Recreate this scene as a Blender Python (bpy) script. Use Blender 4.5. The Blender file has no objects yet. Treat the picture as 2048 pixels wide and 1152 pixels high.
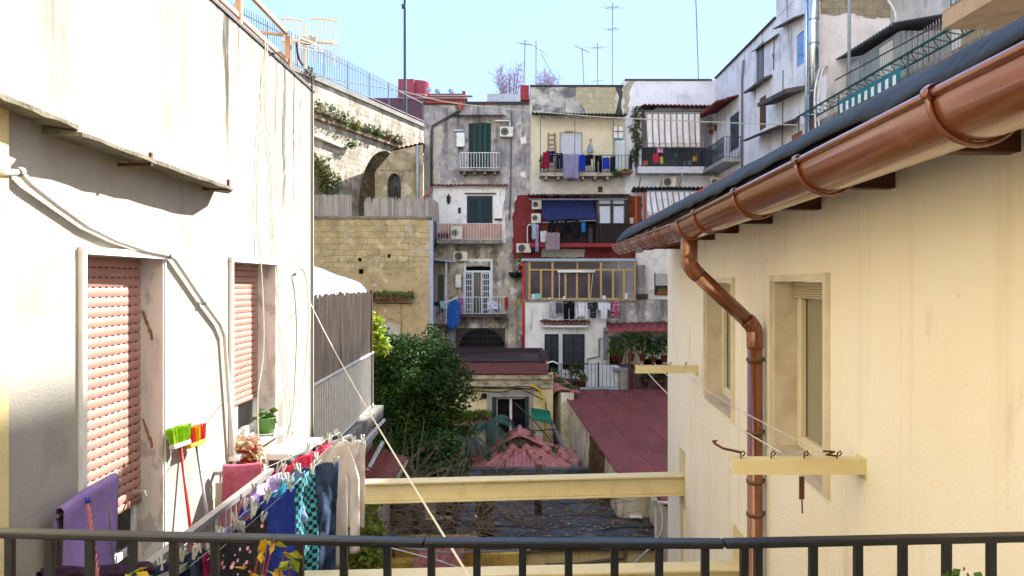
import bpy, bmesh, math, random
from mathutils import Vector, Matrix, noise
RND = random.Random(11)
V = Vector
F, CX, HY = 1500.0, 1024.0, 566.0
COL = bpy.context.scene.collection
def P(px, py, Y):
    """point seen at photograph position (px, py) that stands Y metres ahead of the camera"""
    return V(((px-CX)/F*Y, Y, (HY-py)/F*Y))
def hx(s):
    s = s.lstrip('#'); o = []
    for i in (0, 2, 4):
        c = int(s[i:i+2], 16)/255
        o.append(c/12.92 if c <= .04045 else ((c+.055)/1.055)**2.4)
    return (*o, 1)
# ------------------------------------------------------------------ objects
ORG = {}
def props(o, label, cat, group=None, kind=None):
    if label: o['label'] = label
    if cat: o['category'] = cat
    if group: o['group'] = group
    if kind: o['kind'] = kind
    return o
def thing(name, label, cat, loc, group=None):
    o = bpy.data.objects.new(name, None); COL.objects.link(o)
    o.location = loc; o.empty_display_size = .2; ORG[o] = V(loc)
    return props(o, label, cat, group)
class MB:
    def __init__(s): s.v = []; s.f = []
    def add(s, vs, fs):
        b = len(s.v); s.v += [V(p) for p in vs]; s.f += [tuple(b+i for i in f) for f in fs]; return s
    def quad(s, *p): return s.add(p, [tuple(range(len(p)))])
    def box(s, x0, x1, y0, y1, z0, z1):
        return s.add([(x0,y0,z0),(x1,y0,z0),(x1,y1,z0),(x0,y1,z0),(x0,y0,z1),(x1,y0,z1),(x1,y1,z1),(x0,y1,z1)],
                     [(0,3,2,1),(4,5,6,7),(0,1,5,4),(1,2,6,5),(2,3,7,6),(3,0,4,7)])
    def pbox(s, px0, px1, py0, py1, Y, d):
        a = P(px0, py1, Y); b = P(px1, py0, Y)
        return s.box(a.x, b.x, Y, Y+d, a.z, b.z)
    def obox(s, c, ax, ay, az):
        c, ax, ay, az = V(c), V(ax), V(ay), V(az)
        return s.add([c-ax-ay-az, c+ax-ay-az, c+ax+ay-az, c-ax+ay-az, c-ax-ay+az, c+ax-ay+az, c+ax+ay+az, c-ax+ay+az],
                     [(0,3,2,1),(4,5,6,7),(0,1,5,4),(1,2,6,5),(2,3,7,6),(3,0,4,7)])
    def beam(s, p, q, w, h, up=(0,0,1)):
        p, q = V(p), V(q); d = (q-p)/2; u = V(up)
        sd = d.cross(u)
        if sd.length < 1e-6: sd = d.cross(V((1,0,0)))
        sd.normalize(); uu = sd.cross(d).normalized()
        return s.obox((p+q)/2, d, sd*w/2, uu*h/2)
    def tube(s, pts, r, n=6, cap=True):
        pts = [V(p) for p in pts]; k = len(pts); rs = r if isinstance(r, (list, tuple)) else [r]*k
        b = len(s.v); prev = None
        for i, p in enumerate(pts):
            t = (pts[min(i+1, k-1)]-pts[max(i-1, 0)]).normalized()
            if prev is None:
                a = t.cross(V((0,0,1)))
                if a.length < .1: a = t.cross(V((1,0,0)))
            else: a = prev-t*prev.dot(t)
            a.normalize(); prev = a; c = t.cross(a)
            for j in range(n):
                th = 2*math.pi*j/n
                s.v.append(p+(a*math.cos(th)+c*math.sin(th))*rs[i])
        for i in range(k-1):
            for j in range(n):
                s.f.append((b+i*n+j, b+i*n+(j+1) % n, b+(i+1)*n+(j+1) % n, b+(i+1)*n+j))
        if cap:
            s.f.append(tuple(b+j for j in reversed(range(n)))); s.f.append(tuple(b+(k-1)*n+j for j in range(n)))
        return s
    def lathe(s, c, prof, n=14, axis=(0,0,1)):
        c = V(c); ax = V(axis).normalized(); a = ax.orthogonal().normalized(); e = ax.cross(a); b = len(s.v)
        for r, z in prof:
            for j in range(n):
                th = 2*math.pi*j/n; s.v.append(c+ax*z+(a*math.cos(th)+e*math.sin(th))*max(r, 1e-4))
        for i in range(len(prof)-1):
            for j in range(n):
                s.f.append((b+i*n+j, b+i*n+(j+1) % n, b+(i+1)*n+(j+1) % n, b+(i+1)*n+j))
        return s
    def prism(s, pts, ext):
        pts = [V(p) for p in pts]; e = V(ext); n = len(pts); b = len(s.v)
        s.v += pts+[p+e for p in pts]
        s.f.append(tuple(b+i for i in range(n))); s.f.append(tuple(b+n+i for i in reversed(range(n))))
        for i in range(n): s.f.append((b+i, b+(i+1) % n, b+n+(i+1) % n, b+n+i))
        return s
    def pprism(s, pp, Y, d):
        """outline traced on a wall Y metres away, d metres thick"""
        return s.prism([P(x, y, Y) for x, y in pp], (0, d, 0))
    def surf(s, fn, nu, nv):
        b = len(s.v)
        for i in range(nu+1):
            for j in range(nv+1): s.v.append(V(fn(i/nu, j/nv)))
        for i in range(nu):
            for j in range(nv):
                a = b+i*(nv+1)+j; s.f.append((a, a+nv+1, a+nv+2, a+1))
        return s
    def holed(s, u0, u1, z0, z1, holes, mp, depth=.2):
        """wall in (u, z) with rectangular openings and their reveals; mp(u, z, n) places a point"""
        us = sorted({u0, u1, *[h[0] for h in holes], *[h[1] for h in holes]}); zs = sorted({z0, z1, *[h[2] for h in holes], *[h[3] for h in holes]})
        for i in range(len(us)-1):
            for j in range(len(zs)-1):
                cu, cz = (us[i]+us[i+1])/2, (zs[j]+zs[j+1])/2
                if cu < u0 or cu > u1 or cz < z0 or cz > z1: continue
                if any(h[0] < cu < h[1] and h[2] < cz < h[3] for h in holes): continue
                s.quad(mp(us[i], zs[j], 0), mp(us[i+1], zs[j], 0), mp(us[i+1], zs[j+1], 0), mp(us[i], zs[j+1], 0))
        for h in holes:
            d = h[4] if len(h) > 4 else depth; a, b, c, e = h[:4]
            for (p, q), (r, t) in (((a, c), (a, e)), ((b, c), (b, e)), ((a, c), (b, c)), ((a, e), (b, e))):
                s.quad(mp(p, q, 0), mp(r, t, 0), mp(r, t, -d), mp(p, q, -d))
        return s
    def build(s, name, mat, parent=None, smooth=False, solid=0, bevel=0, sub=0, raw=False):
        me = bpy.data.meshes.new(name)
        if parent is not None: org = ORG[parent]
        else:
            org = V(((min(p.x for p in s.v)+max(p.x for p in s.v))/2, (min(p.y for p in s.v)+max(p.y for p in s.v))/2, min(p.z for p in s.v)))
        me.from_pydata([p-org for p in s.v], [], s.f)
        if not raw:
            bm = bmesh.new(); bm.from_mesh(me); bmesh.ops.recalc_face_normals(bm, faces=bm.faces); bm.to_mesh(me); bm.free()
        me.materials.append(mat)
        if smooth: me.polygons.foreach_set('use_smooth', [True]*len(me.polygons))
        o = bpy.data.objects.new(name, me); COL.objects.link(o)
        if parent is not None: o.parent = parent
        else: o.location = org
        ORG[o] = org
        if bevel:
            m = o.modifiers.new('bevel', 'BEVEL'); m.width = bevel; m.segments = 2; m.limit_method = 'ANGLE'
        if solid:
            m = o.modifiers.new('solid', 'SOLIDIFY'); m.thickness = solid; m.offset = 0
        if sub:
            m = o.modifiers.new('sub', 'SUBSURF'); m.levels = m.render_levels = sub
        return o
def one(mb, name, mat, label, cat, group=None, kind=None, **k):
    return props(mb.build(name, mat, **k), label, cat, group, kind)
# ------------------------------------------------------------------ materials
def nodes(name):
    m = bpy.data.materials.new(name); m.use_nodes = True; nt = m.node_tree
    return m, nt, nt.nodes['Principled BSDF']
def N(nt, t, **k):
    n = nt.nodes.new(t)
    for a, b in k.items(): setattr(n, a, b)
    return n
def mixc(nt, f, a, b):
    m = N(nt, 'ShaderNodeMix', data_type='RGBA')
    for sock, val in ((m.inputs[0], f), (m.inputs[6], a), (m.inputs[7], b)):
        if hasattr(val, 'links'): nt.links.new(val, sock)
        else: sock.default_value = val
    return m.outputs[2]
def noise_fac(nt, pos, scale, lo, hi, det=5, off=0, rough=.6, dist=0):
    mp = N(nt, 'ShaderNodeMapping'); mp.inputs['Scale'].default_value = scale if isinstance(scale, (tuple, list)) else (scale,)*3
    mp.inputs['Location'].default_value = (off*1.7, off*.9, off*2.3)
    nt.links.new(pos, mp.inputs[0])
    n = N(nt, 'ShaderNodeTexNoise'); n.inputs['Scale'].default_value = 1; n.inputs['Detail'].default_value = det; n.inputs['Roughness'].default_value = rough
    n.inputs['Distortion'].default_value = dist
    nt.links.new(mp.outputs[0], n.inputs['Vector'])
    r = N(nt, 'ShaderNodeMapRange'); r.inputs[1].default_value = lo; r.inputs[2].default_value = hi
    nt.links.new(n.outputs['Fac'], r.inputs[0])
    return r.outputs[0]
def mul(nt, a, b, op='MULTIPLY'):
    m = N(nt, 'ShaderNodeMath', operation=op)
    for i, val in enumerate((a, b)):
        if hasattr(val, 'links'): nt.links.new(val, m.inputs[i])
        else: m.inputs[i].default_value = val
    return m.outputs[0]
def surface(name, col, layers=(), rough=.85, metal=0, bump=0, bscale=60, spec=.3, brick=None, coat=0, trans=0, streaks=None):
    """layered weathered surface. layer: (colour, scale, lo, hi, strength[, z0, z1]); z0..z1 fades a stain that has a height of its own"""
    m, nt, b = nodes(name)
    pos = N(nt, 'ShaderNodeNewGeometry').outputs['Position']
    sep = N(nt, 'ShaderNodeSeparateXYZ'); nt.links.new(pos, sep.inputs[0])
    c = hx(col) if isinstance(col, str) else col
    h = None
    if brick:
        ax, bw, bh, c2, mc, msz = brick
        cb = N(nt, 'ShaderNodeCombineXYZ'); nt.links.new(sep.outputs[ax], cb.inputs[0]); nt.links.new(sep.outputs['Z'], cb.inputs[1])
        nz = N(nt, 'ShaderNodeTexNoise'); nz.inputs['Scale'].default_value = 1.7; nz.inputs['Detail'].default_value = 4; nt.links.new(pos, nz.inputs['Vector'])
        ad = N(nt, 'ShaderNodeVectorMath', operation='MULTIPLY_ADD'); ad.inputs[1].default_value = (.26,)*3
        nt.links.new(nz.outputs['Color'], ad.inputs[0]); nt.links.new(cb.outputs[0], ad.inputs[2])
        bt = N(nt, 'ShaderNodeTexBrick'); nt.links.new(ad.outputs[0], bt.inputs['Vector'])
        bt.inputs['Scale'].default_value = 1; bt.inputs['Brick Width'].default_value = bw; bt.inputs['Row Height'].default_value = bh
        bt.inputs['Mortar Size'].default_value = msz; bt.inputs['Mortar Smooth'].default_value = .3
        bt.inputs['Color1'].default_value = c; bt.inputs['Color2'].default_value = hx(c2); bt.inputs['Mortar'].default_value = hx(mc)
        c = bt.outputs['Color']; h = mul(nt, bt.outputs['Fac'], -1.0)
    for i, L in enumerate(layers):
        f = noise_fac(nt, pos, L[1], L[2], L[3], off=i+1+len(name))
        f = mul(nt, f, L[4])
        if len(L) > 5:
            zr = N(nt, 'ShaderNodeMapRange'); zr.inputs[1].default_value = L[5]; zr.inputs[2].default_value = L[6]; nt.links.new(sep.outputs['Z'], zr.inputs[0])
            f = mul(nt, f, zr.outputs[0])
        c = mixc(nt, f, c, hx(L[0]))
    if streaks:      # run-off marks: (axis position, half width, z where it ends, z where it is full, strength)
        ax, scol, lst = streaks; tot = None
        wob = mul(nt, noise_fac(nt, pos, (1, 1, 1.6), .3, .7, off=3), .12)
        for y0, w_, zl, zh, st in lst:
            d = mul(nt, mul(nt, mul(nt, sep.outputs[ax], wob, 'ADD'), y0+.06, 'SUBTRACT'), 1/w_); q = mul(nt, 1.0, mul(nt, d, d), 'SUBTRACT'); q = mul(nt, q, 0.0, 'MAXIMUM')
            zr = N(nt, 'ShaderNodeMapRange'); zr.inputs[1].default_value = zl; zr.inputs[2].default_value = zh; zr.interpolation_type = 'SMOOTHSTEP'; nt.links.new(sep.outputs['Z'], zr.inputs[0])
            q = mul(nt, mul(nt, q, zr.outputs[0]), st); tot = q if tot is None else mul(nt, tot, q, 'ADD')
        tot = mul(nt, mul(nt, tot, noise_fac(nt, pos, (34, 34, 1.6), .3, .6, off=5)), 1.0, 'MINIMUM'); c = mixc(nt, tot, c, hx(scol))
    if hasattr(c, 'links'): nt.links.new(c, b.inputs['Base Color'])
    else: b.inputs['Base Color'].default_value = c
    b.inputs['Roughness'].default_value = rough; b.inputs['Metallic'].default_value = metal; b.inputs['Specular IOR Level'].default_value = spec
    if coat: b.inputs['Coat Weight'].default_value = coat; b.inputs['Coat Roughness'].default_value = .12
    if bump:
        n = noise_fac(nt, pos, bscale, 0, 1, det=6)
        if h is not None: n = mul(nt, n, h, 'ADD')
        bp = N(nt, 'ShaderNodeBump'); bp.inputs['Strength'].default_value = bump; bp.inputs['Distance'].default_value = .02
        nt.links.new(n, bp.inputs['Height']); nt.links.new(bp.outputs[0], b.inputs['Normal'])
    if trans:
        b.inputs['Subsurface Weight'].default_value = 0
        t = N(nt, 'ShaderNodeBsdfTranslucent'); ms = N(nt, 'ShaderNodeMixShader'); ms.inputs[0].default_value = trans
        if hasattr(c, 'links'): nt.links.new(c, t.inputs[0])
        else: t.inputs[0].default_value = c
        nt.links.new(b.outputs[0], ms.inputs[1]); nt.links.new(t.outputs[0], ms.inputs[2]); nt.links.new(ms.outputs[0], nt.nodes['Material Output'].inputs[0])
    return m
_mc = {}
def S(col, rough=.7, metal=0, var=.12, bump=0, spec=.35, coat=0, trans=0, vs=6):
    k = (col, rough, metal, var, bump, spec, coat, trans, vs)
    if k not in _mc:
        c = hx(col); dk = '%02x%02x%02x' % tuple(int(int(col.lstrip('#')[i:i+2], 16)*.72) for i in (0, 2, 4))
        _mc[k] = surface('surface_'+col.lstrip('#'), col, [(dk, vs, .35, .75, min(1, var*4))] if var else (), rough, metal, bump, 70, spec, None, coat, trans)
    return _mc[k]
def striped(name, ca, cb, axis, period, duty=.5, rough=.9, trans=0, off=0, dirt='8a7f70'):
    m, nt, b = nodes(name)
    pos = N(nt, 'ShaderNodeNewGeometry').outputs['Position']; sep = N(nt, 'ShaderNodeSeparateXYZ'); nt.links.new(pos, sep.inputs[0])
    f = mul(nt, mul(nt, mul(nt, sep.outputs[axis], off, 'ADD'), 1/period), 1, 'FLOORED_MODULO'); st = mul(nt, f, duty, 'LESS_THAN')
    c = mixc(nt, st, hx(ca), hx(cb)); c = mixc(nt, mul(nt, noise_fac(nt, pos, (3, 3, 1), .45, .75), .5), c, hx(dirt))
    nt.links.new(c, b.inputs['Base Color']); b.inputs['Roughness'].default_value = rough; b.inputs['Specular IOR Level'].default_value = .2
    return m
def glass(name, tint='101418', rough=.04):
    m, nt, b = nodes(name)
    b.inputs['Base Color'].default_value = hx(tint); b.inputs['Roughness'].default_value = rough; b.inputs['Specular IOR Level'].default_value = .6
    return m
# common materials
WHITE = S('e2e0da', .5); IVORY = S('dcd6c4', .55); BLACKM = S('1a1b1d', .45); DARKM = S('26282b', .6)
RUST = S('5a3425', .9, var=.3); GREYM = S('8d9094', .5); ALU = S('b4b4b2', .38, .85); ZINC = S('9aa3ab', .4, .7); WOODD = S('4a2d1a', .75, var=.25, vs=14)
CONC = surface('old_concrete', '8b877e', [('5a564e', 2.5, .4, .7, .7), ('2f2d2a', (5, 5, .8), .5, .75, .7)], .95, bump=.4)
TERRA = S('8a4a35', .85, var=.2); REDT = S('7d3b36', .8, var=.25)
GLASSD = glass('dark_glass'); GLASSG = glass('grey_glass', '4a4c46')
GREEN_DOOR = S('1d3b36', .6, var=.1)
SLATE = S('303a42', .6)
# ------------------------------------------------------------------ general makers
def corr(mb, A, B, down, pitch=.15, amp=.03, steps=0, n=8, th=.0):
    """corrugated or tiled sheet: top edge A-B, runs along 'down'; steps>0 gives overlapping tile courses"""
    A, B, D = V(A), V(B), V(down); u = B-A; nrm = u.cross(D).normalized()
    if nrm.z < 0: nrm = -nrm
    k = max(2, int(u.length/pitch)); nu = k*n
    rows = [0, 1]
    if steps:
        rows = []
        for s in range(steps): rows += [(s/steps, 0), ((s+1)/steps-.0005, 1)]
    else: rows = [(0, 0), (1, 0)]
    b = len(mb.v)
    for i in range(nu+1):
        t = i/nu; w = math.sin(2*math.pi*t*k); w = (abs(w)**.7)*(1 if w > 0 else -1)
        for q, st in rows:
            mb.v.append(A+u*t+D*q+nrm*(amp*w+st*amp*.9))
    m = len(rows)
    for i in range(nu):
        for j in range(m-1):
            a = b+i*m+j; mb.f.append((a, a+m, a+m+1, a+1))
    return mb
def railing(path, z0, z1, sp=.11, r=.009, rt=.018, n=4, bars=True):
    """balustrade along a ground path of (x, y)"""
    mb = MB(); pts = [V((x, y, 0)) for x, y in path]
    mb.tube([p+V((0,0,z1)) for p in pts], rt, 6); mb.tube([p+V((0,0,z0)) for p in pts], rt*.8, 6)
    for a, b in zip(pts, pts[1:]):
        k = max(1, round((b-a).length/sp))
        for i in range(k+1):
            p = a.lerp(b, i/k); mb.tube([p+V((0,0,z0)), p+V((0,0,z1))], r, n, False)
    return mb
def leaf_cloud(mb, blobs, count, size, rnd, flat=.4):
    """blobs: (centre, rx, ry, rz); leaves gather near the blob surfaces"""
    wt = [b[1]*b[2]*b[3] for b in blobs]
    for _ in range(count):
        c, rx, ry, rz = rnd.choices(blobs, wt)[0]
        d = V((rnd.gauss(0, 1), rnd.gauss(0, 1), rnd.gauss(0, 1))).normalized()*(rnd.random()**.38)
        p = V(c)+V((d.x*rx, d.y*ry, d.z*rz))
        p += noise.noise_vector(p*1.3)*.25*min(rx, rz)
        s = size*rnd.uniform(.55, 1.25)
        a = V((rnd.gauss(0, 1), rnd.gauss(0, 1), rnd.gauss(0, flat)-.35)).normalized(); e = a.cross(V((rnd.gauss(0,1), rnd.gauss(0,1), rnd.gauss(0,1)))).normalized()
        w = s*.3; n = a.cross(e)*s*.12
        mb.add([p, p+a*s*.5+e*w+n, p+a*s, p+a*s*.5-e*w+n], [(0,1,2,3)])
    return mb
FOL_D = surface('evergreen_leaf', '28421f', [('4f6c2b', 2.2, .45, .7, .8), ('182a12', 6, .42, .68, .7)], .7, spec=.1, trans=.18)
FOL_M = surface('mid_leaf', '3c5a1f', [('6d7f2c', 3, .45, .75, .7), ('26401a', 9, .4, .7, .7)], .55, spec=.35, trans=.25)
FOL_SUN = surface('lime_leaf', '6f8a1f', [('a0a832', 3, .4, .7, .8)], .5, spec=.35, trans=.35)  # sunlit part of the tree: sunlight put into this leaf colour
GRASSY = surface('dry_grass', '55602c', [('8a7f4c', 4, .4, .7, .8)], .8, trans=.2)
BARK = S('4a3d33', .95, var=.25, vs=12); TWIG = S('7a6758', .9, var=.2)
def potted(px, py_base, Y, h, w, label, pot=TERRA, leaf=FOL_D, name='potted_plant', ph=.25, group=None, seed=1, n=140, size=None):
    rnd = random.Random(seed); c = P(px, py_base, Y)
    t = thing(name, label, 'plant', c, group)
    MB().lathe(c, [(.001, 0), (ph*.36, 0), (ph*.5, ph*.9), (ph*.55, ph*.9), (ph*.55, ph), (ph*.45, ph), (ph*.43, ph*.9), (.001, ph*.88)], 12).build('pot', pot, t, True)
    m = MB(); leaf_cloud(m, [(c+V((0,0,ph+h*.45)), w/2, w/2, h*.5)], n, size or h*.22, rnd); m.build('foliage', leaf, t, raw=True)
    s = MB()
    for k in range(4): s.tube([c+V((0,0,ph*.85)), c+V((rnd.uniform(-.2,.2)*w, rnd.uniform(-.2,.2)*w, ph+h*.7))], .008+.004*h, 4, False)
    s.build('stem', BARK, t)
    return t
def ac_unit(px0, px1, py0, py1, Y, label, d=.32, mat=None, fan=.36):
    a = P(px0, py1, Y); b = P(px1, py0, Y); w = b.x-a.x; h = b.z-a.z
    t = thing('air_conditioner', label, 'air conditioner', ((a.x+b.x)/2, Y+d/2, a.z), 'outdoor air conditioner units')
    MB().box(a.x, b.x, Y, Y+d, a.z, b.z).build('case', mat or IVORY, t, bevel=.012)
    r = min(h*.43, w*.3); cx = a.x+w*fan; cz = (a.z+b.z)/2
    g = MB().lathe((cx, Y-.006, cz), [(r, 0), (r*.98, -.012), (r*.2, -.016), (.001, -.016)], 18, (0,1,0)); g.build('fan_guard', S('3b3d3e', .6), t)
    rings = MB()
    for q in (.98, .75, .5): rings.tube([(cx+r*q*math.cos(k*.5236), Y-.028, cz+r*q*math.sin(k*.5236)) for k in range(13)], .006, 4, False)
    rings.build('guard_rings', S('9a9a96', .6), t)
    MB().beam((a.x+w*.15, Y+.02, a.z-.02), (a.x+w*.15, Y+d+.1, a.z-.02), .03, .035).beam((b.x-w*.15, Y+.02, a.z-.02), (b.x-w*.15, Y+d+.1, a.z-.02), .03, .035).build('bracket', GREYM, t)
    return t
def garment(name, mat, A, B, L, label, cat, kind='towel', folds=3, amp=.03, seed=0, group=None, th=.006, nu=14, nv=14, taper=0, flare=0, parent=None, sway=0):
    """cloth hanging from the line A-B, L metres long"""
    A, B = V(A), V(B); u = B-A; nrm = u.cross(V((0,0,1))).normalized(); mb = MB(); ph = seed*1.7
    nu = nu | 1; cw = .5/nu
    mask = {'towel': lambda u, v: True, 'trousers': lambda u, v: v < .36 or abs(u-.5) > cw, 'shorts': lambda u, v: v < .5 or abs(u-.5) > cw,
            'top': lambda u, v: .2 < u < .8 or v < .42, 'shirt': lambda u, v: (.22 < u < .78 and v < .86) or ((u < .16 or u > .84) and .22 < v) or .66 < v < .82,
            'hoodie': lambda u, v: (u < .76 and v < .93-.2*abs(u-.4)) or (u > .82 and .14 < v < .8) or v < .24}[kind]
    def warp(u, v):
        if kind == 'trousers': return .5+(u-.5)*(1-.22*v)+(.03*(1 if u > .5 else -1) if v > .36 else 0)*v
        if kind == 'hoodie': k = min(1, v/.26)**.55; return .66+(u-.66)*(.12+.88*k)
        if kind == 'top' and (u < .2 or u > .8): return .5+(u-.5)*(1-.1*v)
        return u
    def f(uu, v):
        p = A+u*uu; c = .5+(uu-.5)*(1-taper*v+flare*v); p = A+u*c
        p -= V((0,0,1))*(L*v+.02*math.sin(uu*math.pi*2+ph)*v - .03*abs(math.sin(uu*math.pi*2+.4))*(1-v))
        dsp = amp*math.sin(2*math.pi*folds*uu+ph+v*1.1+1.5*noise.noise(V((uu*1.5, v*2, seed))))*(.4+.6*v)+amp*1.5*noise.noise(V((uu*2.5+seed*5, v*2.3, seed)))+amp*.6*noise.noise(V((uu*7+v*5, v*7-uu*3, seed+4)))
        return p+nrm*dsp+u.normalized()*sway*v*v
    bv = len(mb.v)
    for i in range(nu+1):
        for j in range(nv+1): mb.v.append(f(warp(i/nu, j/nv), j/nv))
    for i in range(nu):
        for j in range(nv):
            if mask((i+.5)/nu, (j+.5)/nv): q = bv+i*(nv+1)+j; mb.f.append((q, q+nv+1, q+nv+2, q+1))
    used = sorted({k for q in mb.f for k in q}); re_ = {k: i for i, k in enumerate(used)}
    mb.v = [mb.v[k] for k in used]; mb.f = [tuple(re_[k] for k in q) for q in mb.f]
    o = mb.build(name, mat, parent, True, solid=th, raw=True)
    if parent is None: props(o, label, cat, group)
    return o
def pg(name, mat, px0, px1, py0, py1, Y, label, cat='clothing', kind='towel', seed=0, group=None, **k):
    """garment placed on a far washing line"""
    A, B = P(px0, py0, Y), P(px1, py0, Y); k.setdefault('nu', 13); k.setdefault('nv', 14); k.setdefault('amp', .04); k.setdefault('th', .012)
    return garment(name, mat, A, B, (py1-py0)/F*Y, label, cat, kind, seed=seed, group=group, **k)
# ------------------------------------------------------------------ camera, sky, sun
sc = bpy.context.scene
cam = bpy.data.cameras.new('camera'); co = bpy.data.objects.new('camera', cam); COL.objects.link(co)
co.location = (0, 0, 0); co.rotation_euler = (math.radians(90), 0, 0)
cam.sensor_width = 36; cam.lens = 36*F/2048; cam.shift_y = -10/2048; cam.clip_start = .05; cam.clip_end = 3000
sc.camera = co
SUN_EL, SUN_AZ = math.radians(34), math.atan2(.673, .74)     # azimuth measured clockwise from straight ahead
w = bpy.data.worlds.new('World'); sc.world = w; w.use_nodes = True; nt = w.node_tree
sky = N(nt, 'ShaderNodeTexSky', sky_type='NISHITA'); sky.sun_disc = False; sky.sun_elevation = SUN_EL; sky.sun_rotation = SUN_AZ
sky.air_density = 1.0; sky.dust_density = .05; sky.ozone_density = 1.5
# soft shoulder so the sky stays pale and even instead of glaring round the sun: c / (1 + c/k)
dv = N(nt, 'ShaderNodeVectorMath', operation='DIVIDE'); dv.inputs[1].default_value = (.62, .93, 1.6); ad = N(nt, 'ShaderNodeVectorMath', operation='ADD'); ad.inputs[1].default_value = (1, 1, 1)
d2 = N(nt, 'ShaderNodeVectorMath', operation='DIVIDE')
nt.links.new(sky.outputs[0], dv.inputs[0]); nt.links.new(dv.outputs[0], ad.inputs[0]); nt.links.new(sky.outputs[0], d2.inputs[0]); nt.links.new(ad.outputs[0], d2.inputs[1])
nt.links.new(d2.outputs[0], nt.nodes['Background'].inputs[0]); nt.nodes['Background'].inputs[1].default_value = .15
sl = bpy.data.lights.new('sun', 'SUN'); sl.energy = 2.0; sl.angle = math.radians(.55); sl.color = (1, .965, .91)
so = bpy.data.objects.new('sun', sl); COL.objects.link(so)
sd = V((math.sin(SUN_AZ)*math.cos(SUN_EL), math.cos(SUN_AZ)*math.cos(SUN_EL), math.sin(SUN_EL)))
so.rotation_euler = (-sd).to_track_quat('-Z', 'Y').to_euler(); so.location = (20, 20, 30)
sc.view_settings.view_transform = 'Standard'; sc.view_settings.look = 'None'; sc.view_settings.exposure = 3.25; sc.view_settings.gamma = 1
# ================================================================== white house on the left
LX = lambda Y: -2.9+.0173*Y
def Lp(px, py, out=0):
    Y = (2.9-out)/(.0173-(px-CX)/F); return P(px, py, Y)
mpL = lambda u, z, n: V((LX(u)+n, u, z))
STUCCO_L = surface('white_stucco', '9d988f', [('a9a18e', 1.3, .45, .68, .7), ('7f775f', (7, 3.8, .2), .54, .7, .75, -.2, 2.4), ('2b2822', (9, 2.6, .14), .55, .68, 1.0, .7, 2.5), ('5f5846', (9, 14, .3), .58, .7, .8, 1.6, 2.7), ('6a6250', (30, 30, 12), .66, .78, .45), ('857d6a', 1.9, .55, .68, .45)], .92, bump=.35, bscale=55,
    streaks=('Y', '3d382e', [(7.3, .07, .6, 2.4, 1.5), (7.37, .14, 1.5, 2.6, .8), (7.62, .05, 1.4, 2.5, .9), (7.08, .04, 1.2, 2.6, .7), (8.05, .12, 2.0, 2.66, .6), (8.4, .05, 1.2, 2.4, .8), (8.72, .07, .9, 2.1, .9), (9.02, .07, .1, 1.9, 1.4), (9.42, .05, .2, 1.8, 1.0), (9.75, .05, .8, 2.2, .8), (6.45, .04, 1.3, 2.6, .6), (6.28, .025, 1.4, 2.6, .5), (5.42, .035, 1.9, 2.65, .6), (5.5, .02, 1.8, 2.65, .6), (4.95, .03, 1.9, 2.6, .3), (6.9, .03, 1.0, 2.4, .5), (9.6, .3, -.2, 1.4, .25), (4.7, .2, .95, 1.2, .35), (6.1, .5, .9, 1.2, .25)]))
house = thing('apartment_house', 'white stucco house with rain streaks and salmon roller shutters', 'house', (-3, 7, -9))
m = MB(); m.holed(4.17, 10.3, -9, 2.64, [(4.92, 6.02, -2.66, .19), (7.4, 8.72, -1.7, .21)], mpL, .24)
m.quad((LX(10.3), 10.3, -9), (-9, 10.3, -9), (-9, 10.3, 2.64), (LX(10.3), 10.3, 2.64))
m.quad((LX(4.17), 4.17, -9), (-9, 4.17, -9), (-9, 4.17, 2.64), (LX(4.17), 4.17, 2.64))
m.build('wall', STUCCO_L, house)
MB().prism([(LX(4.2)+.006, 4.2, 2.645), (LX(10.32)+.006, 10.31, 2.645), (-9, 10.31, 2.645), (-9, 4.2, 2.645)], (0, 0, .014)).build('roof', CONC, house)
m = MB(); m.beam((LX(4.2)+.012, 4.2, 2.62), (LX(10.3)+.012, 10.3, 2.62), .012, .02); m.build('roof_flashing', DARKM, house)
# adjoining cream corner
ycm = surface('cream_render', 'd9c68f', [('b79f63', 2, .45, .8, .5)], .9, bump=.4, bscale=60)
one(MB().box(-6, LX(4.1)+.035, 1.2, 4.165, -9, 6), 'corner_wall', ycm, 'cream yellow rendered corner wall at the left picture edge', 'wall')
# shutters
SHUT = surface('salmon_shutter', 'a5786a', [('b4897b', (1, 1, 9), .4, .7, .5), ('8c6252', 3, .5, .8, .4)], .5, spec=.4)
MARB = surface('veined_marble', 'c4bfba', [('a29b96', (5, 9, 2.0), .47, .62, .6), ('8a827c', (7, 9, 3.2), .545, .575, .55), ('d8d4cf', 5, .55, .7, .5)], .3, spec=.5)
WMARB = surface('white_marble_trim', 'e3e1de', [('b9b6b3', (3, 6, 2), .5, .7, .5)], .35, spec=.5)
def roller(parent, y0, y1, z0, z1, x, pitch, name='roller_shutter'):
    k = round((z1-z0)/pitch); p = (z1-z0)/k; m = MB(); s = MB()
    for i in range(k):
        a = z0+i*p
        m.surf(lambda u, v: (x+.009*max(0, math.sin(math.pi*min(1, v*1.02)))**.7, y0+(y1-y0)*u, a+p*v), 1, 6)
        for j in range(int((y1-y0)/.085)):
            yy = y0+.03+j*.085; s.box(x+.001, x+.006, yy, yy+.035, a-.0035, a+.0035)
    m.box(x-.01, x+.016, y0, y1, z0-.05, z0-.002)
    o = m.build(name, SHUT, parent, True); s.build('vent_grille', S('2a1c16', .9, var=0), o)
    return o
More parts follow.
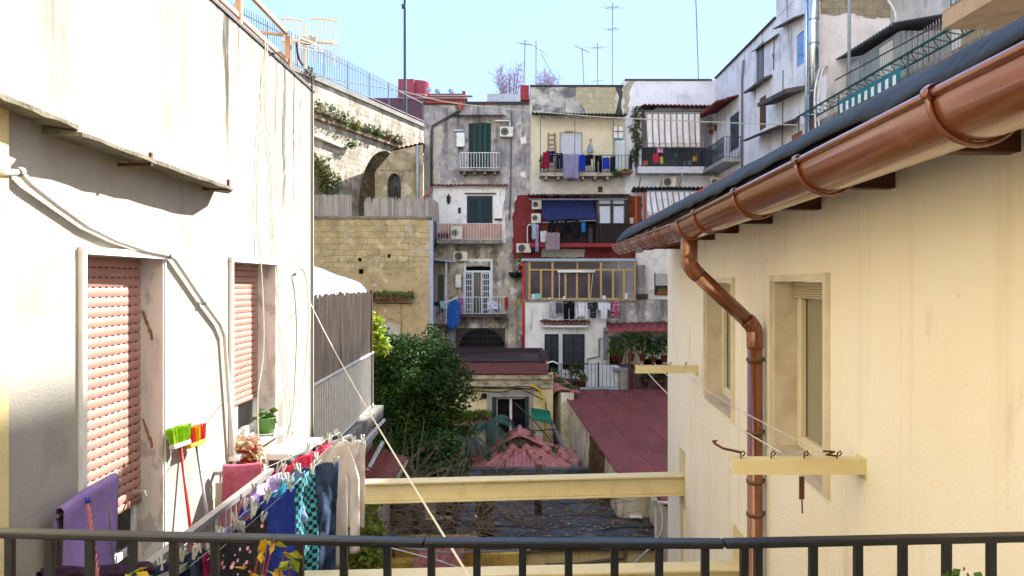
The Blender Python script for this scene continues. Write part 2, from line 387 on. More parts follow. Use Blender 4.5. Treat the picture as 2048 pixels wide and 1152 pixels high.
def trim(parent, y0, y1, z0, z1, w=.05, out=.03, bottom=False):
    f = MB()
    f.prism([mpL(y0-w, z0, .0), mpL(y0, z0, .0), mpL(y0, z1, .0), mpL(y0-w, z1, .0)], (out, 0, 0))
    f.prism([mpL(y0-w, z1+.001, 0), mpL(y1+w, z1+.001, 0), mpL(y1+w, z1+w, 0), mpL(y0-w, z1+w, 0)], (out+.004, 0, 0))
    f.prism([mpL(y1, z0, .0), mpL(y1+w*.3, z0, .0), mpL(y1+w*.3, z1, .0), mpL(y1, z1, .0)], (out*.5, 0, 0))
    f.build('trim', WMARB, parent)
    j = MB()
    j.box(LX(y1)-.235, LX(y1)+.005, y1-.022, y1-.002, z0, z1-.001); j.build('jamb', MARB, parent)
    j = MB(); j.box(LX(y0)-.235, LX(y0)+.005, y0+.002, y0+.022, z0, z1-.001); j.build('jamb', MARB, parent)
WH = house
trim(WH, 4.92, 6.02, -2.66, .19); trim(WH, 7.4, 8.72, -1.69, .21)
roller(WH, 4.945, 5.995, -1.69, .185, LX(5.4)-.17, .072); roller(WH, 7.425, 8.695, -1.26, .205, LX(8)-.19, .066)
def glazed(parent, x, y0, y1, z0, z1, split, name, fm=WHITE, gm=GLASSD, mid=True, fw=.055):
    f = MB(); ym = (y0+y1)/2
    f.box(x-.03, x+.03, y0, y0+fw, z0, z1); f.box(x-.03, x+.03, y1-fw, y1, z0, z1); f.box(x-.03, x+.03, y0+fw, y1-fw, z1-fw, z1); f.box(x-.03, x+.03, y0+fw, y1-fw, z0, z0+fw*1.6)
    if mid: f.box(x-.028, x+.036, ym-.045, ym+.045, z0+fw*1.6, z1-fw)
    for zz in split: f.box(x-.026, x+.03, y0+fw, y1-fw, zz-.03, zz+.03)
    o = f.build(name, fm, parent, bevel=.006)
    MB().box(x-.008, x+.004, y0+fw*.6, y1-fw*.6, z0+fw, z1-fw*.6).build('glass', gm, o)
    return o
glazed(WH, LX(5.4)-.22, 4.945, 5.995, -2.64, -1.5, [-2.1], 'door'); glazed(WH, LX(8)-.235, 7.425, 8.695, -1.69, -1.1, [], 'window')
MB().box(LX(8)-.24, LX(8)+.09, 7.33, 8.8, -1.745, -1.695).build('sill', WMARB, WH, bevel=.006)
m = MB(); m.tube([(LX(5.9)-.15, 5.83, -1.62), (LX(5.9)-.06, 5.83, -1.62), (LX(5.9)-.05, 5.83, -1.66)], .012, 6); m.build('shutter_stop', ALU, WH)
for z_, sd_ in ((-.36, 3), (-1.22, 9)):
    rnd = random.Random(sd_); tm = MB(); xx = LX(6.0)-.11
    for k in range(3): q = [(xx-.05+.03*k+rnd.uniform(-.01, .01), 5.9965, z_+.14-.07*k), (xx-.035+.03*k, 5.9965, z_+.13-.07*k), (xx-.0+.02*k, 5.9965, z_+.03-.06*k), (xx-.02+.02*k, 5.9965, z_+.02-.06*k)]; tm.prism(q, (0, -.003-.001*k, 0))
    tm.build('tape_residue', S('8f6a50', .7, var=.3), WH)
# stone ledges
LEDGE = surface('weathered_slate', '77705f', [('4a443a', (4, 4, 6), .4, .65, .8), ('a79f88', 5, .55, .75, .6)], .95, bump=.8, bscale=25)
def ledge(y0, y1, zr0, zr1, d, seed, dz=-.04):
    rnd = random.Random(seed); m = MB(); k = 14; top = []; 
    for i in range(k+1):
        t = i/k; y = y0+(y1-y0)*t; z = zr0+(zr1-zr0)*t
        dd = d*(1 if t < .95 else 1-.5*(t-.95)/.05)+rnd.uniform(-.012, .012)
        top.append(((LX(y)-.02, y, z), (LX(y)+dd, y+rnd.uniform(-.02, .02), z+dz), (LX(y)+dd, y, z+dz-rnd.uniform(.02, .034)), (LX(y)-.02, y, z-.045)))
    b = len(m.v)
    for r in top: m.v += [V(p) for p in r]
    for i in range(k):
        for j in range(4): m.f.append((b+i*4+j, b+i*4+(j+1) % 4, b+(i+1)*4+(j+1) % 4, b+(i+1)*4+j))
    m.f += [(b, b+1, b+2, b+3), tuple(b+k*4+j for j in (3, 2, 1, 0))]
    return m
l1 = ledge(4.5, 7.0, .945, .9, .25, 3).build('stone_ledge', LEDGE, WH)
pass
for y in (5.35, 6.75): br = MB(); br.prism([(LX(y), y-.012, .835), (LX(y)+.24, y-.012, .835), (LX(y)+.24, y-.012, .93), (LX(y)+.22, y-.012, .93), (LX(y)+.22, y-.012, .855), (LX(y), y-.012, .855)], (0, .024, 0)); br.build('ledge_bracket', RUST, WH)
l2 = ledge(3.2, 4.62, 1.06, .985, .2, 8).build('stone_ledge', LEDGE, WH)
# corrugated conduit clipped to the wall
pts = [Lp(0, 345, .04), Lp(40, 345, .045), Lp(62, 368, .045), Lp(120, 413, .04), Lp(175, 452, .04), Lp(232, 480, .04), Lp(290, 500, .04), Lp(338, 510, .04), Lp(350, 518, .04), Lp(405, 600, .04), Lp(440, 648, .04), Lp(449, 672, .04), Lp(458, 800, .04), Lp(470, 935, .05)]
dn = [pts[0]]
for a, b in zip(pts, pts[1:]):
    k = max(1, int((b-a).length/.012))
    for i in range(1, k+1): dn.append(a.lerp(b, i/k))
cd = MB().tube(dn, [.021 if i % 2 else .017 for i in range(len(dn))], 8)
cd = one(cd, 'wall_conduit', S('d5d2cb', .5, var=.05), 'white corrugated conduit sagging along the white stucco wall', 'conduit', smooth=True)
c2 = MB()
for q in (Lp(40, 345, .045), Lp(338, 510, .04), Lp(408, 605, .04)): MB().lathe(q-V((0, .02, 0)), [(.026, 0), (.028, .01), (.026, .04)], 10, (0, 1, .2)).build('clip', GREYM, cd)
pass
# thin wires and cables on the wall
def wire(name, pts, r, mat, label, cat='cable', n=5): return one(MB().tube(pts, r, n), name, mat, label, cat, smooth=True)
def curve(ctrl, k=8):
    out = []; c = [V(p) for p in ctrl]; c = [c[0]*2-c[1]]+c+[c[-1]*2-c[-2]]
    for i in range(1, len(c)-2):
        for j in range(k):
            t = j/k; p0, p1, p2, p3 = c[i-1:i+3]
            out.append(.5*((2*p1)+(p2-p0)*t+(2*p0-5*p1+4*p2-p3)*t*t+(3*p1-p0-3*p2+p3)*t**3))
    out.append(c[-2]); return out
CAB = S('c9c1a8', .6, var=.05); CABK = S('22221f', .5, var=0)
wire('wall_cable', curve([Lp(531, 76, .02), Lp(528, 200, .03), Lp(541, 330, .02), Lp(546, 470, .02), Lp(556, 560, .03), Lp(560, 660, .02), Lp(578, 790, .03), Lp(583, 880, .02)]), .006, CAB, 'thin pale cable hanging down the wall right of the second shutter')
wire('wall_cable', curve([Lp(535, 90, .02), Lp(520, 260, .03), Lp(513, 420, .02), Lp(524, 560, .05), Lp(527, 700, .06), Lp(515, 800, .06), Lp(520, 930, .05)]), .007, CAB, 'thin pale cable hanging across the second shutter')
wire('wall_cable', curve([Lp(545, 120, .02), Lp(541, 250, .02), Lp(560, 400, .03), Lp(548, 475, .02)]), .004, CAB, 'hair-thin looped wire on the streaked upper wall')
wire('wall_cable', curve([Lp(612, 180, .02), Lp(580, 300, .02), Lp(552, 420, .03), Lp(549, 475, .02)]), .004, CAB, 'hair-thin slanting wire below the roof corner')
wire('corner_cable', curve([Lp(593, 85, .06), Lp(597, 115, .05), Lp(612, 140, .03), Lp(621, 150, .03), Lp(624, 180, .02), Lp(624, 420, .02), Lp(624, 700, .02), Lp(624, 900, .02)]), .013, CABK, 'black cable running down the far corner of the white house')
wire('wall_hose', curve([Lp(603, 540, .05), Lp(605, 538, .1), Lp(614, 565, .12), Lp(618, 640, .12), Lp(611, 730, .1), Lp(603, 800, .08), Lp(585, 868, .06)]), .014, S('dcd8ce', .45, var=.05), 'thick white hose looping down the wall near its far corner', 'hose')
# terrace rail on the roof
TAN = surface('tan_painted_steel', 'b08a6c', [('8a5f42', 6, .5, .75, .6)], .6)
rl = thing('roof_railing', 'tan painted steel railing along the roof edge of the white house', 'railing', (LX(8)-.1, 8, 2.69))
a = lambda y, z: (LX(y)-.1, y, z)
m = MB()
for y, zt in ((9.5, 3.12), (7.87, 3.5), (6.25, 3.5)): m.box(LX(y)-.13, LX(y)-.07, y-.03, y+.03, 2.69, zt)
m.build('post', TAN, rl)
MB().beam(a(9.45, 3.15), a(5, 3.15), .045, .05).build('top_rail', TAN, rl); MB().beam(a(9.46, 2.8), a(5, 2.8), .035, .05).build('lower_rail', TAN, rl)
MB().beam((LX(9.4)-.12, 9.38, 3.1), (LX(9.4)-.46, 9.3, 3.12), .035, .03).build('side_arm', TAN, rl)
# grid antenna on the last post
an = thing('grid_antenna', 'grid panel TV antenna with two wings on the corner roof post', 'antenna', (-2.66, 9.7, 3.05))
AW = S('c9bba6', .5, var=.1)
m = MB()
def wing(x0, x1, z0, z1, nx, bow):
    w = MB()
    for i in range(nx):
        t = i/(nx-1); x = x0+(x1-x0)*t; w.tube([(x, 9.7+bow*t, z1-.02*t), (x, 9.7+bow*t, z0-.05*t)], .006, 4)
    w.tube([(x0+(x1-x0)*t, 9.7+bow*t, z1+.012*math.sin(t*3.1)-.02*t) for t in (0, .25, .5, .75, 1)], .014, 5)
    w.tube([(x0, 9.7, (z0+z1)/2-.02), (x1, 9.7+bow, (z0+z1)/2-.05)], .009, 5)
    return w
wing(-2.98, -2.72, 2.87, 3.42, 8, .05).build('reflector_wing', AW, an); wing(-2.62, -2.25, 2.86, 3.42, 8, .05).build('reflector_wing', AW, an)
m = MB(); m.beam((-2.95, 9.66, 3.13), (-2.3, 9.66, 3.1), .03, .03); m.tube([(-2.66, 9.62, 2.75), (-2.66, 9.62, 3.3)], .02, 6); m.build('boom', AW, an)
m = MB()
for i in range(4): m.beam((-2.6, 9.55-.12*i, 3.1-.03*i), (-2.4, 9.55-.12*i, 2.98-.02*i), .012, .012); m.beam((-2.72+.04*i, 9.55-.12*i, 3.0), (-2.4, 9.55-.1*i, 2.95), .01, .01)
m.beam((-2.65, 9.62, 3.1), (-2.38, 8.9, 2.95), .02, .02); m.build('dipoles', WHITE, an)
MB().box(-2.7, -2.5, 9.56, 9.62, 3.05, 3.14).build('junction_box', S('8f887c', .6), an)
# balcony of the white house
bal = thing('balcony', 'narrow aluminium railed balcony of the white house holding brooms and laundry', 'balcony', (-2.55, 5.7, -2.85))
MB().box(LX(4)+.004, -2.24, 4.4, 7.05, -2.85, -2.7).build('slab', CONC, bal)
AL2 = surface('worn_aluminium', 'a9a6a2', [('77726c', (6, 6, 20), .5, .75, .5)], .45, .6)
m = MB(); m.beam((-2.25, 4.62, -1.75), (-2.25, 7.0, -1.75), .06, .045); m.beam((-2.26, 7.0, -1.772), (LX(7)+.002, 7.0, -1.772), .04, .035); m.beam((-2.26, 4.62, -1.772), (LX(4.6)+.002, 4.62, -1.772), .04, .035); m.build('handrail', AL2, bal)
m = MB()
for i in range(22): y = 4.68+i*.109; m.box(-2.258, -2.242, y-.008, y+.008, -2.7, -1.79)
for i in range(5): x = -2.72+i*.1; m.box(x-.008, x+.008, 6.992, 7.008, -2.7, -1.79)
m.build('balusters', AL2, bal)
MB().box(LX(7)+.01, -2.27, 6.985, 6.99, -2.7, -2.0).box(LX(7)+.02, -2.6, 6.975, 6.984, -2.68, -1.86).build('panel', S('cfc6b4', .7), bal)
fr = thing('drying_rack', 'aluminium clothes drying frame hinged outside the balcony railing', 'drying rack', (-2.0, 6, -1.8))
m = MB(); m.beam((-2.2, 4.55, -1.83), (-2.02, 5.3, -1.85), .03, .045); m.beam((-2.02, 5.3, -1.85), (-1.9, 8.0, -1.8), .03, .045); m.beam((-2.2, 7.5, -1.74), (-1.75, 8.15, -1.66), .05, .03); m.beam((-2.24, 4.5, -1.83), (-1.85, 4.62, -1.83), .03, .04); m.build('arm', AL2, fr)
m = MB()
def sag(a, b, s=.03, k=8): a, b = V(a), V(b); return [a.lerp(b, i/k)-V((0, 0, s*4*(i/k)*(1-i/k))) for i in range(k+1)]
for x0, x1, z in ((-1.87, -1.8, -1.7), (-1.98, -1.9, -1.74), (-2.1, -1.99, -1.8)): m.tube(sag((x0, 4.6, z), (x1, 8.05, z+.04), .02), .0022, 4)
m.tube(sag((-2.2, 6.6, -1.64), (-1.84, 8.05, -1.6), .01), .0022, 4); m.build('line', S('9a988f', .6, var=0), fr)
# AC unit on the wall beyond the balcony
t = thing('air_conditioner', 'white air conditioner box seen from above behind the laundry', 'air conditioner', (-2.3, 8, -2.3), 'outdoor air conditioner units')
MB().box(-2.5, -2.13, 7.62, 8.42, -2.3, -1.73).build('case', WHITE, t, bevel=.015)
m = MB(); m.box(-2.47, -2.2, 7.61, 7.618, -2.25, -1.8); m.build('grille', S('2b2f33', .6), t)
m = MB()
for i in range(12): m.box(-2.129, -2.123, 7.68, 8.36, -2.25+i*.042, -2.235+i*.042)
m.build('louvre', S('bdbdbb', .6), t)
MB().beam((-2.8, 7.75, -2.32), (-2.13, 7.75, -2.32), .04, .035).beam((-2.8, 8.28, -2.32), (-2.13, 8.28, -2.32), .04, .035).build('bracket', GREYM, t)
# pots on the sill
def near_pot(c, r, h, potm, leafm, label, seed, n, spread, size, saucer):
    rnd = random.Random(seed); c = V(c); t = thing('potted_plant', label, 'plant', c)
    MB().lathe(c, [(.001, 0), (r*.8, 0), (r, h), (r*1.05, h), (r*1.05, h*.9), (r*.9, h*.9), (.001, h*.86)], 18).build('pot', potm, t, True)
    MB().lathe(c, [(r*.8, -.001), (r*1.15, .012), (r*1.15, .022), (r*.8, .01)], 18).build('saucer', saucer, t, True)
    m = MB()
    for k in range(n):
        an_ = rnd.uniform(0, 6.28); q = c+V((math.cos(an_)*spread*rnd.random(), math.sin(an_)*spread*rnd.random(), h*rnd.uniform(.3, 1.5)))
        leaf_cloud(m, [(q, .02, .02, .02)], 2, size, rnd)
    m.build('foliage', leafm, t, raw=True)
near_pot((LX(8.45)-.0, 8.4, -1.69), .11, .19, S('57803a', .45), FOL_M, 'green plastic pot with a trailing plant on the window sill', 4, 34, .11, .09, WHITE)
near_pot((LX(7.6)+.08, 7.58, -1.85), .12, .2, S('b2472f', .6), surface('pink_green_leaf', 'b58a78', [('7f8a45', 7, .45, .7, .9), ('d7b3a2', 11, .5, .7, .7)], .6, trans=.3), 'red pot of pinkish green trailing leaves beside the second shutter', 9, 190, .17, .07, S('a52c22', .5))
# brooms
def broom(top, foot, head_c, bm, stick, label, yaw, w=.27):
    top, foot = V(top), V(foot); t = thing('broom', label, 'broom', foot)
    MB().tube([foot, top], .0125, 10).build('handle', stick, t, True)
    d = (top-foot).normalized(); x = V((math.sin(yaw)*.35, math.cos(yaw), .12)).normalized(); y = d.cross(x).normalized(); x = y.cross(d)
    MB().obox(top+d*.012, x*w/2, y*.025, d*.018).build('head', head_c, t, bevel=.008)
    rnd = random.Random(5)
    for j, mt in enumerate(bm):
        m = MB()
        n = 260//len(bm)
        for i in range(n):
            u = -1+2*(j+(i+rnd.random())/n)/len(bm); e = rnd.uniform(-1, 1)
            p = top+d*.028+x*u*w*.47+y*e*.02; q = p+d*(.115+.025*rnd.random())+x*(u*.03+rnd.uniform(-.006, .006))+y*(e*.014)
            m.tube([p, q], [.0035, .0028], 3, False)
        m.build('bristles', mt, t, raw=True)
NEON = S('96c81f', .5, var=.25, vs=40); REDB = S('c62a1e', .5, var=.2, vs=40); YELB = S('d9a416', .5, var=.2, vs=40)
broom(Lp(361, 892, .1), (-2.5, 6.03, -2.7), S('c7cbd0', .4), [NEON], S('c02a22', .3), 'broom with lime green bristles and red handle against white wall', .1)
broom(Lp(393, 890, .1), (-2.47, 6.35, -2.7), S('e0a92a', .45), [REDB, YELB, REDB], S('8a8d92', .3, .5), 'broom with red and yellow bristles and grey handle against wall', .1)
# laundry -------------------------------------------------------------
def fabric(name, col, col2=None, sc=9, bump=.25, rough=.95, pattern=None, trans=.08):
    m = surface(name, col, [(col2, sc, .42, .7, .7)] if col2 else (), rough, bump=bump, bscale=220, spec=.15)
    return m
def checker(name, ca, cb, s):
    m, nt, b = nodes(name); pos = N(nt, 'ShaderNodeNewGeometry').outputs['Position']; sp = N(nt, 'ShaderNodeSeparateXYZ'); nt.links.new(pos, sp.inputs[0])
    cbn = N(nt, 'ShaderNodeCombineXYZ'); nt.links.new(mul(nt, sp.outputs['Y'], 1.25), cbn.inputs[0]); nt.links.new(sp.outputs['Z'], cbn.inputs[1])
    ck = N(nt, 'ShaderNodeTexChecker'); ck.inputs['Scale'].default_value = s; ck.inputs['Color1'].default_value = hx(ca); ck.inputs['Color2'].default_value = hx(cb)
    nt.links.new(cbn.outputs[0], ck.inputs['Vector']); nt.links.new(ck.outputs[0], b.inputs['Base Color']); b.inputs['Roughness'].default_value = .9; return m
def dots(name, base, d1, scale, thr=.22, d2=None):
    m, nt, b = nodes(name); pos = N(nt, 'ShaderNodeNewGeometry').outputs['Position']
    vo = N(nt, 'ShaderNodeTexVoronoi'); vo.inputs['Scale'].default_value = scale; nt.links.new(pos, vo.inputs['Vector'])
    f = mul(nt, vo.outputs['Distance'], thr, 'LESS_THAN'); c = d1 if not d2 else None
    col2 = hx(d1) if not d2 else mixc(nt, mul(nt, noise_fac(nt, pos, scale*1.1, .45, .55), 1), hx(d1), hx(d2))
    nt.links.new(mixc(nt, f, hx(base), col2), b.inputs['Base Color']); b.inputs['Roughness'].default_value = .9; return m
DENIM = fabric('denim', '2a3850', '56698a', 7, .6); CHECK = checker('turquoise_check', '3f9fae', '121419', 27)
g = 'laundry on the drying frame'
LN = []
def gar(name, mat, A, B, L, label, kind='towel', seed=0, pegs=2, **k):
    o = garment(name, mat, A, B, L, label, 'clothing', kind, seed=seed, group=g, nu=27, nv=34, **k)
    A, B = V(A), V(B)
    for i in range(pegs): LN.append(A.lerp(B, .12+.76*i/max(1, pegs-1)))
    return o
gar('sweatshirt', fabric('cream_fleece', 'd2cac4', 'c0b7b0', 4), (-2.02, 7.2, -1.6), (-1.5, 7.38, -1.58), 1.35, 'cream sweatshirt pegged by one shoulder at the far end of the laundry', 'hoodie', 3, folds=1.6, amp=.05)
gar('tracksuit_trousers', fabric('beige_fleece', 'bdb3ad', 'aaa09a', 4), (-1.84, 7.9, -1.68), (-1.56, 8.0, -1.7), .9, 'beige fleece trousers behind the cream sweatshirt', 'trousers', 8, folds=2, amp=.03)
gar('jeans', DENIM, (-1.98, 6.7, -1.7), (-1.58, 6.86, -1.64), 1.15, 'dark blue denim jeans hanging left of the cream sweatshirt', 'trousers', 5, folds=1.5, amp=.06)
gar('checked_cloth', CHECK, (-1.93, 6.33, -1.7), (-1.76, 6.72, -1.69), .95, 'turquoise and black checked cloth on the drying frame', 'towel', 2, folds=1.5, amp=.02)
gar('blue_towel', fabric('royal_blue_terry', '2b3d93', '3c54ad', 14, .6), (-1.92, 5.75, -1.7), (-1.8, 6.2, -1.7), .8, 'royal blue towel beside the turquoise checked cloth', 'towel', 4, folds=2, amp=.025)
gar('dotted_blouse', dots('pink_dots_on_black', '15131a', 'd46a8c', 17, .26, 'e2d8d8'), (-1.96, 5.0, -1.74), (-1.8, 5.5, -1.73), .75, 'black top with pink and white dots on the drying frame', 'towel', 6, folds=2, amp=.02, pegs=3)
gar('navy_cloth', fabric('navy_jersey', '1c2440', '2b3557', 8), (-1.98, 5.3, -1.78), (-1.94, 6.0, -1.76), .7, 'navy cloth behind the dotted black top', 'towel', 7, pegs=3, folds=3, amp=.02)
gar('magenta_cloth', fabric('dark_magenta', '7a1238', '8f1a48', 6), (-2.05, 4.95, -1.83), (-2.0, 5.9, -1.79), .68, 'dark magenta cloth behind the navy cloth', 'towel', 9, pegs=3, folds=2, amp=.02)
gar('lavender_cloth', fabric('lavender_jersey', '8f8ad0', 'a39fe0', 6), (-2.12, 5.3, -1.84), (-2.08, 6.1, -1.8), .5, 'lavender cloth behind the dark magenta cloth', 'towel', 10, pegs=3, folds=2, amp=.02)
gar('teal_shirt', fabric('teal_cotton', '1f7a94', '2a90ab', 8), (-1.98, 6.0, -1.74), (-1.9, 6.45, -1.71), .55, 'teal blue shirt tucked behind the royal blue towel', 'towel', 11, folds=2, amp=.025)
gar('denim_shorts', fabric('light_denim', '6f86a8', '8fa4c2', 7, .5), (-1.99, 6.3, -1.7), (-1.84, 6.6, -1.66), .42, 'light blue denim shorts above the checked cloth', 'shorts', 12, folds=2, amp=.03)
gar('crimson_cloth', fabric('crimson_felt', '9c1732', 'ad2240', 5, .3), (-2.1, 6.55, -1.68), (-1.86, 6.95, -1.58), .6, 'crimson cloth standing stiff behind the denim shorts', 'towel', 13, folds=1, amp=.015)
gar('lilac_blouse', dots('lilac_floral', 'a68cc0', 'd8cfe6', 24, .3), (-2.16, 6.2, -1.74), (-2.02, 6.7, -1.68), .55, 'lilac flowered blouse beside the aluminium handrail', 'top', 14, folds=2, amp=.03)
gar('patterned_blouse', dots('crimson_pattern', 'a01d3c', 'd8a3b4', 55, .25), (-2.0, 7.1, -1.68), (-1.8, 7.5, -1.58), .5, 'crimson top with white zigzag pattern below the black straps', 'towel', 15, folds=1.5, amp=.02)
gar('black_blouse', fabric('black_jersey', '131316', '1e1e22', 8), (-2.2, 7.02, -1.76), (-2.02, 7.45, -1.7), .45, 'black top hanging in front of the white air conditioner', 'top', 16, folds=2, amp=.03, pegs=3)
gar('black_leggings', fabric('black_cotton', '16161a', '202025', 8), (-2.02, 7.62, -1.7), (-1.84, 8.1, -1.64), .4, 'black leggings along the farthest drying line', 'towel', 17, folds=2, amp=.03, pegs=4)
gar('navy_trousers', fabric('dark_denim_b', '222c44', '3d4a66', 5, .4), (-2.2, 4.62, -1.78), (-2.06, 5.05, -1.79), .75, 'navy trousers under the handrail at the near corner', 'trousers', 18, folds=2, amp=.03, pegs=3)
gar('grey_trousers', fabric('grey_denim', '2d3443', '4b5261', 5, .4), (-2.1, 4.85, -1.8), (-2.0, 5.3, -1.8), .7, 'grey blue trousers between navy trousers and dotted top', 'trousers', 19, folds=2, amp=.03, pegs=3)
gar('grey_shirt', fabric('grey_jersey', '50535c', '6a6e78', 6, .4), (-2.06, 5.55, -1.8), (-2.0, 6.0, -1.79), .6, 'grey shirt squeezed between magenta and navy cloths', 'top', 20, folds=2, amp=.03)
gar('violet_cloth', fabric('violet_jersey', '4b3a78', '5d4a90', 6, .4), (-2.13, 5.9, -1.8), (-2.04, 6.35, -1.78), .55, 'violet cloth under the aluminium handrail beside the lavender one', 'towel', 21, folds=2, amp=.03)
gar('white_undershirt', fabric('white_jersey', 'b4b2b0', 'a3a2a1', 6, .4), (-2.0, 6.95, -1.72), (-1.85, 7.2, -1.7), .6, 'white undershirt half hidden behind the denim jeans', 'top', 22, folds=2, amp=.03)
# pegs
pm = MB(); pm.obox((-.008, 0, .012), (.0045, 0, .004), (0, .006, 0), (-.006, 0, .036)).obox((.008, 0, .012), (.0045, 0, -.004), (0, .006, 0), (.006, 0, .036)).tube([(-.006, -.004, .004), (.006, -.004, .004), (.006, .004, .004), (-.006, .004, .004)], .0016, 4)
PEGM = S('b8bbb2', .6, var=.1)
pgo = pm.build('clothes_peg', PEGM); props(pgo, 'grey clothes peg gripping laundry on the drying frame', 'clothes peg', 'clothes pegs on the laundry')
prn = random.Random(2)
for i, p in enumerate(LN):
    o = pgo if i == 0 else pgo.copy()
    if i: COL.objects.link(o)
    o.location = p+V((0, 0, -.012)); o.rotation_euler = (prn.uniform(-.45, .45), prn.uniform(-.35, .35), prn.uniform(-.4, .9)); o.scale = (1.25, 1.25, 1.25)
# towels on the balcony
PT = fabric('pink_terry', 'c05f78', 'cf7a90', 20, .8)
def drape(name, mat, A, B, r, L1, L2, label, seed, cat='towel', amp=.02, folds=2):
    A, B = V(A), V(B); u = B-A; nr = u.cross(V((0,0,1))).normalized()
    def f(a, b):
        s = b*(L1+L2+math.pi*r); p = A+u*a
        if s < L1: o, z = r, -(L1-s)
        elif s < L1+math.pi*r: th = (s-L1)/r; o, z = r*math.cos(th), r*math.sin(th)
        else: o, z = -r, -(s-L1-math.pi*r)
        d = amp*math.sin(2*math.pi*folds*a+seed+b*2)*min(1, abs(z)*2.5)+amp*1.3*noise.noise(p*3+V((0, 0, z*3+seed)))
        return p+nr*(o+d)+V((0, 0, z+.02*math.sin(a*6+seed)*min(1, abs(z)*3)))+u.normalized()*.05*math.sin(b*4+seed)*a
    o = MB().surf(f, 26, 34).build(name, mat, None, True, solid=.008, raw=True); return props(o, label, cat)
drape('pink_towel', PT, (LX(7)+.1, 6.96, -1.73), (-2.28, 7.0, -1.72), .04, .8, .3, 'pink towel draped over the short end of the balcony railing', 2, folds=1.5, amp=.04)
ptl = drape('purple_towel', fabric('purple_terry', 'a286c2', 'b49ad0', 20, .9), (-2.7, 4.45, -1.36), (-2.72, 5.08, -1.33), .03, .78, .16, 'purple towel spread over a stand in front of the shutter', 5, folds=1.2, amp=.025)
st = thing('towel_stand', 'thin metal stand carrying the purple towel by the shutter', 'stand', (-2.71, 4.75, -2.7))
MB().tube([(-2.7, 4.45, -1.385), (-2.72, 5.08, -1.355)], .012, 6).build('bar', ALU, st)
m = MB()
for y in (4.5, 5.03): m.tube([(-2.6, y, -2.7), (-2.71, y, -1.38), (-2.82, y, -2.7)], .009, 5)
m.build('leg', ALU, st)
mp_ = thing('mop', 'dark red mop handle with blue cap before the purple towel', 'mop', (-2.15, 4.12, -2.7))
a_, b_ = P(176, 1006, 4.36), V((-2.12, 4.1, -2.68))
MB().tube([a_, b_], .0125, 8).build('handle', striped('red_stripes', '7d1524', 'c98f94', 'X', .009, .3, .4), mp_, True); MB().tube([a_+(a_-b_).normalized()*.03, a_], .016, 8).build('cap', S('1f35a8', .4), mp_, True)
MB().lathe(b_-V((0, 0, .02)), [(.02, .1), (.09, .03), (.11, 0), (.001, 0)], 12).build('mop_head', S('b9b2a4', .95), mp_, True)
m = MB(); ra, rb = P(78, 1152, 4.2), P(302, 1138, 4.42)
def rollf(u, v):
    p = ra.lerp(rb, u); r = (.042+.01*noise.noise(V((u*6, v*3, 1))))*(1 if .03 < u < .98 else .55); th = v*6.2832
    return p+V((0, 0, .008*math.sin(u*9)))+V((.25, .6, 0)).normalized().cross(V((0,0,1)))*r*math.cos(th)*1.2+V((0, 0, r*math.sin(th)))
one(m.surf(rollf, 40, 14), 'rolled_cloth', fabric('dark_violet_wool', '35243a', '584460', 22, .9), 'rolled dark violet cloth lying on the near balcony rail', 'cloth', smooth=True)
# rope crossing the courtyard
wire('clothes_rope', sag(Lp(616, 596, .05), P(940, 1156, 2.35), .06, 20), .0045, S('cfc9ba', .8, var=.1), 'white rope slanting down from the wall to the black railing', 'rope')
# ================================================================== cream house on the right
RXn = lambda Y: 1.5+.074*Y
RXf = lambda Y: 1.5655+.0627*Y
RX = lambda Y: RXn(Y) if Y < 5.75 else RXf(Y)
YEND = 10.8
mpR = lambda u, z, n: V((RX(u)-n, u, z))
CREAM = surface('cream_render_right', 'f6eedd', [('f0e4ca', 1.2, .42, .68, .5), ('f5efe2', 2.6, .5, .7, .6), ('9c8455', (26, 26, 18), .68, .78, .4), ('c2aa7c', (7, 7, .4), .55, .72, .22), ('a98f62', (2.2, 2.2, .8), .62, .72, .3)], .9, bump=.32, bscale=38)
rh = thing('apartment_house', 'cream rendered house with brown gutter and deep stone windows', 'house', (2.2, 5.5, -9))
m = MB(); W1 = (4.33, 5.46, -1.18, .01); W2 = (6.72, 7.98, -1.18, .0)
m.holed(.4, 5.75, -9, .78, [W1], mpR, .22).holed(5.75, YEND, -9, .78, [W2], mpR, .22)
m.quad((RX(YEND), YEND, -9), (9, YEND, -9), (9, YEND, .78), (RX(YEND), YEND, .78)); m.quad((RX(.4), .4, -9), (9, .4, -9), (9, .4, .78), (RX(.4), .4, .78))
m.build('wall', CREAM, rh)
STN = surface('travertine_reveal', 'd6ccba', [('b3a48a', 4.5, .45, .7, .6), ('ded3be', 9, .55, .75, .7)], .6, bump=.15)
SIL = surface('pinkish_marble_sill', 'c9bdae', [('a3917f', (6, 6, 6), .48, .7, .7)], .45)
BLIND = S('c4b596', .55, var=.06)
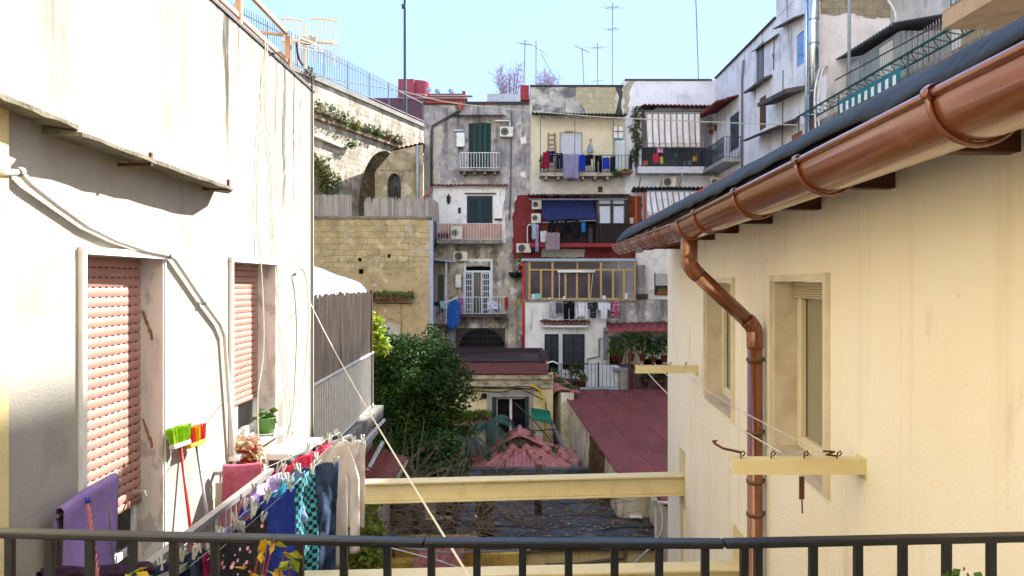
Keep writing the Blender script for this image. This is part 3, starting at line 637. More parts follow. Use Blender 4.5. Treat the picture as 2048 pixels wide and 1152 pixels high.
for (y0, y1, z0, z1) in (W1, W2):
    j = MB(); j.box(RX(y1)-.004, RX(y1)+.215, y1-.03, y1-.002, z0, z1-.001); j.build('jamb', STN, rh); j = MB(); j.box(RX(y0)-.004, RX(y0)+.215, y0+.002, y0+.03, z0, z1-.001); j.build('jamb', STN, rh)
    f = MB(); w = .05
    for a, b, c, d in ((y0-w, y0, z0-.05, z1+w), (y1, y1+.012, z0, z1)): f.prism([mpR(a, c, -.001), mpR(b, c, -.001), mpR(b, d, -.001), mpR(a, d, -.001)], (-.03, 0, 0))
    f.prism([mpR(y0, z1, -.001), mpR(y1+.03, z1, -.001), mpR(y1+.03, z1+.045, -.001), mpR(y0, z1+.045, -.001)], (-.026, 0, 0))
    f.build('trim', S('e3dac4', .7, var=.1), rh)
    sl_ = MB(); sl_.prism([mpR(y0+.03, z0-.045, .02), mpR(y1-.0, z0-.045, .02), mpR(y1-.0, z0+.004, .02), mpR(y0+.03, z0+.004, .02)], (.235, 0, 0)); sl_.build('sill', SIL, rh)
    x = RX((y0+y1)/2)+.175; fw = .055
    fr_ = MB(); a, b, c, d = y0+.031, y1-.031, z0+.006, z1-.004
    sx = lambda y: RX(y)+.16
    for p, q, r_, s_ in ((a, a+fw, c, d), (b-fw*1.4, b, c, d), (a+fw, b-fw*1.4, c, c+.09), (a+fw, b-fw*1.4, d-.05, d)):
        fr_.prism([(sx(p), p, r_), (sx(q), q, r_), (sx(q), q, s_), (sx(p), p, s_)], (.06, 0, 0))
    fr_.prism([(sx(b-.12)-.012, b-.13, c+.09), (sx(b-.1)-.012, b-.078, c+.09), (sx(b-.1)-.012, b-.078, d-.05), (sx(b-.12)-.012, b-.13, d-.05)], (.04, 0, 0))
    fo = fr_.build('window', S('e3d8bd', .4, var=.05), rh, bevel=.005)
    MB().prism([(sx(a+fw)+.03, a+.03, c+.06), (sx(b)+.03, b-.05, c+.06), (sx(b)+.03, b-.05, d-.02), (sx(a)+.03, a+.03, d-.02)], (.008, 0, 0)).build('glass', glass('window_glass', '938d7a', .14), fo)
    bl = MB()
    for i in range(6): bl.prism([(sx(a)-.035, a+.004, d-.03-i*.016), (sx(b)-.035, b-.004, d-.03-i*.016), (sx(b)-.035, b-.004, d-.018-i*.016), (sx(a)-.035, a+.004, d-.018-i*.016)], (.03, 0, -.004))
    bl.prism([(sx(a)-.03, a+.004, d-.019), (sx(b)-.03, b-.004, d-.019), (sx(b)-.03, b-.004, d-.002), (sx(a)-.03, a+.004, d-.002)], (.025, 0, 0))
    bo = bl.build('blind', BLIND, rh)
# roof with bitumen edge
BIT = surface('bitumen_sheet', '131820', [('222b38', 3, .4, .7, .6), ('3d4654', (5, 2, 5), .6, .75, .4)], .6, bump=.4, bscale=14, spec=.25)
BITG = surface('gritty_felt', '15140f', [('4a463a', 90, .5, .7, .8)], .95, bump=.9, bscale=90)
REDP = S('c23a26', .7, var=.15)
GX = lambda Y: 1.15+.033*Y      # gutter axis
YG1 = 10.35; YO = 5.66
ys = [.35+i*(YG1-.35)/60 for i in range(61)]
rn = random.Random(4)
m = MB(); m.surf(lambda u, v: (lambda y: (GX(y)-.045+.008*noise.noise(V((y*3, v*2, 0)))+v**1.5*.16, y, .558+.006*noise.noise(V((y*2.2, v*3, 5)))+v*(.112+.008*y)-(.05*(1-v)**2*abs(noise.noise(V((y*2.3, 3, 0)))))))(.35+(YG1-.3)*u), 90, 4)
rf = m.build('roof_edge_sheet', BIT, rh, True, solid=.012)
m = MB(); m.surf(lambda u, v: (lambda y: (GX(y)-.005+.006*noise.noise(V((y*9, v, 0))), y, .43+v*.14))(.35+(YG1-.35)*u), 90, 2); m.build('felt_layer', BITG, rh, True, solid=.03)
m = MB(); m.surf(lambda u, v: (lambda y: (GX(y)+.12+v*6, y, .648+.008*y+v*.7+.004*noise.noise(V((y*3, 0, 0)))))(.35+(YG1-.35)*u), 60, 2); m.build('roof', REDP, rh, solid=.02)
m = MB(); m.surf(lambda u, v: (lambda y: (GX(y)+.085+.03*noise.noise(V((y*1.3, 0, 2)))+v*.06, y, .651+.008*y+.014*noise.noise(V((y*1.9, 4, 2)))+.006*v))(.35+(YG1-.35)*u), 80, 1); m.build('roof_stripe', REDP, rh, solid=.008)
m = MB(); m.surf(lambda u, v: (lambda y: (GX(y)+.05+v*(RX(min(y, YEND))+.02-GX(y)-.05), y, .575))(.35+(YG1-.35)*u), 20, 1); m.build('soffit', WOODD, rh, solid=.02)
WD = surface('dark_rafter_wood', '5a2f14', [('2e1709', (3, 3, 14), .45, .7, .8)], .6, spec=.4)
for y in (1.55, 2.55, 3.5, 4.5, 5.55, 6.6, 7.6, 8.6, 9.6):
    MB().box(GX(y)+.03, RX(y)+.03, y-.07, y, .435, .56).build('rafter', WD, rh)
# gutter
COP = surface('copper_brown_pvc', '7d472e', [('693820', 2, .42, .7, .6), ('946249', (9, 9, 9), .58, .75, .5), ('5a4634', (3, 1.2, 14), .6, .75, .5)], .22, .2, spec=.6, coat=.6)
GZ = lambda Y: .511-.012*Y if Y < YO else .443+.013*(Y-YO)      # falls towards the outlet from both ends
GR = .115
gt = thing('rain_gutter', 'copper brown half round gutter along the eaves of the cream house', 'gutter', (GX(5), 5, .36))
def gut(u0, u1, r, k=60, th0=-.05, th1=math.pi+.05):
    return lambda u, v: (lambda y, th: (GX(y)-r*math.cos(th), y, GZ(y)-r*math.sin(th)))(u0+(u1-u0)*u, th0+(th1-th0)*v)
MB().surf(gut(.35, YO, GR), 60, 16).build('channel', COP, gt, True, solid=.006)
MB().surf(gut(YO+.02, YG1, GR*.93), 40, 16).build('channel', COP, gt, True, solid=.006)
m = MB(); m.tube([(GX(y)-GR-.004, y, GZ(y)+.008) for y in [.35+i*.26 for i in range(21)]], .013, 8); m.tube([(GX(y)-GR*.93-.004, y, GZ(y)+.006) for y in [YO+.02+i*.33 for i in range(15)]], .012, 8); m.build('rolled_lip', COP, gt, True)
for y in (.95, 1.96, 2.96, 3.91, 4.91, 6.5, 7.0, 7.7, 8.6, 9.5, 10.1):
    b_ = MB(); yy = y
    b_.tube([(GX(yy)-(GR+.012)*math.cos(th), yy, GZ(yy)-(GR+.012)*math.sin(th)) for th in [i*math.pi/14 for i in range(15)]], .0085, 6); b_.lathe((GX(yy)-GR-.006, yy-.018, GZ(yy)+.01), [(.019, 0), (.021, .006), (.021, .03), (.019, .036)], 10, (0, 1, 0))
    b_.build('bracket', COP, gt, True)
MB().surf(gut(YO-.17, YO+.17, GR*1.07, 4), 4, 16).build('outlet_collar', COP, gt, True, solid=.01)
# downpipe
dp = thing('downpipe', 'copper brown downpipe with two elbows on the cream wall', 'drainpipe', (1.84, 5.68, -9))
px_ = [(GX(YO), YO, .4), (GX(YO), YO, .22), (1.34, YO, .15), (1.375, YO, .09), (1.81, 5.68, -.31), (1.838, 5.69, -.36), (1.84, 5.68, -.43), (1.84, 5.68, -9)]
R_ = .057
MB().tube([px_[0], px_[1], px_[2]], [R_*1.15, R_*1.12, R_*1.08], 18).tube(curve([px_[1], px_[2], px_[3], V(px_[3]).lerp(V(px_[4]), .08)], 6), R_*1.08, 18).tube([V(px_[3]), V(px_[4])], R_, 18).tube(curve([V(px_[3]).lerp(V(px_[4]), .93), px_[4], px_[5], px_[6], V(px_[6])-V((0, 0, .06))], 6), R_*1.08, 18).tube([px_[6], px_[7]], R_, 18).build('pipe', COP, dp, True)
CL_ = S('6e5a42', .6, var=.3)
for z in (-.58, -1.13, -1.5, -1.75, -2.3): MB().lathe((1.84, 5.68, z-.014), [(R_+.001, 0), (R_+.008, .002), (R_+.008, .026), (R_+.001, .028)], 18).box(1.84, RX(5.9)+.02, 5.7, 5.72, z-.012, z+.012).build('clamp', CL_, dp, True)
# clothesline arms
ARM = surface('cream_steel', 'd9cba0', [('c2ae78', 5, .5, .75, .6), ('7a5f3c', (18, 18, 9), .66, .74, .6)], .5, spec=.4)
def arm(px0, px1, pyw, Y, h, label, tilt):
    x0 = (px0-CX)/F*Y; z = (HY-pyw)/F*Y; t = thing('clothesline_bracket', label, 'bracket', (RX(Y), Y, z))
    MB().box(x0, RX(Y)+.01, Y-.03, Y-.024, z-h, z).box(x0, RX(Y)+.01, Y-.024, Y+.05, z-.006, z-.0005).box(x0, RX(Y)+.01, Y-.024, Y+.05, z-h, z-h+.006).box(RX(Y)-.006, RX(Y)+.004, Y-.04, Y+.07, z-h-.03, z+.01).build('beam', ARM, t)
    hk = MB(); pts = []
    for f_ in (.07, .3, .55, .8):
        x = x0+(RX(Y)-x0)*f_; hk.tube([(x, Y, z), (x, Y-.005, z+.03), (x+.012, Y-.01, z+.04), (x+.02, Y-.005, z+.025), (x+.01, Y, z+.012)], .004, 5); pts.append(V((x, Y, z+.03)))
    hk.build('hook', RUST, t)
    return t, pts, x0, z
t1_, p1_, xa, za = arm(1270, 1395, 731, 8.45, .085, 'cream clothesline arm on the wall beyond the far window', 0)
t2_, p2_, xb, zb = arm(1463, 1727, 917, 3.8, .075, 'cream clothesline arm below the near window', 0)
rs = MB().tube([(xb+.05, 3.8, zb+.03), (xb-.03, 3.85, zb+.04), (xb-.06, 3.9, zb+.055), (xb-.045, 3.9, zb+.07), (xb-.07, 3.9, zb+.065)], .007, 5); rs.build('wire_end', RUST, t2_); rs = MB(); rs.tube([(xb+.52, 3.77, zb+.02), (xb+.46, 3.75, zb+.03), (xb+.5, 3.75, zb+.045), (xb+.44, 3.74, zb+.05)], .006, 5); rs.build('wire_end', RUST, t2_)
MB().box(xb+.335, xb+.36, 3.775, 3.782, zb-.2, zb-.086).tube([(xb+.348, 3.778, zb-.2), (xb+.35, 3.778, zb-.27)], .004, 5).build('hanging_clip', RUST, t2_)
LNM = S('cfcac0', .6, var=0)
for i, (q, lab) in enumerate(((0, 'outermost clothesline between the two cream arms'), (1, 'middle clothesline between the two cream arms'), (2, 'clothesline nearest the cream wall between the two arms'))):
    one(MB().tube(sag(p1_[q], p2_[q]+V((.05*q, 0, 0)), .05, 18), .004, 5), 'clothesline', LNM, lab, 'clothesline', 'clotheslines on the cream house', smooth=True)
# steel beams across the courtyard
def ibeam(yl, yr, label, zt=-2.4, h=.255):
    a, b = V((LX(yl)-.0, yl, zt)), V((RX(yr), yr, zt)); t = thing('steel_beam', label, 'beam', ((a.x+b.x)/2, (a.y+b.y)/2, zt-h))
    m = MB(); m.beam(a-V((0, 0, .012)), b-V((0, 0, .012)), .2, .024); m.beam(a-V((0, 0, h-.01)), b-V((0, 0, h-.01)), .2, .02); m.beam(a-V((0, 0, h/2)), b-V((0, 0, h/2)), .1, h-.046); m.build('profile', ARM, t, bevel=.004)
    MB().box(b.x-.012, b.x+.004, b.y-.16, b.y+.16, zt-.42, zt+.3).build('end_plate', ARM, t)
    MB().box(b.x-.02, b.x+.002, b.y-.07, b.y+.07, -9, zt-.421).build('wall_post', ARM, t)
    return t
ibeam(9.0, 9.45, 'cream steel beam spanning the courtyard behind the hanging laundry'); ibeam(6.2, 6.5, 'cream steel beam spanning the courtyard just below the black railing', zt=-2.44)
# unseen building whose balcony we stand on, widened and coloured to bounce sunlight
hb_ = thing('home_bounce_building', 'unseen building behind the viewer, widened and coloured to bounce sunlight, carrying the black balcony', 'building', (0, -2, -9))
MB().box(-7, 9, -8, -1.2, -9, 30).build('wall', surface('warm_cream_front', 'f2e8d0', [('e2d4b4', .5, .45, .7, .5)], .9), hb_)  # cream tint warms the light bounced onto the near walls
MB().box(-55, -7.01, -8, -1.21, -9, 30).box(9.01, 55, -8, -1.21, -9, 30).build('wall', surface('pale_house_front', 'e4e8ee', [('d2d8e0', .5, .45, .7, .5)], .9), hb_)  # added unseen wings; bluish tint cools light bounced onto far facades
# ================================================================== black balcony railing in front
BLK = surface('black_enamel', '0f1013', [('1d2026', 4, .45, .75, .5)], .42, spec=.5, bump=.12, bscale=30)
fr = thing('balcony_railing', 'black iron railing of the balcony the view is taken from', 'railing', (0, 1.76, -1.62))
def ry(px):
    return 1.80-.06*min(1, max(0, px)/900) if px < 1445 else 1.74-.0*(px-1445)
def rpt(px, z=-.6, dy=0):
    py = 1066+19*min(1, px/850) if px < 1445 else 1087-13*(px-1445)/600
    Y = .6*F/(py-HY); q = P(px, py, Y); return V((q.x, q.y, z))
for sgs in ([-260, 850, 1445], [1447, 2330]):
    m = MB(); pp = [rpt(x) for x in sgs]
    for a, b in zip(pp, pp[1:]): m.beam(a, b, .036, .016)
    m.build('handrail', BLK, fr, bevel=.004)
MB().beam(rpt(-260, -1.5), rpt(1445, -1.5), .03, .012).beam(rpt(1447, -1.5), rpt(2330, -1.5), .03, .012).build('bottom_rail', BLK, fr)
BAL = [-150, -66, 20, 100, 180, 265, 348, 430, 515, 600, 688, 775, 863, 954, 1045, 1137, 1229, 1318, 1410, 1488, 1516, 1626, 1716, 1805, 1893, 1982, 2072, 2160]
b0 = None
for x in BAL:
    q = rpt(x)
    if b0 is None:
        b0 = MB().box(q.x-.0085, q.x+.0085, q.y-.0085, q.y+.0085, -1.5, -.609).build('baluster', BLK, fr); q0 = q
    else:
        c = b0.copy(); COL.objects.link(c); c.parent = fr; c.location = q-q0
one(MB().box(-2.1, 1.5, -1.2, 1.85, -1.82, -1.64), 'balcony_slab', CONC, 'concrete balcony floor under the black iron railing', 'balcony')
# plants in front of the railing
def twig_plant(base, tips, label, leafm, stemm, seed, n=5, size=.05):
    rnd = random.Random(seed); base = V(base); t = thing('potted_plant', label, 'plant', base-V((0, 0, .25)))
    MB().lathe(base-V((0, 0, .25)), [(.001, 0), (.09, 0), (.12, .22), (.13, .22), (.13, .25), (.1, .25), (.001, .23)], 14).build('pot', TERRA, t, True)
    s = MB(); m = MB()
    for tp in tips:
        tp = V(tp); mid = base.lerp(tp, .55)+V((rnd.uniform(-.02, .02), rnd.uniform(-.02, .02), .02)); c = curve([base, mid, tp], 6); s.tube(c, [.0045-.0028*i/(len(c)-1) for i in range(len(c))], 6)
        for k in range(n):
            i = int(len(c)*rnd.uniform(.3, .99)); leaf_cloud(m, [(c[i], .012, .012, .012)], 1, size, rnd)
        leaf_cloud(m, [(tp, .012, .012, .012)], 2, size, rnd)
    s.build('stem', stemm, t, True); m.build('foliage', leafm, t, raw=True)
YL = surface('yellowing_rose_leaf', 'b5941f', [('6d8a26', 14, .45, .6, .9), ('b5652a', 22, .55, .7, .8)], .5, trans=.3)
twig_plant((-.54, 1.5, -.95), [P(548, 1080, 1.6), P(520, 1100, 1.58), P(585, 1118, 1.58), P(502, 1140, 1.55), P(572, 1100, 1.6), P(535, 1085, 1.62), P(560, 1135, 1.55)], 'rose plant with red stems and yellowing leaves before the railing', YL, S('7d2a24', .5), 3, 5, .04)
twig_plant((.96, 1.55, -1.0), [P(1895, 1143, 1.6), P(1915, 1141, 1.6), P(1935, 1146, 1.6), P(1950, 1150, 1.6), P(1905, 1150, 1.6)], 'plant with pointed green tips at the bottom right railing', FOL_M, FOL_M, 6, 2, .03)
twig_plant((-.84, 1.55, -.98), [P(262, 1146, 1.62), P(275, 1149, 1.62), P(285, 1152, 1.62)], 'small yellow leaved plant at the bottom left of the railing', YL, S('6d7a2a', .5), 8, 2, .035)
# ================================================================== veranda beyond the white house
g_ = surface('ground_soil', '3d372e', [('23251a', .8, .4, .7, .8), ('5a5040', 3, .5, .8, .5)], .95, bump=.5, bscale=6)
m = MB(); m.surf(lambda u, v: (-160+320*u, -20+420*v, -9+.15*noise.noise(V((u*40, v*50, 0)))), 60, 60); one(m, 'ground', g_, None, None, kind='structure')
nh = thing('veranda_house', 'house behind the white one carrying a reed screened veranda', 'house', (-4, 13.5, -9))
OLDW = surface('old_plaster_grey', 'b3aa98', [('857b68', 2, .45, .7, .7), ('5b5446', (4, 4, .6), .55, .75, .6)], .95, bump=.4)
MB().box(-9, -4.4, 10.4, 16.6, -9, 1.6).build('wall', OLDW, nh)
MB().box(-4.4, -3.05, 10.4, 16.4, -9, -2.93).build('base_wall', OLDW, nh)
MB().box(-4.4, -2.82, 10.36, 16.45, -2.92, -2.68).build('balcony_slab', CONC, nh)
m = MB(); m.tube([(-2.78, 10.4, -3.0), (-2.78, 16.3, -2.98)], .04, 6).tube([(-2.95, 10.4, -3.3), (-2.95, 16.3, -3.25)], .05, 6).tube([(-2.84, 11, -4.1), (-2.8, 16.2, -3.45)], .045, 6); m.build('pipe', S('c3c3bd', .5), nh)
rr = railing([(-2.9, 10.5), (-3.0, 16.2), (-4.3, 16.25)], -2.62, -1.5, .115, .014, .026); rr.build('railing', S('dad8d2', .5), nh)
REED = surface('brown_reed', '837a72', [('5a524b', (40, 40, .5), .42, .65, .8), ('b5a799', (60, 60, .8), .5, .7, .8)], .95, bump=.5, bscale=50)
def reeds(path, z0, z1, mat, seed, sp=.022, name='reed_screen', jag=.05, parent=None):
    rnd = random.Random(seed); m = MB()
    for a, b in zip(path, path[1:]):
        a, b = V((*a, 0)), V((*b, 0)); k = int((b-a).length/sp)
        for i in range(k):
            p = a.lerp(b, (i+rnd.random()*.6)/k); n = V((rnd.uniform(-.012, .012), rnd.uniform(-.012, .012), 0)); h = z1+rnd.uniform(-jag, jag*.6)
            m.tube([p+n+V((0, 0, z0)), p-n+V((rnd.uniform(-.02, .02), 0, h))], sp*.62, 4, False)
    return m
m = reeds([(-2.95, 10.55), (-3.02, 16.15), (-4.2, 16.2)], -1.62, -.2, REED, 2, .03)
sc_ = one(m, 'reed_screen', REED, 'brown reed screen closing the veranda beside the white house', 'screen')
m = MB()
for y in (10.6, 13, 15.9): MB().tube([(-2.98, y, -2.65), (-2.98, y, -.15)], .025, 5).build('post', WOODD, sc_)
TARP = surface('white_tarpaulin', '7f8a9a', [('687686', 1.6, .4, .7, .6)], .55, bump=.25, bscale=5, trans=.15)
def tf(u, v):
    y = 10.4+5.9*u; s = v*2.5; x = -5.0+s*.8; z = .6-s*.28
    if v > .86: z -= (v-.86)*1.5; x -= (v-.86)*.3
    z += .05*noise.noise(V((y*1.3, s*1.5, 2)))+.014*math.sin(y*7+2*math.sin(y*3))*v+.012*noise.noise(V((y*6, s*5, 4)))
    return (x+.03*noise.noise(V((y*2, s, 9)))*v, y, z)
t = one(MB().surf(tf, 70, 26), 'tarpaulin', TARP, 'white wrinkled tarpaulin roofing the reed screened veranda', 'tarpaulin', smooth=True, solid=.01)
TILE = surface('red_clay_tile', 'ab6f6c', [('8f5651', 2.2, .4, .7, .7), ('bd8688', 7, .5, .75, .6), ('5a3b33', (20, 20, 20), .62, .75, .6)], .75, bump=.2, bscale=30, spec=.4)
TILED = surface('brown_clay_tile', '6e352d', [('552620', 3, .4, .7, .7), ('8a5146', 8, .55, .75, .5)], .6, spec=.45)
tr = thing('tiled_shed_roof', 'small brown tiled lean-to roof below the veranda slab', 'roof', (-2.9, 15, -9))
m = MB(); corr(m, (-3.5, 13.0, -3.42), (-3.5, 16.4, -3.42), (1.2, 0, -.42), .22, .045, 3); m.build('tiles', TILED, tr, True)
MB().box(-3.6, -2.5, 13.1, 16.3, -9, -4.0).build('wall', OLDW, tr); MB().box(-2.33, -2.28, 12.95, 16.45, -3.95, -3.88).build('edge_trim', S('b3a98f', .7), tr)
# ================================================================== garden
def tree(name, label, base, trunk_h, r0, blobs, n, size, leaf, rnd, limbs=7, extra=None):
    base = V(base); t = thing(name, label, 'tree', base)
    s = MB(); top = base+V((0, 0, trunk_h)); s.tube(curve([base, base.lerp(top, .5)+V((.08, .05, 0)), top], 5), [r0*(1-.5*i/10) for i in range(11)], 8)
    for k in range(limbs):
        c = V(blobs[k % len(blobs)][0]); st = base.lerp(top, .55+.4*rnd.random()); s.tube(curve([st, st.lerp(c, .5)+V((rnd.uniform(-.2, .2), rnd.uniform(-.2, .2), .2)), c], 5), [r0*.4*(1-.08*i) for i in range(11)], 5)
    s.build('trunk', BARK, t, True)
    m = MB(); leaf_cloud(m, blobs, n, size, rnd); m.build('crown', leaf, t, raw=True)
    return t
def B(px, py, Y, r, rz=None): return (P(px, py, Y), r, r*1.05, rz or r*.8)
rn = random.Random(21)
tree('evergreen_tree', 'large dark glossy evergreen tree filling the courtyard garden', (-2.9, 21.5, -9), 4.6, .2,
     [B(835, 800, 21, 1.15, 1.2), B(785, 720, 20.5, .85), B(860, 720, 21.5, .85, .6), B(905, 770, 21, .55), B(770, 850, 20, 1.0, 1.2), B(860, 880, 20.5, .75, .8), B(900, 730, 22, .45, .35), B(800, 930, 20, .9), B(910, 800, 20.6, .42), B(820, 690, 21, .6, .35), B(740, 780, 20.5, .7, 1), B(880, 925, 19.7, .5, .4), B(890, 695, 22, .3, .35), B(862, 668, 22, .28, .3), B(925, 745, 21.3, .3, .25), B(760, 672, 20.6, .35, .3), B(945, 790, 20.8, .22, .2), B(930, 850, 20.3, .3, .3), B(745, 880, 19.6, .45, .5), B(760, 930, 19.4, .6, .5), B(830, 950, 19.3, .6, .4), B(790, 880, 19.4, .7, .6), B(850, 900, 19.4, .6, .5), B(880, 760, 20.2, .4, .35), B(820, 760, 19.6, .5, .35)], 38000, .12, FOL_D, rn, 10)
tree('sunlit_shrub', 'bright lime green bush, sunlight put into its leaf colour, beside the reed screen', (-3.9, 19.5, -9), 6.2, .09, [B(744, 655, 19.5, .3, .35), B(752, 690, 19.5, .36, .3), B(742, 632, 19.5, .14, .18)], 900, .15, FOL_SUN, rn, 4)
tree('citrus_tree', 'mid green bushy tree between the evergreen and the yellow house', (-1.6, 20.2, -9), 3.2, .1, [B(890, 900, 19.6, .5, .5), B(915, 930, 19.4, .35, .35), B(870, 940, 19.2, .5, .4)], 1700, .16, surface('citrus_leaf', '33502a', [('4d6b2a', 4, .45, .7, .8)], .4, trans=.2), rn, 5)
# palm (fronds)
def palm(c, r, n, label, rnd, seed_leaf, trunk=2.5):
    c = V(c); t = thing('palm_tree', label, 'palm', c-V((0, 0, trunk)))
    MB().tube([c-V((0, 0, trunk)), c], [.16, .11], 8).build('trunk', BARK, t)
    m = MB()
    for k in range(n):
        an_ = k/n*6.283+rnd.uniform(-.2, .2); up = rnd.uniform(.15, .8); d = V((math.cos(an_), math.sin(an_), 0)); pts = [c+d*r*s+V((0, 0, r*(up*1.6*s-1.5*s*s))) for s in [i/8 for i in range(9)]]
        m.tube(pts, .012, 4, False)
        for i in range(1, 9):
            for q in range(4):
                p = pts[i-1].lerp(pts[i], q/4); tg = (pts[i]-pts[i-1]).normalized(); sd_ = tg.cross(V((0,0,1))).normalized()
                for s_ in (-1, 1):
                    L = r*.34*(1-abs(i/8-.45)); e = p+sd_*s_*L*.8+tg*L*.55-V((0, 0, L*.45)); w_ = tg*.018; m.add([p-w_, p+w_, e], [(0,1,2)])
    m.build('fronds', seed_leaf, t, raw=True)
PALMM = surface('palm_leaf', '3c5148', [('56695a', 5, .45, .7, .7)], .5, trans=.2)
palm((-.75, 24.3, -4.6), 1.15, 15, 'blue green palm before the tall garden door', rn, PALMM, 4.4)
palm((-1.35, 23.2, -4.9), .8, 12, 'smaller drooping palm in the shadow left of the garden door', rn, PALMM, 4.1)
palm((-3.75, 31, -2.9), .75, 14, 'spiky agave like plant in front of the tufa wall', rn, surface('agave_leaf', '5a6a52', rough=.6), 6)
# brush of bare twigs
def brush(name, label, c, sx, sy, sz, n, L, mat, rnd, r=.008):
    m = MB()
    for _ in range(n):
        p = V(c)+V((rnd.uniform(-sx, sx), rnd.uniform(-sy, sy), rnd.uniform(0, sz)*.4)); d = V((rnd.gauss(0, 1), rnd.gauss(0, .6), rnd.gauss(.3, .5))).normalized(); q = [p]
        for k in range(4): d = (d+V((rnd.gauss(0, .3), rnd.gauss(0, .3), rnd.gauss(-.12, .25)))).normalized(); q.append(q[-1]+d*L*rnd.uniform(.15, .35))
        m.tube(q, [r, r*.9, r*.75, r*.6, r*.4], 4, False)
    return one(m, name, mat, label, 'shrub')
brush('dry_brush', 'tangle of bare dry twigs left of the black flat roof', P(850, 1040, 15.5), 1.3, 1.6, 1.2, 200, 2.0, TWIG, rn)
brush('dry_brush', 'dry brown creeper stems lying over the black flat roof', P(1120, 1040, 17.2), 1.3, .7, .5, 60, 1.5, surface('brown_creeper', '5b4030', rough=.9), rn)
brush('dry_brush', 'grey thicket of twigs beneath the evergreen tree', P(770, 1000, 17), .7, 1.0, 1.0, 150, 1.6, S('6b5f52', .95, var=.2), rn)
m = MB(); leaf_cloud(m, [(P(735, 1040, 12.5), .2, .4, .55), (P(712, 1090, 12), .3, .4, .45), (P(750, 1100, 12.5), .22, .3, .4), (P(735, 1140, 12), .3, .4, .35)], 900, .13, rn)
vn = thing('climbing_vine', 'yellow green vine climbing below the hanging sweatshirt', 'vine', P(730, 1200, 12.4)-V((0, 0, 3.6))); m.build('foliage', surface('vine_leaf', '66761f', [('8e8f2a', 4, .4, .7, .8), ('39501c', 7, .5, .7, .7)], .5, trans=.35), vn, raw=True)
m = MB()
for k in range(6): q = P(710+8*k, 1020+12*k, 12.3); m.tube(curve([(q.x, 12.4, -9), (q.x+.1, 12.3, -6), q], 6), .012, 4)
m.build('stem', BARK, vn)
# old cut trunks poking through the flat roof
def stump(px, py, Y, h, r, label, sd):
    rnd = random.Random(sd); c = P(px, py, Y); m = MB(); pts = [c+V((rnd.uniform(-.06, .06), rnd.uniform(-.06, .06), h*i/7)) for i in range(8)]
    m.tube(pts, [r*(1+.25*rnd.uniform(-1, 1)) for _ in pts], 9)
    for k in range(22): q = c+V((rnd.uniform(-r, r)*.7, rnd.uniform(-r, r)*.7, h*rnd.uniform(.3, 1))); m.lathe(q, [(.001, -.07), (.07, -.03), (.06, .04), (.001, .07)], 6)
    one(m, 'tree_stump', surface('lichen_bark', '5c5240', [('3a3226', 6, .4, .7, .8), ('8a8466', 12, .55, .7, .6)], .95, bump=.8, bscale=20), label, 'tree stump', smooth=True)
stump(968, 1066, 16.6, .85, .2, 'gnarled lichen covered trunk at the edge of the flat roof', 1)
stump(800, 1045, 15.6, .6, .26, 'knobbly dark stump among the dry twigs', 4)
m = MB(); m.tube([P(1077, 1030, 17.6), P(1075, 985, 17.6), P(1079, 930, 17.6)], [.09, .08, .07], 8); one(m, 'dead_tree', BARK, 'thin dark trunk standing behind the cream beam on the flat roof', 'tree trunk', smooth=True)
# ================================================================== black flat roofed outbuilding
BITF = surface('black_roof_felt', '35373b', [('55585c', (1.2, 3, 1), .45, .62, .85), ('17181b', 2.2, .5, .66, .85), ('6a6660', 7, .58, .7, .7), ('4a3c30', 3.1, .58, .68, .8)], .5, bump=.7, bscale=7, spec=.45)
YPL = surface('yellow_plaster', 'c9b483', [('9a8a66', 2.5, .45, .7, .7), ('6c6049', (5, 5, .5), .52, .75, .7), ('e0cfa0', 4, .55, .75, .5)], .95, bump=.35)
bh = thing('outbuilding', 'low outbuilding with a wrinkled black felt roof', 'outbuilding', (1, 19, -9))
ZB = -5.6
def bf(u, v):
    x0 = -1.15+.55*0; x = -1.15+u*4.5; y = 16.2+v*5.6
    return (x, y, ZB+.05*noise.noise(V((x*1.5, y*1.2, 3)))+.02*noise.noise(V((x*6, y*3, 1)))-(.14 if v < .02 else 0))
MB().surf(bf, 70, 70).build('roof_felt', BITF, bh, True, solid=.03)
MB().box(-1.05, 3.3, 16.32, 21.7, -9, ZB-.16).build('wall', YPL, bh)
MB().box(-1.2, -.88, 16.18, 21.85, ZB-.1, ZB+.14).build('parapet', BITF, bh, bevel=.02); MB().box(-1.2, 2.95, 21.82, 22.05, ZB-.1, ZB+.2).build('parapet', BITF, bh, bevel=.02)
m = MB(); m.tube([P(1000, 1105, 16.25), P(1120, 1100, 16.25), P(1330, 1098, 16.25)], .03, 6).tube([P(1090, 1130, 16.25), P(1160, 1128, 16.25), P(1250, 1115, 16.25), P(1252, 1095, 16.25)], .035, 6); m.build('pipe', S('5b564a', .8), bh)
PL = surface('paint_flaked_tile', 'c9cdd0', [('8f9396', 5, .45, .7, .7)], .7)
for i, (x, y, w_) in enumerate([(960, 948, 40), (962, 992, 42), (962, 1004, 44), (962, 1012, 42), (958, 1020, 40), (960, 1036, 40), (952, 1048, 36), (945, 1070, 60)]):
    c = P(x, y, ZB/(HY-y)*F); one(MB().obox(c+V((0, 0, .05+.0)), (w_/F*c.y/2, 0, .02*(-1)**i), (.02, .1, 0), (0, 0, .012)), 'loose_slab', PL, 'pale slab, %s of the row along the black roof edge' % ['farthest', 'second farthest', 'third farthest', 'fourth farthest', 'middle', 'third nearest', 'second nearest', 'nearest and largest'][i], 'slab', 'pale slabs on the black roof')
pap = P(1271, 1036, 17.85); one(MB().surf(lambda u, v: pap+V(((u-.5)*.3, (v-.5)*.3, .05+.05*noise.noise(V((u*3, v*3, 2))))), 6, 6), 'crumpled_paper', WHITE, 'crumpled white paper lying on the black felt roof', 'litter', solid=.006)
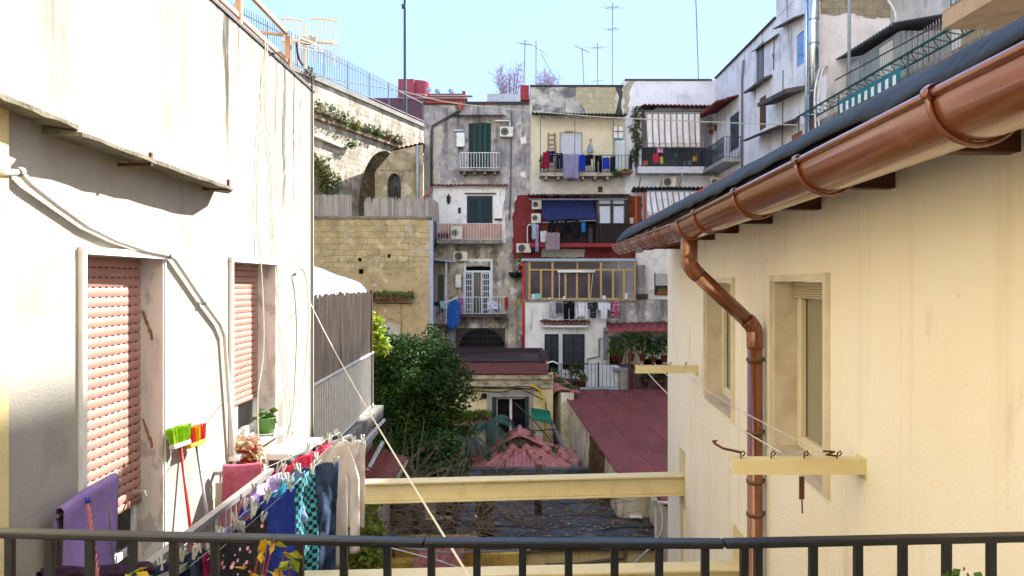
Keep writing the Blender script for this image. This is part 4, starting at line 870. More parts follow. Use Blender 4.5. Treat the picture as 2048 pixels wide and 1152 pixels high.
potted(1232, 1000, 19.2, .5, .6, 'tuft of grass growing at the far right of the black roof', CONC, GRASSY, 'grass_tuft', ph=.04, n=160, seed=4, size=.25)
for k in range(5):
    y = 17.1+k*.95; MB().surf(lambda u, v: (-.85+u*4.1, y+v*.12+.03*noise.noise(V((u*4, k, 0))), bf((.3+u*4.1)/4.5, (y-16.2)/5.6)[2]+.03+.012*math.sin(v*3.14)), 40, 3).build('lap_seam', BITF, bh, True, solid=.012)
m = MB()
for k in range(420):
    x, y = rn.uniform(-.8, 3.2), rn.uniform(16.5, 21.5); c = V((x, y, bf((x+1.15)/4.5, (y-16.2)/5.6)[2]+.03)); a_ = rn.uniform(0, 6.28); r_ = rn.uniform(.025, .09)
    m.add([c+V((math.cos(a_)*r_, math.sin(a_)*r_, 0)), c+V((-math.sin(a_)*r_*.5, math.cos(a_)*r_*.5, .02)), c+V((-math.cos(a_)*r_, -math.sin(a_)*r_, .005)), c+V((math.sin(a_)*r_*.5, -math.cos(a_)*r_*.5, .012))], [(0, 1, 2, 3)])
one(m, 'leaf_litter', surface('leaf_litter', '7a5f42', [('a99c88', 4, .5, .6, .9)], .9), 'scattered dry leaves and grit on the black felt roof', 'leaf litter', kind='stuff', raw=True)
# lower tiled roof with yellow wall at the bottom
lt = thing('tiled_outhouse', 'low outhouse with pink clay tiles at the bottom of the courtyard', 'outhouse', (-1.5, 14.8, -9))
m = MB(); corr(m, P(850, 1073, 15.6), P(938, 1073, 15.6), P(790, 1185, 13.1)-P(838, 1073, 15.6), .22, .05, 5); m.build('tiles', TILE, lt, True)
q0, q1 = P(775, 1100, 14.8), P(850, 1100, 14.8); MB().box(q0.x, P(950, 1100, 14.8).x, 15.7, 16.1, -9, -5.4).build('wall', surface('ochre_wall', 'c09a3f', [('8f6f2a', 3, .45, .7, .7)], .9), lt)
MB().box(-2.6, -1.9, 15.0, 15.3, -9, -5.6).box(-.85, .3, 15.9, 16.15, -9, -5.75).build('pillar', surface('ochre_pillar', 'c8a552', [('8f6f2a', 3, .45, .7, .7)], .9), lt)
m = MB(); m.tube([P(780, 1092, 13.5), P(900, 1106, 14), P(1060, 1100, 15.5)], .02, 6).tube([P(782, 1096, 13.2), P(880, 1122, 13.2), P(935, 1142, 13.2)], .015, 6); one(m, 'drying_rods', ZINC, 'two thin metal rods crossing above the pink tiles', 'rod')
m = MB(); m.tube([P(735, 1152, 12.9), P(766, 1055, 13.4)], .02, 6); one(m, 'garden_pole', S('2f8088', .5), 'thin teal pole leaning among the vine leaves', 'pole')
m = MB(); m.tube([P(1265, 1130, 15.9), P(1312, 1084, 15.9)], .03, 6); one(m, 'bare_pipe', ZINC, 'short grey pipe sloping against the outbuilding wall', 'pipe')
# ================================================================== tiled garden pavilion
pv = thing('garden_pavilion', 'pavilion with pink clay tiled hipped roof and ridge cap', 'pavilion', (.25, 24, -9))
ap = V((.25, 24.2, -5.03)); rim = []
for k in range(8):
    an_ = (k+.5)*math.pi/4; rim.append(V((.25+2.0*math.cos(an_)*(1.0), 24.2+1.95*math.sin(an_), -5.72)))
def pav_face(a, b, top, cols=6, steps=6):
    mid = (a+b)/2; hu = (b-a)/2; nn = hu.cross(top-mid).normalized(); nn = nn if nn.z > 0 else -nn
    def g(t, w_):
        tt = -1+2*t; v = w_*(1-abs(tt))*.985; wv = math.sin(math.pi*2*cols*t-math.pi/2)
        return mid+hu*tt+(top-mid)*v+nn*(.055*(abs(wv)**.6*(1 if wv > 0 else -1))+.035*(1-(v*steps) % 1))
    return MB().surf(g, cols*12, 42)
for k in range(8):
    a, b = rim[k], rim[(k+1) % 8]
    pav_face(a, b, ap).build('roof_tiles', TILE, pv, True)
    h = MB(); 
    for s_ in range(6):
        p, q = a.lerp(ap, s_/6.4), a.lerp(ap, (s_+1.1)/6.4); h.tube([p+V((0, 0, .05)), q+V((0, 0, .02))], [.12, .1], 8)
    h.build('hip_tiles', TILE, pv, True)
m = MB(); corr(m, ap+V((0, .45, .28)), ap+V((0, -.55, .22)), (.72, 0, -.34), .2, .035, 2); m.build('ridge_cap', TILE, pv, True)
m = MB(); corr(m, ap+V((0, .45, .28)), ap+V((0, -.55, .22)), (-.72, 0, -.34), .2, .035, 2); m.build('ridge_cap', TILE, pv, True)
m = MB(); m.tube([ap+V((0, .5, .29)), ap+V((0, -.6, .23))], .085, 8); m.build('ridge_tile', TILE, pv, True)
MB().lathe(ap-V((0, 0, .12)), [(.55, 0), (.5, .18), (.42, .3)], 8).build('lantern', S('4a4436', .9), pv)
MB().lathe((.25, 24.2, -9), [(1.7, 0), (1.7, 3.25), (.1, 3.3)], 8).build('wall', YPL, pv)
for i, (px, py) in enumerate([(1108, 905), (1075, 925), (975, 920), (1000, 905)]):
    potted(px, py, 23.4, .22, .25, 'weed tuft on the pink pavilion tiles, %s' % ['right of the ridge cap', 'on the front tiles', 'low on the left slope', 'just left of the ridge cap'][i], TILED, FOL_M, 'weed_tuft', ph=.03, n=26, seed=i, group='weeds on the pavilion', size=.12)
# ================================================================== red roofed block
RROOF = surface('red_roof_paint', '793431', [('5c2828', (1.2, .35, 1), .42, .68, .8), ('9c5c62', (3, 1.2, 1), .58, .75, .6), ('3f2530', (6, 1.5, 1), .62, .78, .6), ('b08a90', 26, .72, .78, .7)], .55, bump=.25, bscale=9, spec=.4)
RUINW = surface('peeling_white_wall', 'c9bfa9', [('8f8468', 1.6, .45, .65, .85), ('d9d3c4', 2.3, .5, .7, .8), ('4f4637', (4, 4, .7), .55, .72, .8), ('a89c5a', (3, 3, .4), .6, .75, .5)], .95, bump=.6, bscale=12)
rb = thing('red_roofed_block', 'long low block with a dark red painted flat roof', 'outbuilding', (3.5, 24, -9))
XL = [(2.46, 17.8), (2.05, 31.5)]
ZR = -4.5
edge = [(2.46, 17.8), (2.38, 20), (2.25, 24), (2.12, 28), (2.0, 31.6)]
m = MB(); bb = len(m.v)
def rrf(u, v):
    y = 17.8+13.8*v; xl = 2.46-.46*v; x = xl+(9-xl)*u
    return (x, y, ZR+.03*noise.noise(V((x*1.2, y*.6, 1)))+(.05 if u < .012 else 0))
m.surf(rrf, 80, 50); m.build('roof_sheet', RROOF, rb, True, solid=.05)
xn = lambda y: 2.46-.46*(y-17.8)/13.8
for k in range(6):
    MB().surf(lambda u, v: (lambda y: (xn(y)+.95+k*1.02+v*.1+.02*noise.noise(V((y, k, 3))), y, ZR+.03*noise.noise(V(((xn(y)+.95+k*1.02)*1.2, y*.6, 1)))+.028+.012*math.sin(v*3.14)))(17.85+13.6*u), 50, 3).build('lap_seam', RROOF, rb, True, solid=.01)
m = MB()
for k in range(60):
    x, y = rn.uniform(2.8, 8), rn.uniform(18, 31); c = V((x, y, ZR+.03*noise.noise(V((x*1.2, y*.6, 1)))+.035)); r_ = rn.uniform(.012, .03); m.lathe(c, [(r_, 0), (r_*.6, r_*.5), (.001, r_*.6)], 5)
one(m, 'roof_grit', S('b5a9a4', .9), 'pale grit and crumbs scattered on the red painted roof', 'grit', kind='stuff', raw=True)
m = MB(); m.quad((xn(17.9)+.07, 17.9, -9), (xn(31.5)+.07, 31.5, -9), (xn(31.5)+.07, 31.5, ZR-.03), (xn(17.9)+.07, 17.9, ZR-.03)); m.quad((xn(17.9)+.07, 17.9, -9), (9, 17.9, -9), (9, 17.9, ZR-.03), (xn(17.9)+.07, 17.9, ZR-.03)); m.build('wall', RUINW, rb)
ext = thing('red_roof_annex', 'lower red roofed annex stepping forward beside the cream house', 'outbuilding', (4, 16, -9))
MB().surf(lambda u, v: (2.98+u*2.4+(1-v)*.15, 15.4+v*2.4, ZR-.06+.02*noise.noise(V((u*5, v*3, 0)))), 16, 12).build('roof_sheet', RROOF, ext, True, solid=.05)
MB().box(3.25, 5.3, 15.5, 17.7, -9, ZR-.1).build('wall', RUINW, ext)
m = MB(); m.tube([P(1232, 950, 17.7), P(1283, 950, 17.7)], .035, 6); m.tube([P(1310, 1005, 15.4), P(1345, 1006, 15.4)], .035, 6); m.tube([P(1310, 1000, 15.35), P(1312, 1080, 15.35), P(1290, 1090, 15.35)], .03, 6); m.tube(curve([P(1300, 990, 15.3), P(1318, 1010, 15.3), P(1325, 1050, 15.3), P(1312, 1082, 15.3)]), .02, 5); m.build('pipe', S('c9c4b6', .6), ext)
MB().pbox(1302, 1314, 986, 1002, 15.2, .1).build('junction_box', S('c9c4b6', .6), ext)
# long slanted drain pipe and creeper stems on that wall
m = MB(); m.tube([P(1098, 835, 28.5), P(1130, 900, 25), P(1160, 945, 22.7), P(1175, 965, 21.8)], .07, 8); m.tube([P(1106, 850, 28), P(1125, 892, 25.3), P(1150, 938, 22.9)], .05, 6); one(m, 'drain_pipe', S('6f6d70', .6), 'grey drain pipes sloping along the red roofed block wall', 'drainpipe')
m = MB()
for k in range(34):
    y = rn.uniform(19.8, 22.6); x = xn(y)+.03; z = ZR-.08; q = [V((x, y, z))]
    for j in range(5): q.append(q[-1]+V((rn.uniform(-.05, .03), rn.uniform(-.12, .12), -rn.uniform(.1, .3))))
    m.tube(q, [.03, .028, .025, .02, .015, .01], 4, False)
one(m, 'dead_creeper', surface('creeper_brown', '56402c', rough=.95), 'mass of dead brown creeper hanging from the red roof edge', 'creeper')
# ================================================================== yellow garden house with dark double door
GY = 28.5
GYEL = surface('garden_yellow_plaster', 'cbbb93', [('a6946c', 2, .45, .7, .6), ('6b5f48', (3.5, 3.5, .5), .54, .74, .75), ('e3d5a8', 3.5, .55, .75, .5)], .95, bump=.35)
gh = thing('garden_house', 'yellow garden house with dark green shutter door', 'house', (-.5, 30, -9))
X0, X1 = P(850, 0, GY).x, P(1106, 0, GY).x
hs = [(P(984, 0, GY).x, P(1058, 0, GY).x, -9, P(0, 794, GY).z), (P(870, 0, GY).x, P(942, 0, GY).x, -9, P(0, 852, GY).z)]
m = MB(); m.holed(X0, X1, -9, P(0, 745, GY).z, hs, lambda u, z, n: V((u, GY-n, z)), .5); m.quad((X1, GY, -9), (X1, GY+6, -9), (X1, GY+6, P(0, 745, GY).z), (X1, GY, P(0, 745, GY).z)); m.build('wall', GYEL, gh)
m = MB(); m.box(X0, X1, GY+.6, GY+.65, -9, -4); m.build('shade_backing', S('17150f', .95, var=0), gh)  # near-black plate: darkness of the interior put into its colour
FRS = surface('grey_stone_surround', '8d8a88', [('6c6762', 3, .45, .7, .7), ('a9a6a2', 6, .5, .75, .5)], .85, bump=.3)
m = MB(); m.pbox(975, 984, 794, 900, GY-.05, .14).pbox(1058, 1066, 794, 900, GY-.05, .14).pbox(975, 1066, 783, 793.9, GY-.06, .15); m.build('door_surround', FRS, gh)
d = MB(); d.pbox(985, 1057, 795, 798, GY+.2, .08); d.pbox(1019, 1024, 798, 900, GY+.18, .08); d.pbox(993, 995, 798, 900, GY+.2, .06); do = d.build('door', S('cfcfc8', .5), gh)
MB().pbox(986, 1056, 797, 900, GY+.3, .02).build('glass', GLASSD, do)
for a, b in ((985, 993), (1050, 1058)):
    s = MB(); s.pbox(a, b, 795, 900, GY+.02, .05)
    for k in range(20): s.pbox(a+1, b-1, 799+k*5, 801+k*5, GY-.0, .02)
    s.build('shutter', GREEN_DOOR, gh)
CORN = surface('stained_cornice', 'a99e86', [('5a5246', (3, 3, 4), .42, .65, .8), ('2f2b26', (2, 2, 7), .55, .75, .8), ('cfc7b3', 4, .55, .75, .6)], .95, bump=.5, bscale=15)
zt = P(0, 745, GY).z
m = MB(); m.box(X0, X1-.05, GY-.12, GY+.3, P(0, 775, GY).z, P(0, 768, GY).z).box(X0, X1-.05, GY-.2, GY+.3, P(0, 757, GY).z, P(0, 749, GY).z).box(X0, X1-.03, GY-.07, GY+.4, P(0, 767.9, GY).z, P(0, 757.1, GY).z); m.build('cornice', CORN, gh)
MB().surf(lambda u, v: (X0+(X1-X0-.2)*u, GY-.27+v*2.2, zt+.0+v*.25+.03*noise.noise(V((u*14, v*3, 0)))), 40, 6).build('eave_sheet', surface('red_eave', '6a3530', [('40302c', 4, .45, .7, .8)], .8, bump=.4, bscale=12), gh, solid=.05)
MB().box(X0, X1-.1, GY+1.6, GY+1.9, zt-.1, P(0, 722, GY+1.6).z).build('parapet_wall', CORN, gh)
# dark rooftop behind
RFD = surface('patched_dark_roof', '2e2529', [('6e2a22', (.9, .7, 1), .55, .68, .85), ('473b40', 3, .45, .75, .6)], .6, bump=.3, bscale=8)
zr0, zr1 = P(0, 724, 30.1).z, P(0, 708, 36).z
m = MB(); m.surf(lambda u, v: (P(905, 0, 30.1).x+(P(1090, 0, 30.1).x-P(905, 0, 30.1).x)*u, 29.95+v*6, zr0+.05+(zr1-zr0)*v*.9+.02*noise.noise(V((u*8, v*5, 0)))), 30, 20); m.build('roof_felt', RFD, gh, True, solid=.05)
m = MB(); m.beam((P(868, 0, 36).x, 35.9, zr1+.15), (P(1085, 0, 36).x, 35.9, zr1+.12), .3, .34); m.beam((P(1085, 0, 36).x, 35.9, zr1+.1), (P(1090, 0, 30.1).x, 30.2, zr0+.1), .34, .25); m.build('roof_kerb', surface('kerb_felt', '2b2328', [('5a2420', 2, .55, .7, .8)], .7), gh)
MB().box(P(868, 0, 36).x, P(1085, 0, 36).x, 35.5, 37.9, -9, zr1).build('rear_wall', OLDW, gh)
m = MB(); m.tube(curve([P(1068, 727, 30), P(1090, 728, 30), P(1105, 723, 30), P(1117, 728, 30)]), .03, 6); one(m, 'loose_pipe', WHITE, 'white pipe lying at the dark roof corner', 'pipe', smooth=True)
cab = MB()
for pts_ in ([(930, 772), (990, 776), (1050, 773), (1075, 780), (1090, 800)], [(925, 776), (980, 774), (1060, 779), (1085, 790), (1096, 830)], [(940, 781), (1000, 784), (1040, 779), (1088, 800)]): cab.tube(curve([P(x, y, GY-.25) for x, y in pts_]), .02, 4)
one(cab, 'wall_cables', CABK, 'bundle of sagging dark cables along the yellow house cornice', 'cable')
one(MB().tube(curve([P(1060, 769, GY-.3), P(1078, 780, GY-.3), P(1088, 800, GY-.3), P(1088, 830, GY-.3), P(1092, 880, GY-.3)]), .035, 5), 'garden_hose', S('c9b01f', .5), 'yellow hose hanging down the yellow house corner', 'hose', smooth=True)
one(MB().tube([P(1030, 806, GY-.9), P(1065, 838, GY-1.4), P(1104, 884, GY-1.9)], .025, 5), 'slanted_cable', CABK, 'dark cable slanting down in front of the garden door', 'cable')
# ledge with grass over small door, green corrugated sheet, lamp, meter
gl = thing('grass_topped_canopy', 'small tiled canopy overgrown with grass on the yellow house', 'canopy', P(935, 838, GY-.3))
m = MB(); corr(m, P(890, 833, GY-.1), P(977, 833, GY-.1), (0, -.45, -.12), .16, .03, 1); m.build('tiles', REDT, gl, True)
m = MB(); leaf_cloud(m, [(P(x, 828, GY-.3), .25, .25, .09) for x in range(895, 978, 10)], 900, .14, rn, 1.5); m.build('grass', surface('moss_green', '4a5a1c', [('6d7a2a', 5, .45, .7, .7)], .8, trans=.2), gl, raw=True)
gs = MB(); pa, pb = P(1061, 815, GY-.5), P(1100, 822, GY-.7); corr(gs, pa, pb, (0.05, -.5, -.38), .1, .02); one(gs, 'corrugated_sheet', S('0f6b52', .45, var=.1), 'bent green corrugated plastic sheet at the yellow house corner', 'sheet', smooth=True, solid=.01)
lm = thing('garden_lamp', 'black round hooded lamp beside the garden door', 'lamp', P(1055, 878, GY-2))
c = P(1055, 878, GY-2); MB().lathe(c, [(.02, -3.5), (.02, .05), (.1, .06), (.12, .2), (.3, .22), (.12, .34), (.03, .4)], 12).build('body', DARKM, lm, True)
mb_ = thing('meter_cabinet', 'grey white meter cabinet on the yellow house beside the door', 'cabinet', P(1074, 900, GY-.3)); MB().pbox(1063, 1085, 868, 905, GY-.4, .3).build('case', S('c6c6c2', .6), mb_, bevel=.01); MB().pbox(1069, 1077, 876, 886, GY-.41, .009).build('vent', S('8a8a88', .6), mb_)
m = MB(); m.tube([P(1060, 862, GY-.6), P(1118, 858, 26)], .02, 5).tube(curve([P(1100, 858, 26.5), P(1112, 866, 26), P(1104, 874, 26), P(1100, 868, 26)]), .012, 4); one(m, 'iron_bracket', DARKM, 'thin wrought iron bracket with a scroll beside the meter cabinet', 'bracket')
m = MB(); m.lathe(P(968, 792, GY-.02), [(.001, 0), (.1, 0), (.12, .02)], 12, (0, -1, 0)); one(m, 'vent_hole', S('14130f', .9, var=0), 'round dark vent hole in the yellow wall', 'vent')
# tiled wall coping to the right of the yellow house
cp = thing('tiled_coping', 'weedy red tiled coping between yellow house and white terrace', 'coping', P(1110, 770, 30))
m = MB(); corr(m, P(1085, 745, 31.6), P(1122, 778, 28.6), (.75, .2, -.22), .2, .04, 2); corr(m, P(1085, 745, 31.6), P(1122, 778, 28.6), (-.45, -.1, -.25), .2, .04, 2); m.build('tiles', TILE, cp, True)
m = MB(); leaf_cloud(m, [(P(1098, 742, 31), .35, .3, .16), (P(1118, 760, 30), .2, .5, .12), (P(1135, 772, 29.2), .3, .3, .1)], 420, .16, rn); m.build('weeds', FOL_M, cp, raw=True)
MB().prism([(P(1085, 745, 31.6).x, 31.6, -9), (P(1122, 778, 28.6).x, 28.6, -9), (P(1122, 778, 28.6).x, 28.6, -4.2), (P(1085, 745, 31.6).x, 31.6, -4.0)], (.5, .1, 0)).build('wall', RUINW, cp)
# ================================================================== far facades (about 38 m away)
FY = 38.0
px = lambda x, Y=FY: (x-CX)/F*Y
pz = lambda y, Y=FY: (HY-y)/F*Y
mpF = lambda Y: (lambda u, z, n: V((u, Y-n, z)))
def hp(x0, x1, y0, y1, Y=FY, d=.25): return (px(x0, Y), px(x1, Y), pz(y1, Y), pz(y0, Y), d)
def shell(b, x0, x1, ytop, zb, Y, depth, holes, mat, sides='lr'):
    m = MB(); X0, X1, zt = px(x0, Y), px(x1, Y), pz(ytop, Y)
    m.holed(X0, X1, zb, zt, holes, mpF(Y))
    if 'l' in sides: m.quad((X0, Y, zb), (X0, Y+depth, zb), (X0, Y+depth, zt), (X0, Y, zt))
    if 'r' in sides: m.quad((X1, Y, zb), (X1, Y+depth, zb), (X1, Y+depth, zt), (X1, Y, zt))
    m.quad((X0, Y+depth, zb), (X1, Y+depth, zb), (X1, Y+depth, zt), (X0, Y+depth, zt)); m.quad((X0, Y, zt), (X1, Y, zt), (X1, Y+depth, zt), (X0, Y+depth, zt))
    return m.build('wall', mat, b)
def pb(b, name, mat, *boxes, bevel=0):
    """a part made of boxes given in photo pixels: (x0, x1, y0, y1, Y, depth)"""
    m = MB()
    for q in boxes: m.pbox(*q)
    return m.build(name, mat, b, bevel=bevel)
def rag(pp, seed, j=2.5, step=7):
    """outline with a ragged edge"""
    rnd = random.Random(seed); out = []; n = len(pp)
    for i in range(n):
        a, b = pp[i], pp[(i+1) % n]; L = math.hypot(b[0]-a[0], b[1]-a[1]); k = max(1, int(L/step))
        for q in range(k): t = q/k; out.append((a[0]+(b[0]-a[0])*t+(rnd.uniform(-j, j) if q else 0), a[1]+(b[1]-a[1])*t+(rnd.uniform(-j, j) if q else 0)))
    return out
def patch(b, name, mat, pp, Y, d=.012, seed=1, j=2.5):
    m = MB(); m.prism([P(x, y, Y) for x, y in rag(pp, seed, j)], (0, -d, 0)); return m.build(name, mat, b)
def shutters(b, x0, x1, y0, y1, Y, mat, leaves=2, pitch=2.6):
    o = None; w_ = (x1-x0)/leaves
    for i in range(leaves):
        m = MB(); a = x0+i*w_; c = a+w_-.6
        m.pbox(a, a+2.2, y0, y1, Y, .05).pbox(c-2.2, c, y0, y1, Y, .05).pbox(a+2.2, c-2.2, y0, y0+2.5, Y, .05).pbox(a+2.2, c-2.2, y1-2.5, y1, Y, .05)
        y = y0+3
        while y < y1-4: m.add([P(a+2.2, y, Y+.035), P(c-2.2, y, Y+.035), P(c-2.2, y+pitch*.8, Y+.005), P(a+2.2, y+pitch*.8, Y+.005)], [(0,1,2,3)]); y += pitch
        m.pbox(a+2.2, c-2.2, y0+2, y1-2, Y+.04, .006)
        o = m.build('shutter', mat, b)
    return o
def balcony(b, x0, x1, ytop, yslab, yb, Y, proj, rmat, smat, sp=.13, r=.012, corbels=3, rt=.02):
    """slab with its front face Y-proj away and a railing on three sides"""
    Yf = Y-proj; a, c = px(x0, Yf), px(x1, Yf); z0, z1 = pz(yb, Yf), pz(yslab, Yf)
    m = MB().box(a, c, Yf, Y+.0, z0, z1)
    for i in range(corbels):
        x = a+(c-a)*(i+.5)/corbels; m.box(x-.05, x+.05, Yf+.12, Y, z0-.14, z0-.001)
    s = m.build('balcony', smat, b)
    rl_ = railing([(a+.04, Y-.03), (a+.04, Yf+.04), (c-.04, Yf+.04), (c-.04, Y-.03)], z1+.05, pz(ytop, Yf), sp, r, rt); rl_.build('railing', rmat, s)
    return s
def pole_part(b, name, mat, pts, r, n=6): return MB().tube(pts, r, n).build(name, mat, b, True)
# ---- grey house ---------------------------------------------------------------
GREYP = surface('grey_cement_render', '9d9896', [('757172', 1.0, .44, .62, .75), ('bdb8b2', 1.5, .52, .64, .9), ('3b3838', (3.2, 3.2, .3), .5, .66, .85, 4.5, 9.2), ('c2b699', 2.2, .58, .68, .6), ('4f4b4b', (7, 7, 3), .57, .7, .7)], .95, bump=.4, bscale=10)
gH = thing('grey_house', 'grey weathered rendered house with three stacked balconies', 'house', (px(954), FY+2, -9))
zb = -9
shell(gH, 848, 1060, 206, zb, FY, 6.5, [hp(937, 982, 246, 342), hp(934, 985, 392, 482), hp(928, 985, 533, 633), hp(912, 1010, 656, 760, d=.6)], GREYP)
pb(gH, 'shade_backing', S('1b1a1a', .95, var=0), (925, 1012, 230, 760, FY+.7, .1))  # near-black sheet behind all openings, painting the unlit interior
WP = surface('white_paint_flaking', 'dcd9d6', [('aaa49c', 2.0, .5, .7, .7), ('efece8', 3, .5, .7, .5), ('6f6a64', (4, 4, .6), .62, .75, .5)], .9, bump=.3)
for q, jj in (([(866, 372), (933.6, 372), (933.6, 486), (868, 486)], 0), ([(933.7, 372), (985.4, 372), (985.4, 391.5), (933.7, 391.5)], 0), ([(985.5, 372), (1000, 372), (1000, 486), (985.5, 486)], 0), ([(1000.1, 372), (1012, 372), (1008, 420), (1012, 486), (1000.1, 486)], 2)): patch(gH, 'painted_wall', WP, q, FY, .012, 3, jj)
patch(gH, 'bare_plaster', surface('pale_bare_plaster', 'b4aea2', [('8f897e', 2, .45, .7, .7)], .95, bump=.5), [(869, 255), (884, 250), (882, 300), (876, 330), (883, 368), (866, 370)], FY, .008, 5)
for i, pp in enumerate([[(1040, 275), (1052, 272), (1053, 286), (1042, 288)], [(1040, 345), (1050, 342), (1052, 356), (1041, 352)], [(1030, 395), (1048, 388), (1046, 440), (1027, 470)]]): patch(gH, 'white_patch', WP, pp, FY, .008, 9+i, 1.5)
LOWP = surface('stained_lower_plaster', 'a59e93', [('d6cfc2', 1.3, .5, .6, .95), ('57524c', (2, 2, .8), .48, .62, .85), ('bb9f5e', 1.7, .57, .66, .9), ('3c3936', 5, .57, .7, .7)], .95, bump=.6, bscale=9)
m = MB(); m.holed(px(868), px(1046), zb, pz(488.5), [hp(928, 985, 533, 633, d=0), hp(912, 1010, 656, 760, d=0)], lambda u, z, n: V((u, FY-.014, z))); m.build('stained_wall', LOWP, gH)
ROOFD = surface('dark_roof_edge', '3b3432', [('6a2a24', (.8, .8, 1), .55, .66, .9)], .8)
pb(gH, 'roof_edge', ROOFD, (846, 1058, 203, 208, FY-.12, .6)); pb(gH, 'red_trim', S('9a2f28', .7), (850, 915, 202, 206, FY-.16, .1))
m = MB(); corr(m, P(905, 231, FY+.0), P(1012, 231, FY+.0), (0, -.55, -.1), .16, .025); m.build('door_canopy', S('2e2b2c', .7), gH, solid=.02)
m = MB(); corr(m, P(866, 369, FY), P(1016, 369, FY), (0, -.35, -.1), .2, .03); m.build('tile_ledge', REDT, gH, solid=.02)
pb(gH, 'cornice', S('5c554d', .9), (929, 992, 385.5, 388, FY-.12, .2))
shutters(gH, 938, 981.5, 247, 342, FY+.06, GREEN_DOOR, 4); shutters(gH, 935, 984.5, 393, 482, FY+.06, S('23363c', .6), 2)
balcony(gH, 918, 1000, 305, 337, 342, FY, .75, WHITE, CONC, .14, .014, 4); balcony(gH, 873, 1005, 447, 480, 487, FY, .95, S('c9ccd2', .5), CONC, .14, .013, 0); balcony(gH, 921, 1014, 594, 629, 635, FY, .9, S('c4c8d0', .5), S('4c3a36', .9), .15, .013, 2)
m = MB().pbox(868, 1004, 448, 480, FY-.03, .02); m.build('parapet_tiles', surface('peach_tiles', 'bd8f78', [('9c6f5a', 3, .45, .7, .6)], .7), gH)
# lattice gate doors of the lowest balcony
lat = S('cfd4dc', .45, var=.05)
m = MB()
for x0, x1 in ((928, 932), (981, 985)): m.pbox(x0, x1, 522, 633, FY-.06, .1)
m.pbox(928, 985, 518, 523, FY-.06, .1).pbox(932, 981, 541, 545, FY-.05, .08); fo = m.build('gate_frame', lat, gH)
for x0, x1 in ((927, 947), (962, 981)):
    m = MB(); m.pbox(x0, x0+2, 545, 632, FY-.14, .04).pbox(x1-2, x1, 545, 632, FY-.14, .04)
    for k in range(8): m.pbox(x0+2, x1-2, 546+k*12, 547.4+k*12, FY-.13, .02)
    for k in range(4): m.pbox(x0+4+k*4, x0+5+k*4, 546, 632, FY-.125, .015)
    m.build('gate_leaf', lat, gH)
pb(gH, 'glass_panel', GLASSG, (948, 961, 546, 632, FY+.12, .02)); pb(gH, 'curtain', S('b08a3a', .6, var=.35, vs=8), (943, 966, 548, 590, FY+.2, .02))
# arched grating
arch = [(916+46*(1-math.cos(t*math.pi/14)), 696-40*math.sin(t*math.pi/14)) for t in range(15)]
m = MB(); m.prism([P(912, 656, FY), P(1010, 656, FY), P(1010, 700, FY)]+[P(x+2, y, FY) for x, y in reversed(arch)]+[P(912, 700, FY)], (0, .2, 0)); m.build('arch_surround', S('4f4a46', .95), gH)
m = MB()
for k in range(20): m.pbox(914+k*5, 915+k*5, 657, 712, FY-.03, .02)
for k in range(5): m.pbox(912, 1010, 660+k*11, 661.2+k*11, FY-.025, .02)
m.build('grating', S('24272c', .6), gH)
pb(gH, 'pier', S('8d8f98', .9, var=.25), (894, 910, 665, 720, FY-.25, .2)); pb(gH, 'pier', S('8d8f98', .9, var=.25), (866, 872, 440, 720, FY-.3, .3))
# left cantilever porch with post
po = thing('balcony_porch', 'small cantilevered porch with bars left of the lowest grey balcony', 'porch', (px(882), FY-.9, pz(655)))
pb(po, 'floor', S('54423c', .9), (865, 893, 647, 653, FY-1.1, 1.05)); m = railing([(px(867, FY-1.1), FY-.1), (px(867, FY-1.1), FY-1.05), (px(892, FY-1.1), FY-1.05)], pz(646, FY-1), pz(605, FY-1), .13, .012, .018); m.build('railing', S('c4c8d0', .5), po)
pb(po, 'post', S('c9ccd4', .5), (891, 894, 524, 650, FY-1.05, .06)); m = MB(); m.add([P(862, 519, FY-1.2), P(910, 524, FY-1.2), P(917, 520, FY-.1), P(866, 515, FY-.1)], [(0,1,2,3)]); m.build('roof', S('b9bcc4', .6), po, solid=.03)
pb(po, 'side_window', S('9aa0aa', .5), (873, 875, 548, 625, FY-.25, .05), (888, 890, 548, 625, FY-.25, .05), (875, 888, 546, 549, FY-.25, .05)); pb(po, 'pane', GLASSG, (875, 888, 549, 625, FY-.22, .02))
def lamp(x, y, Y, label):
    c = P(x, y, Y-.16); t = thing('wall_lantern', label, 'lamp', c); MB().lathe(c, [(.03, -.28), (.08, -.2), (.1, .05), (.12, .06), (.03, .18), (.02, .24)], 8).tube([c+V((0, 0, .2)), c+V((0, .16, .2))], .02, 5).build('lantern', DARKM, t)
lamp(897, 397, FY, 'black wall lantern on the white painted part of the grey house')
def item(name, mat, label, cat, *boxes, bevel=.01, group=None): 
    m = MB()
    for q in boxes: m.pbox(*q)
    return one(m, name, mat, label, cat, group, bevel=bevel)
def box_thing(name, label, cat, parts):
    q = parts[0][2]; t = thing(name, label, cat, P((q[0]+q[1])/2, q[3], q[4]))
    for pn, mt, *bx in parts: pb(t, pn, mt, *bx, bevel=.008)
    return t
box_thing('gas_boiler', 'white gas boiler left of the top green door of the grey house', 'boiler', [('case', WHITE, (913, 929, 265, 293, FY-.32, .32)), ('flue', S('c0c3c8', .4), (907, 927, 259, 262, FY-.2, .1)), ('pipe', DARKM, (917, 919, 293, 305, FY-.15, .04), (923, 924.5, 293, 302, FY-.15, .04))])
box_thing('gas_boiler', 'white boiler beside the open lattice gate of the lowest balcony', 'boiler', [('case', WHITE, (911, 922, 549, 575, FY-.3, .3)), ('pipe', DARKM, (914, 915, 575, 586, FY-.15, .03))])
box_thing('meter_box', 'white meter box beside the dark green middle door', 'box', [('case', WHITE, (988, 1005, 409, 437, FY-.2, .18)), ('tray', DARKM, (989, 1003, 437.5, 440, FY-.22, .2))])
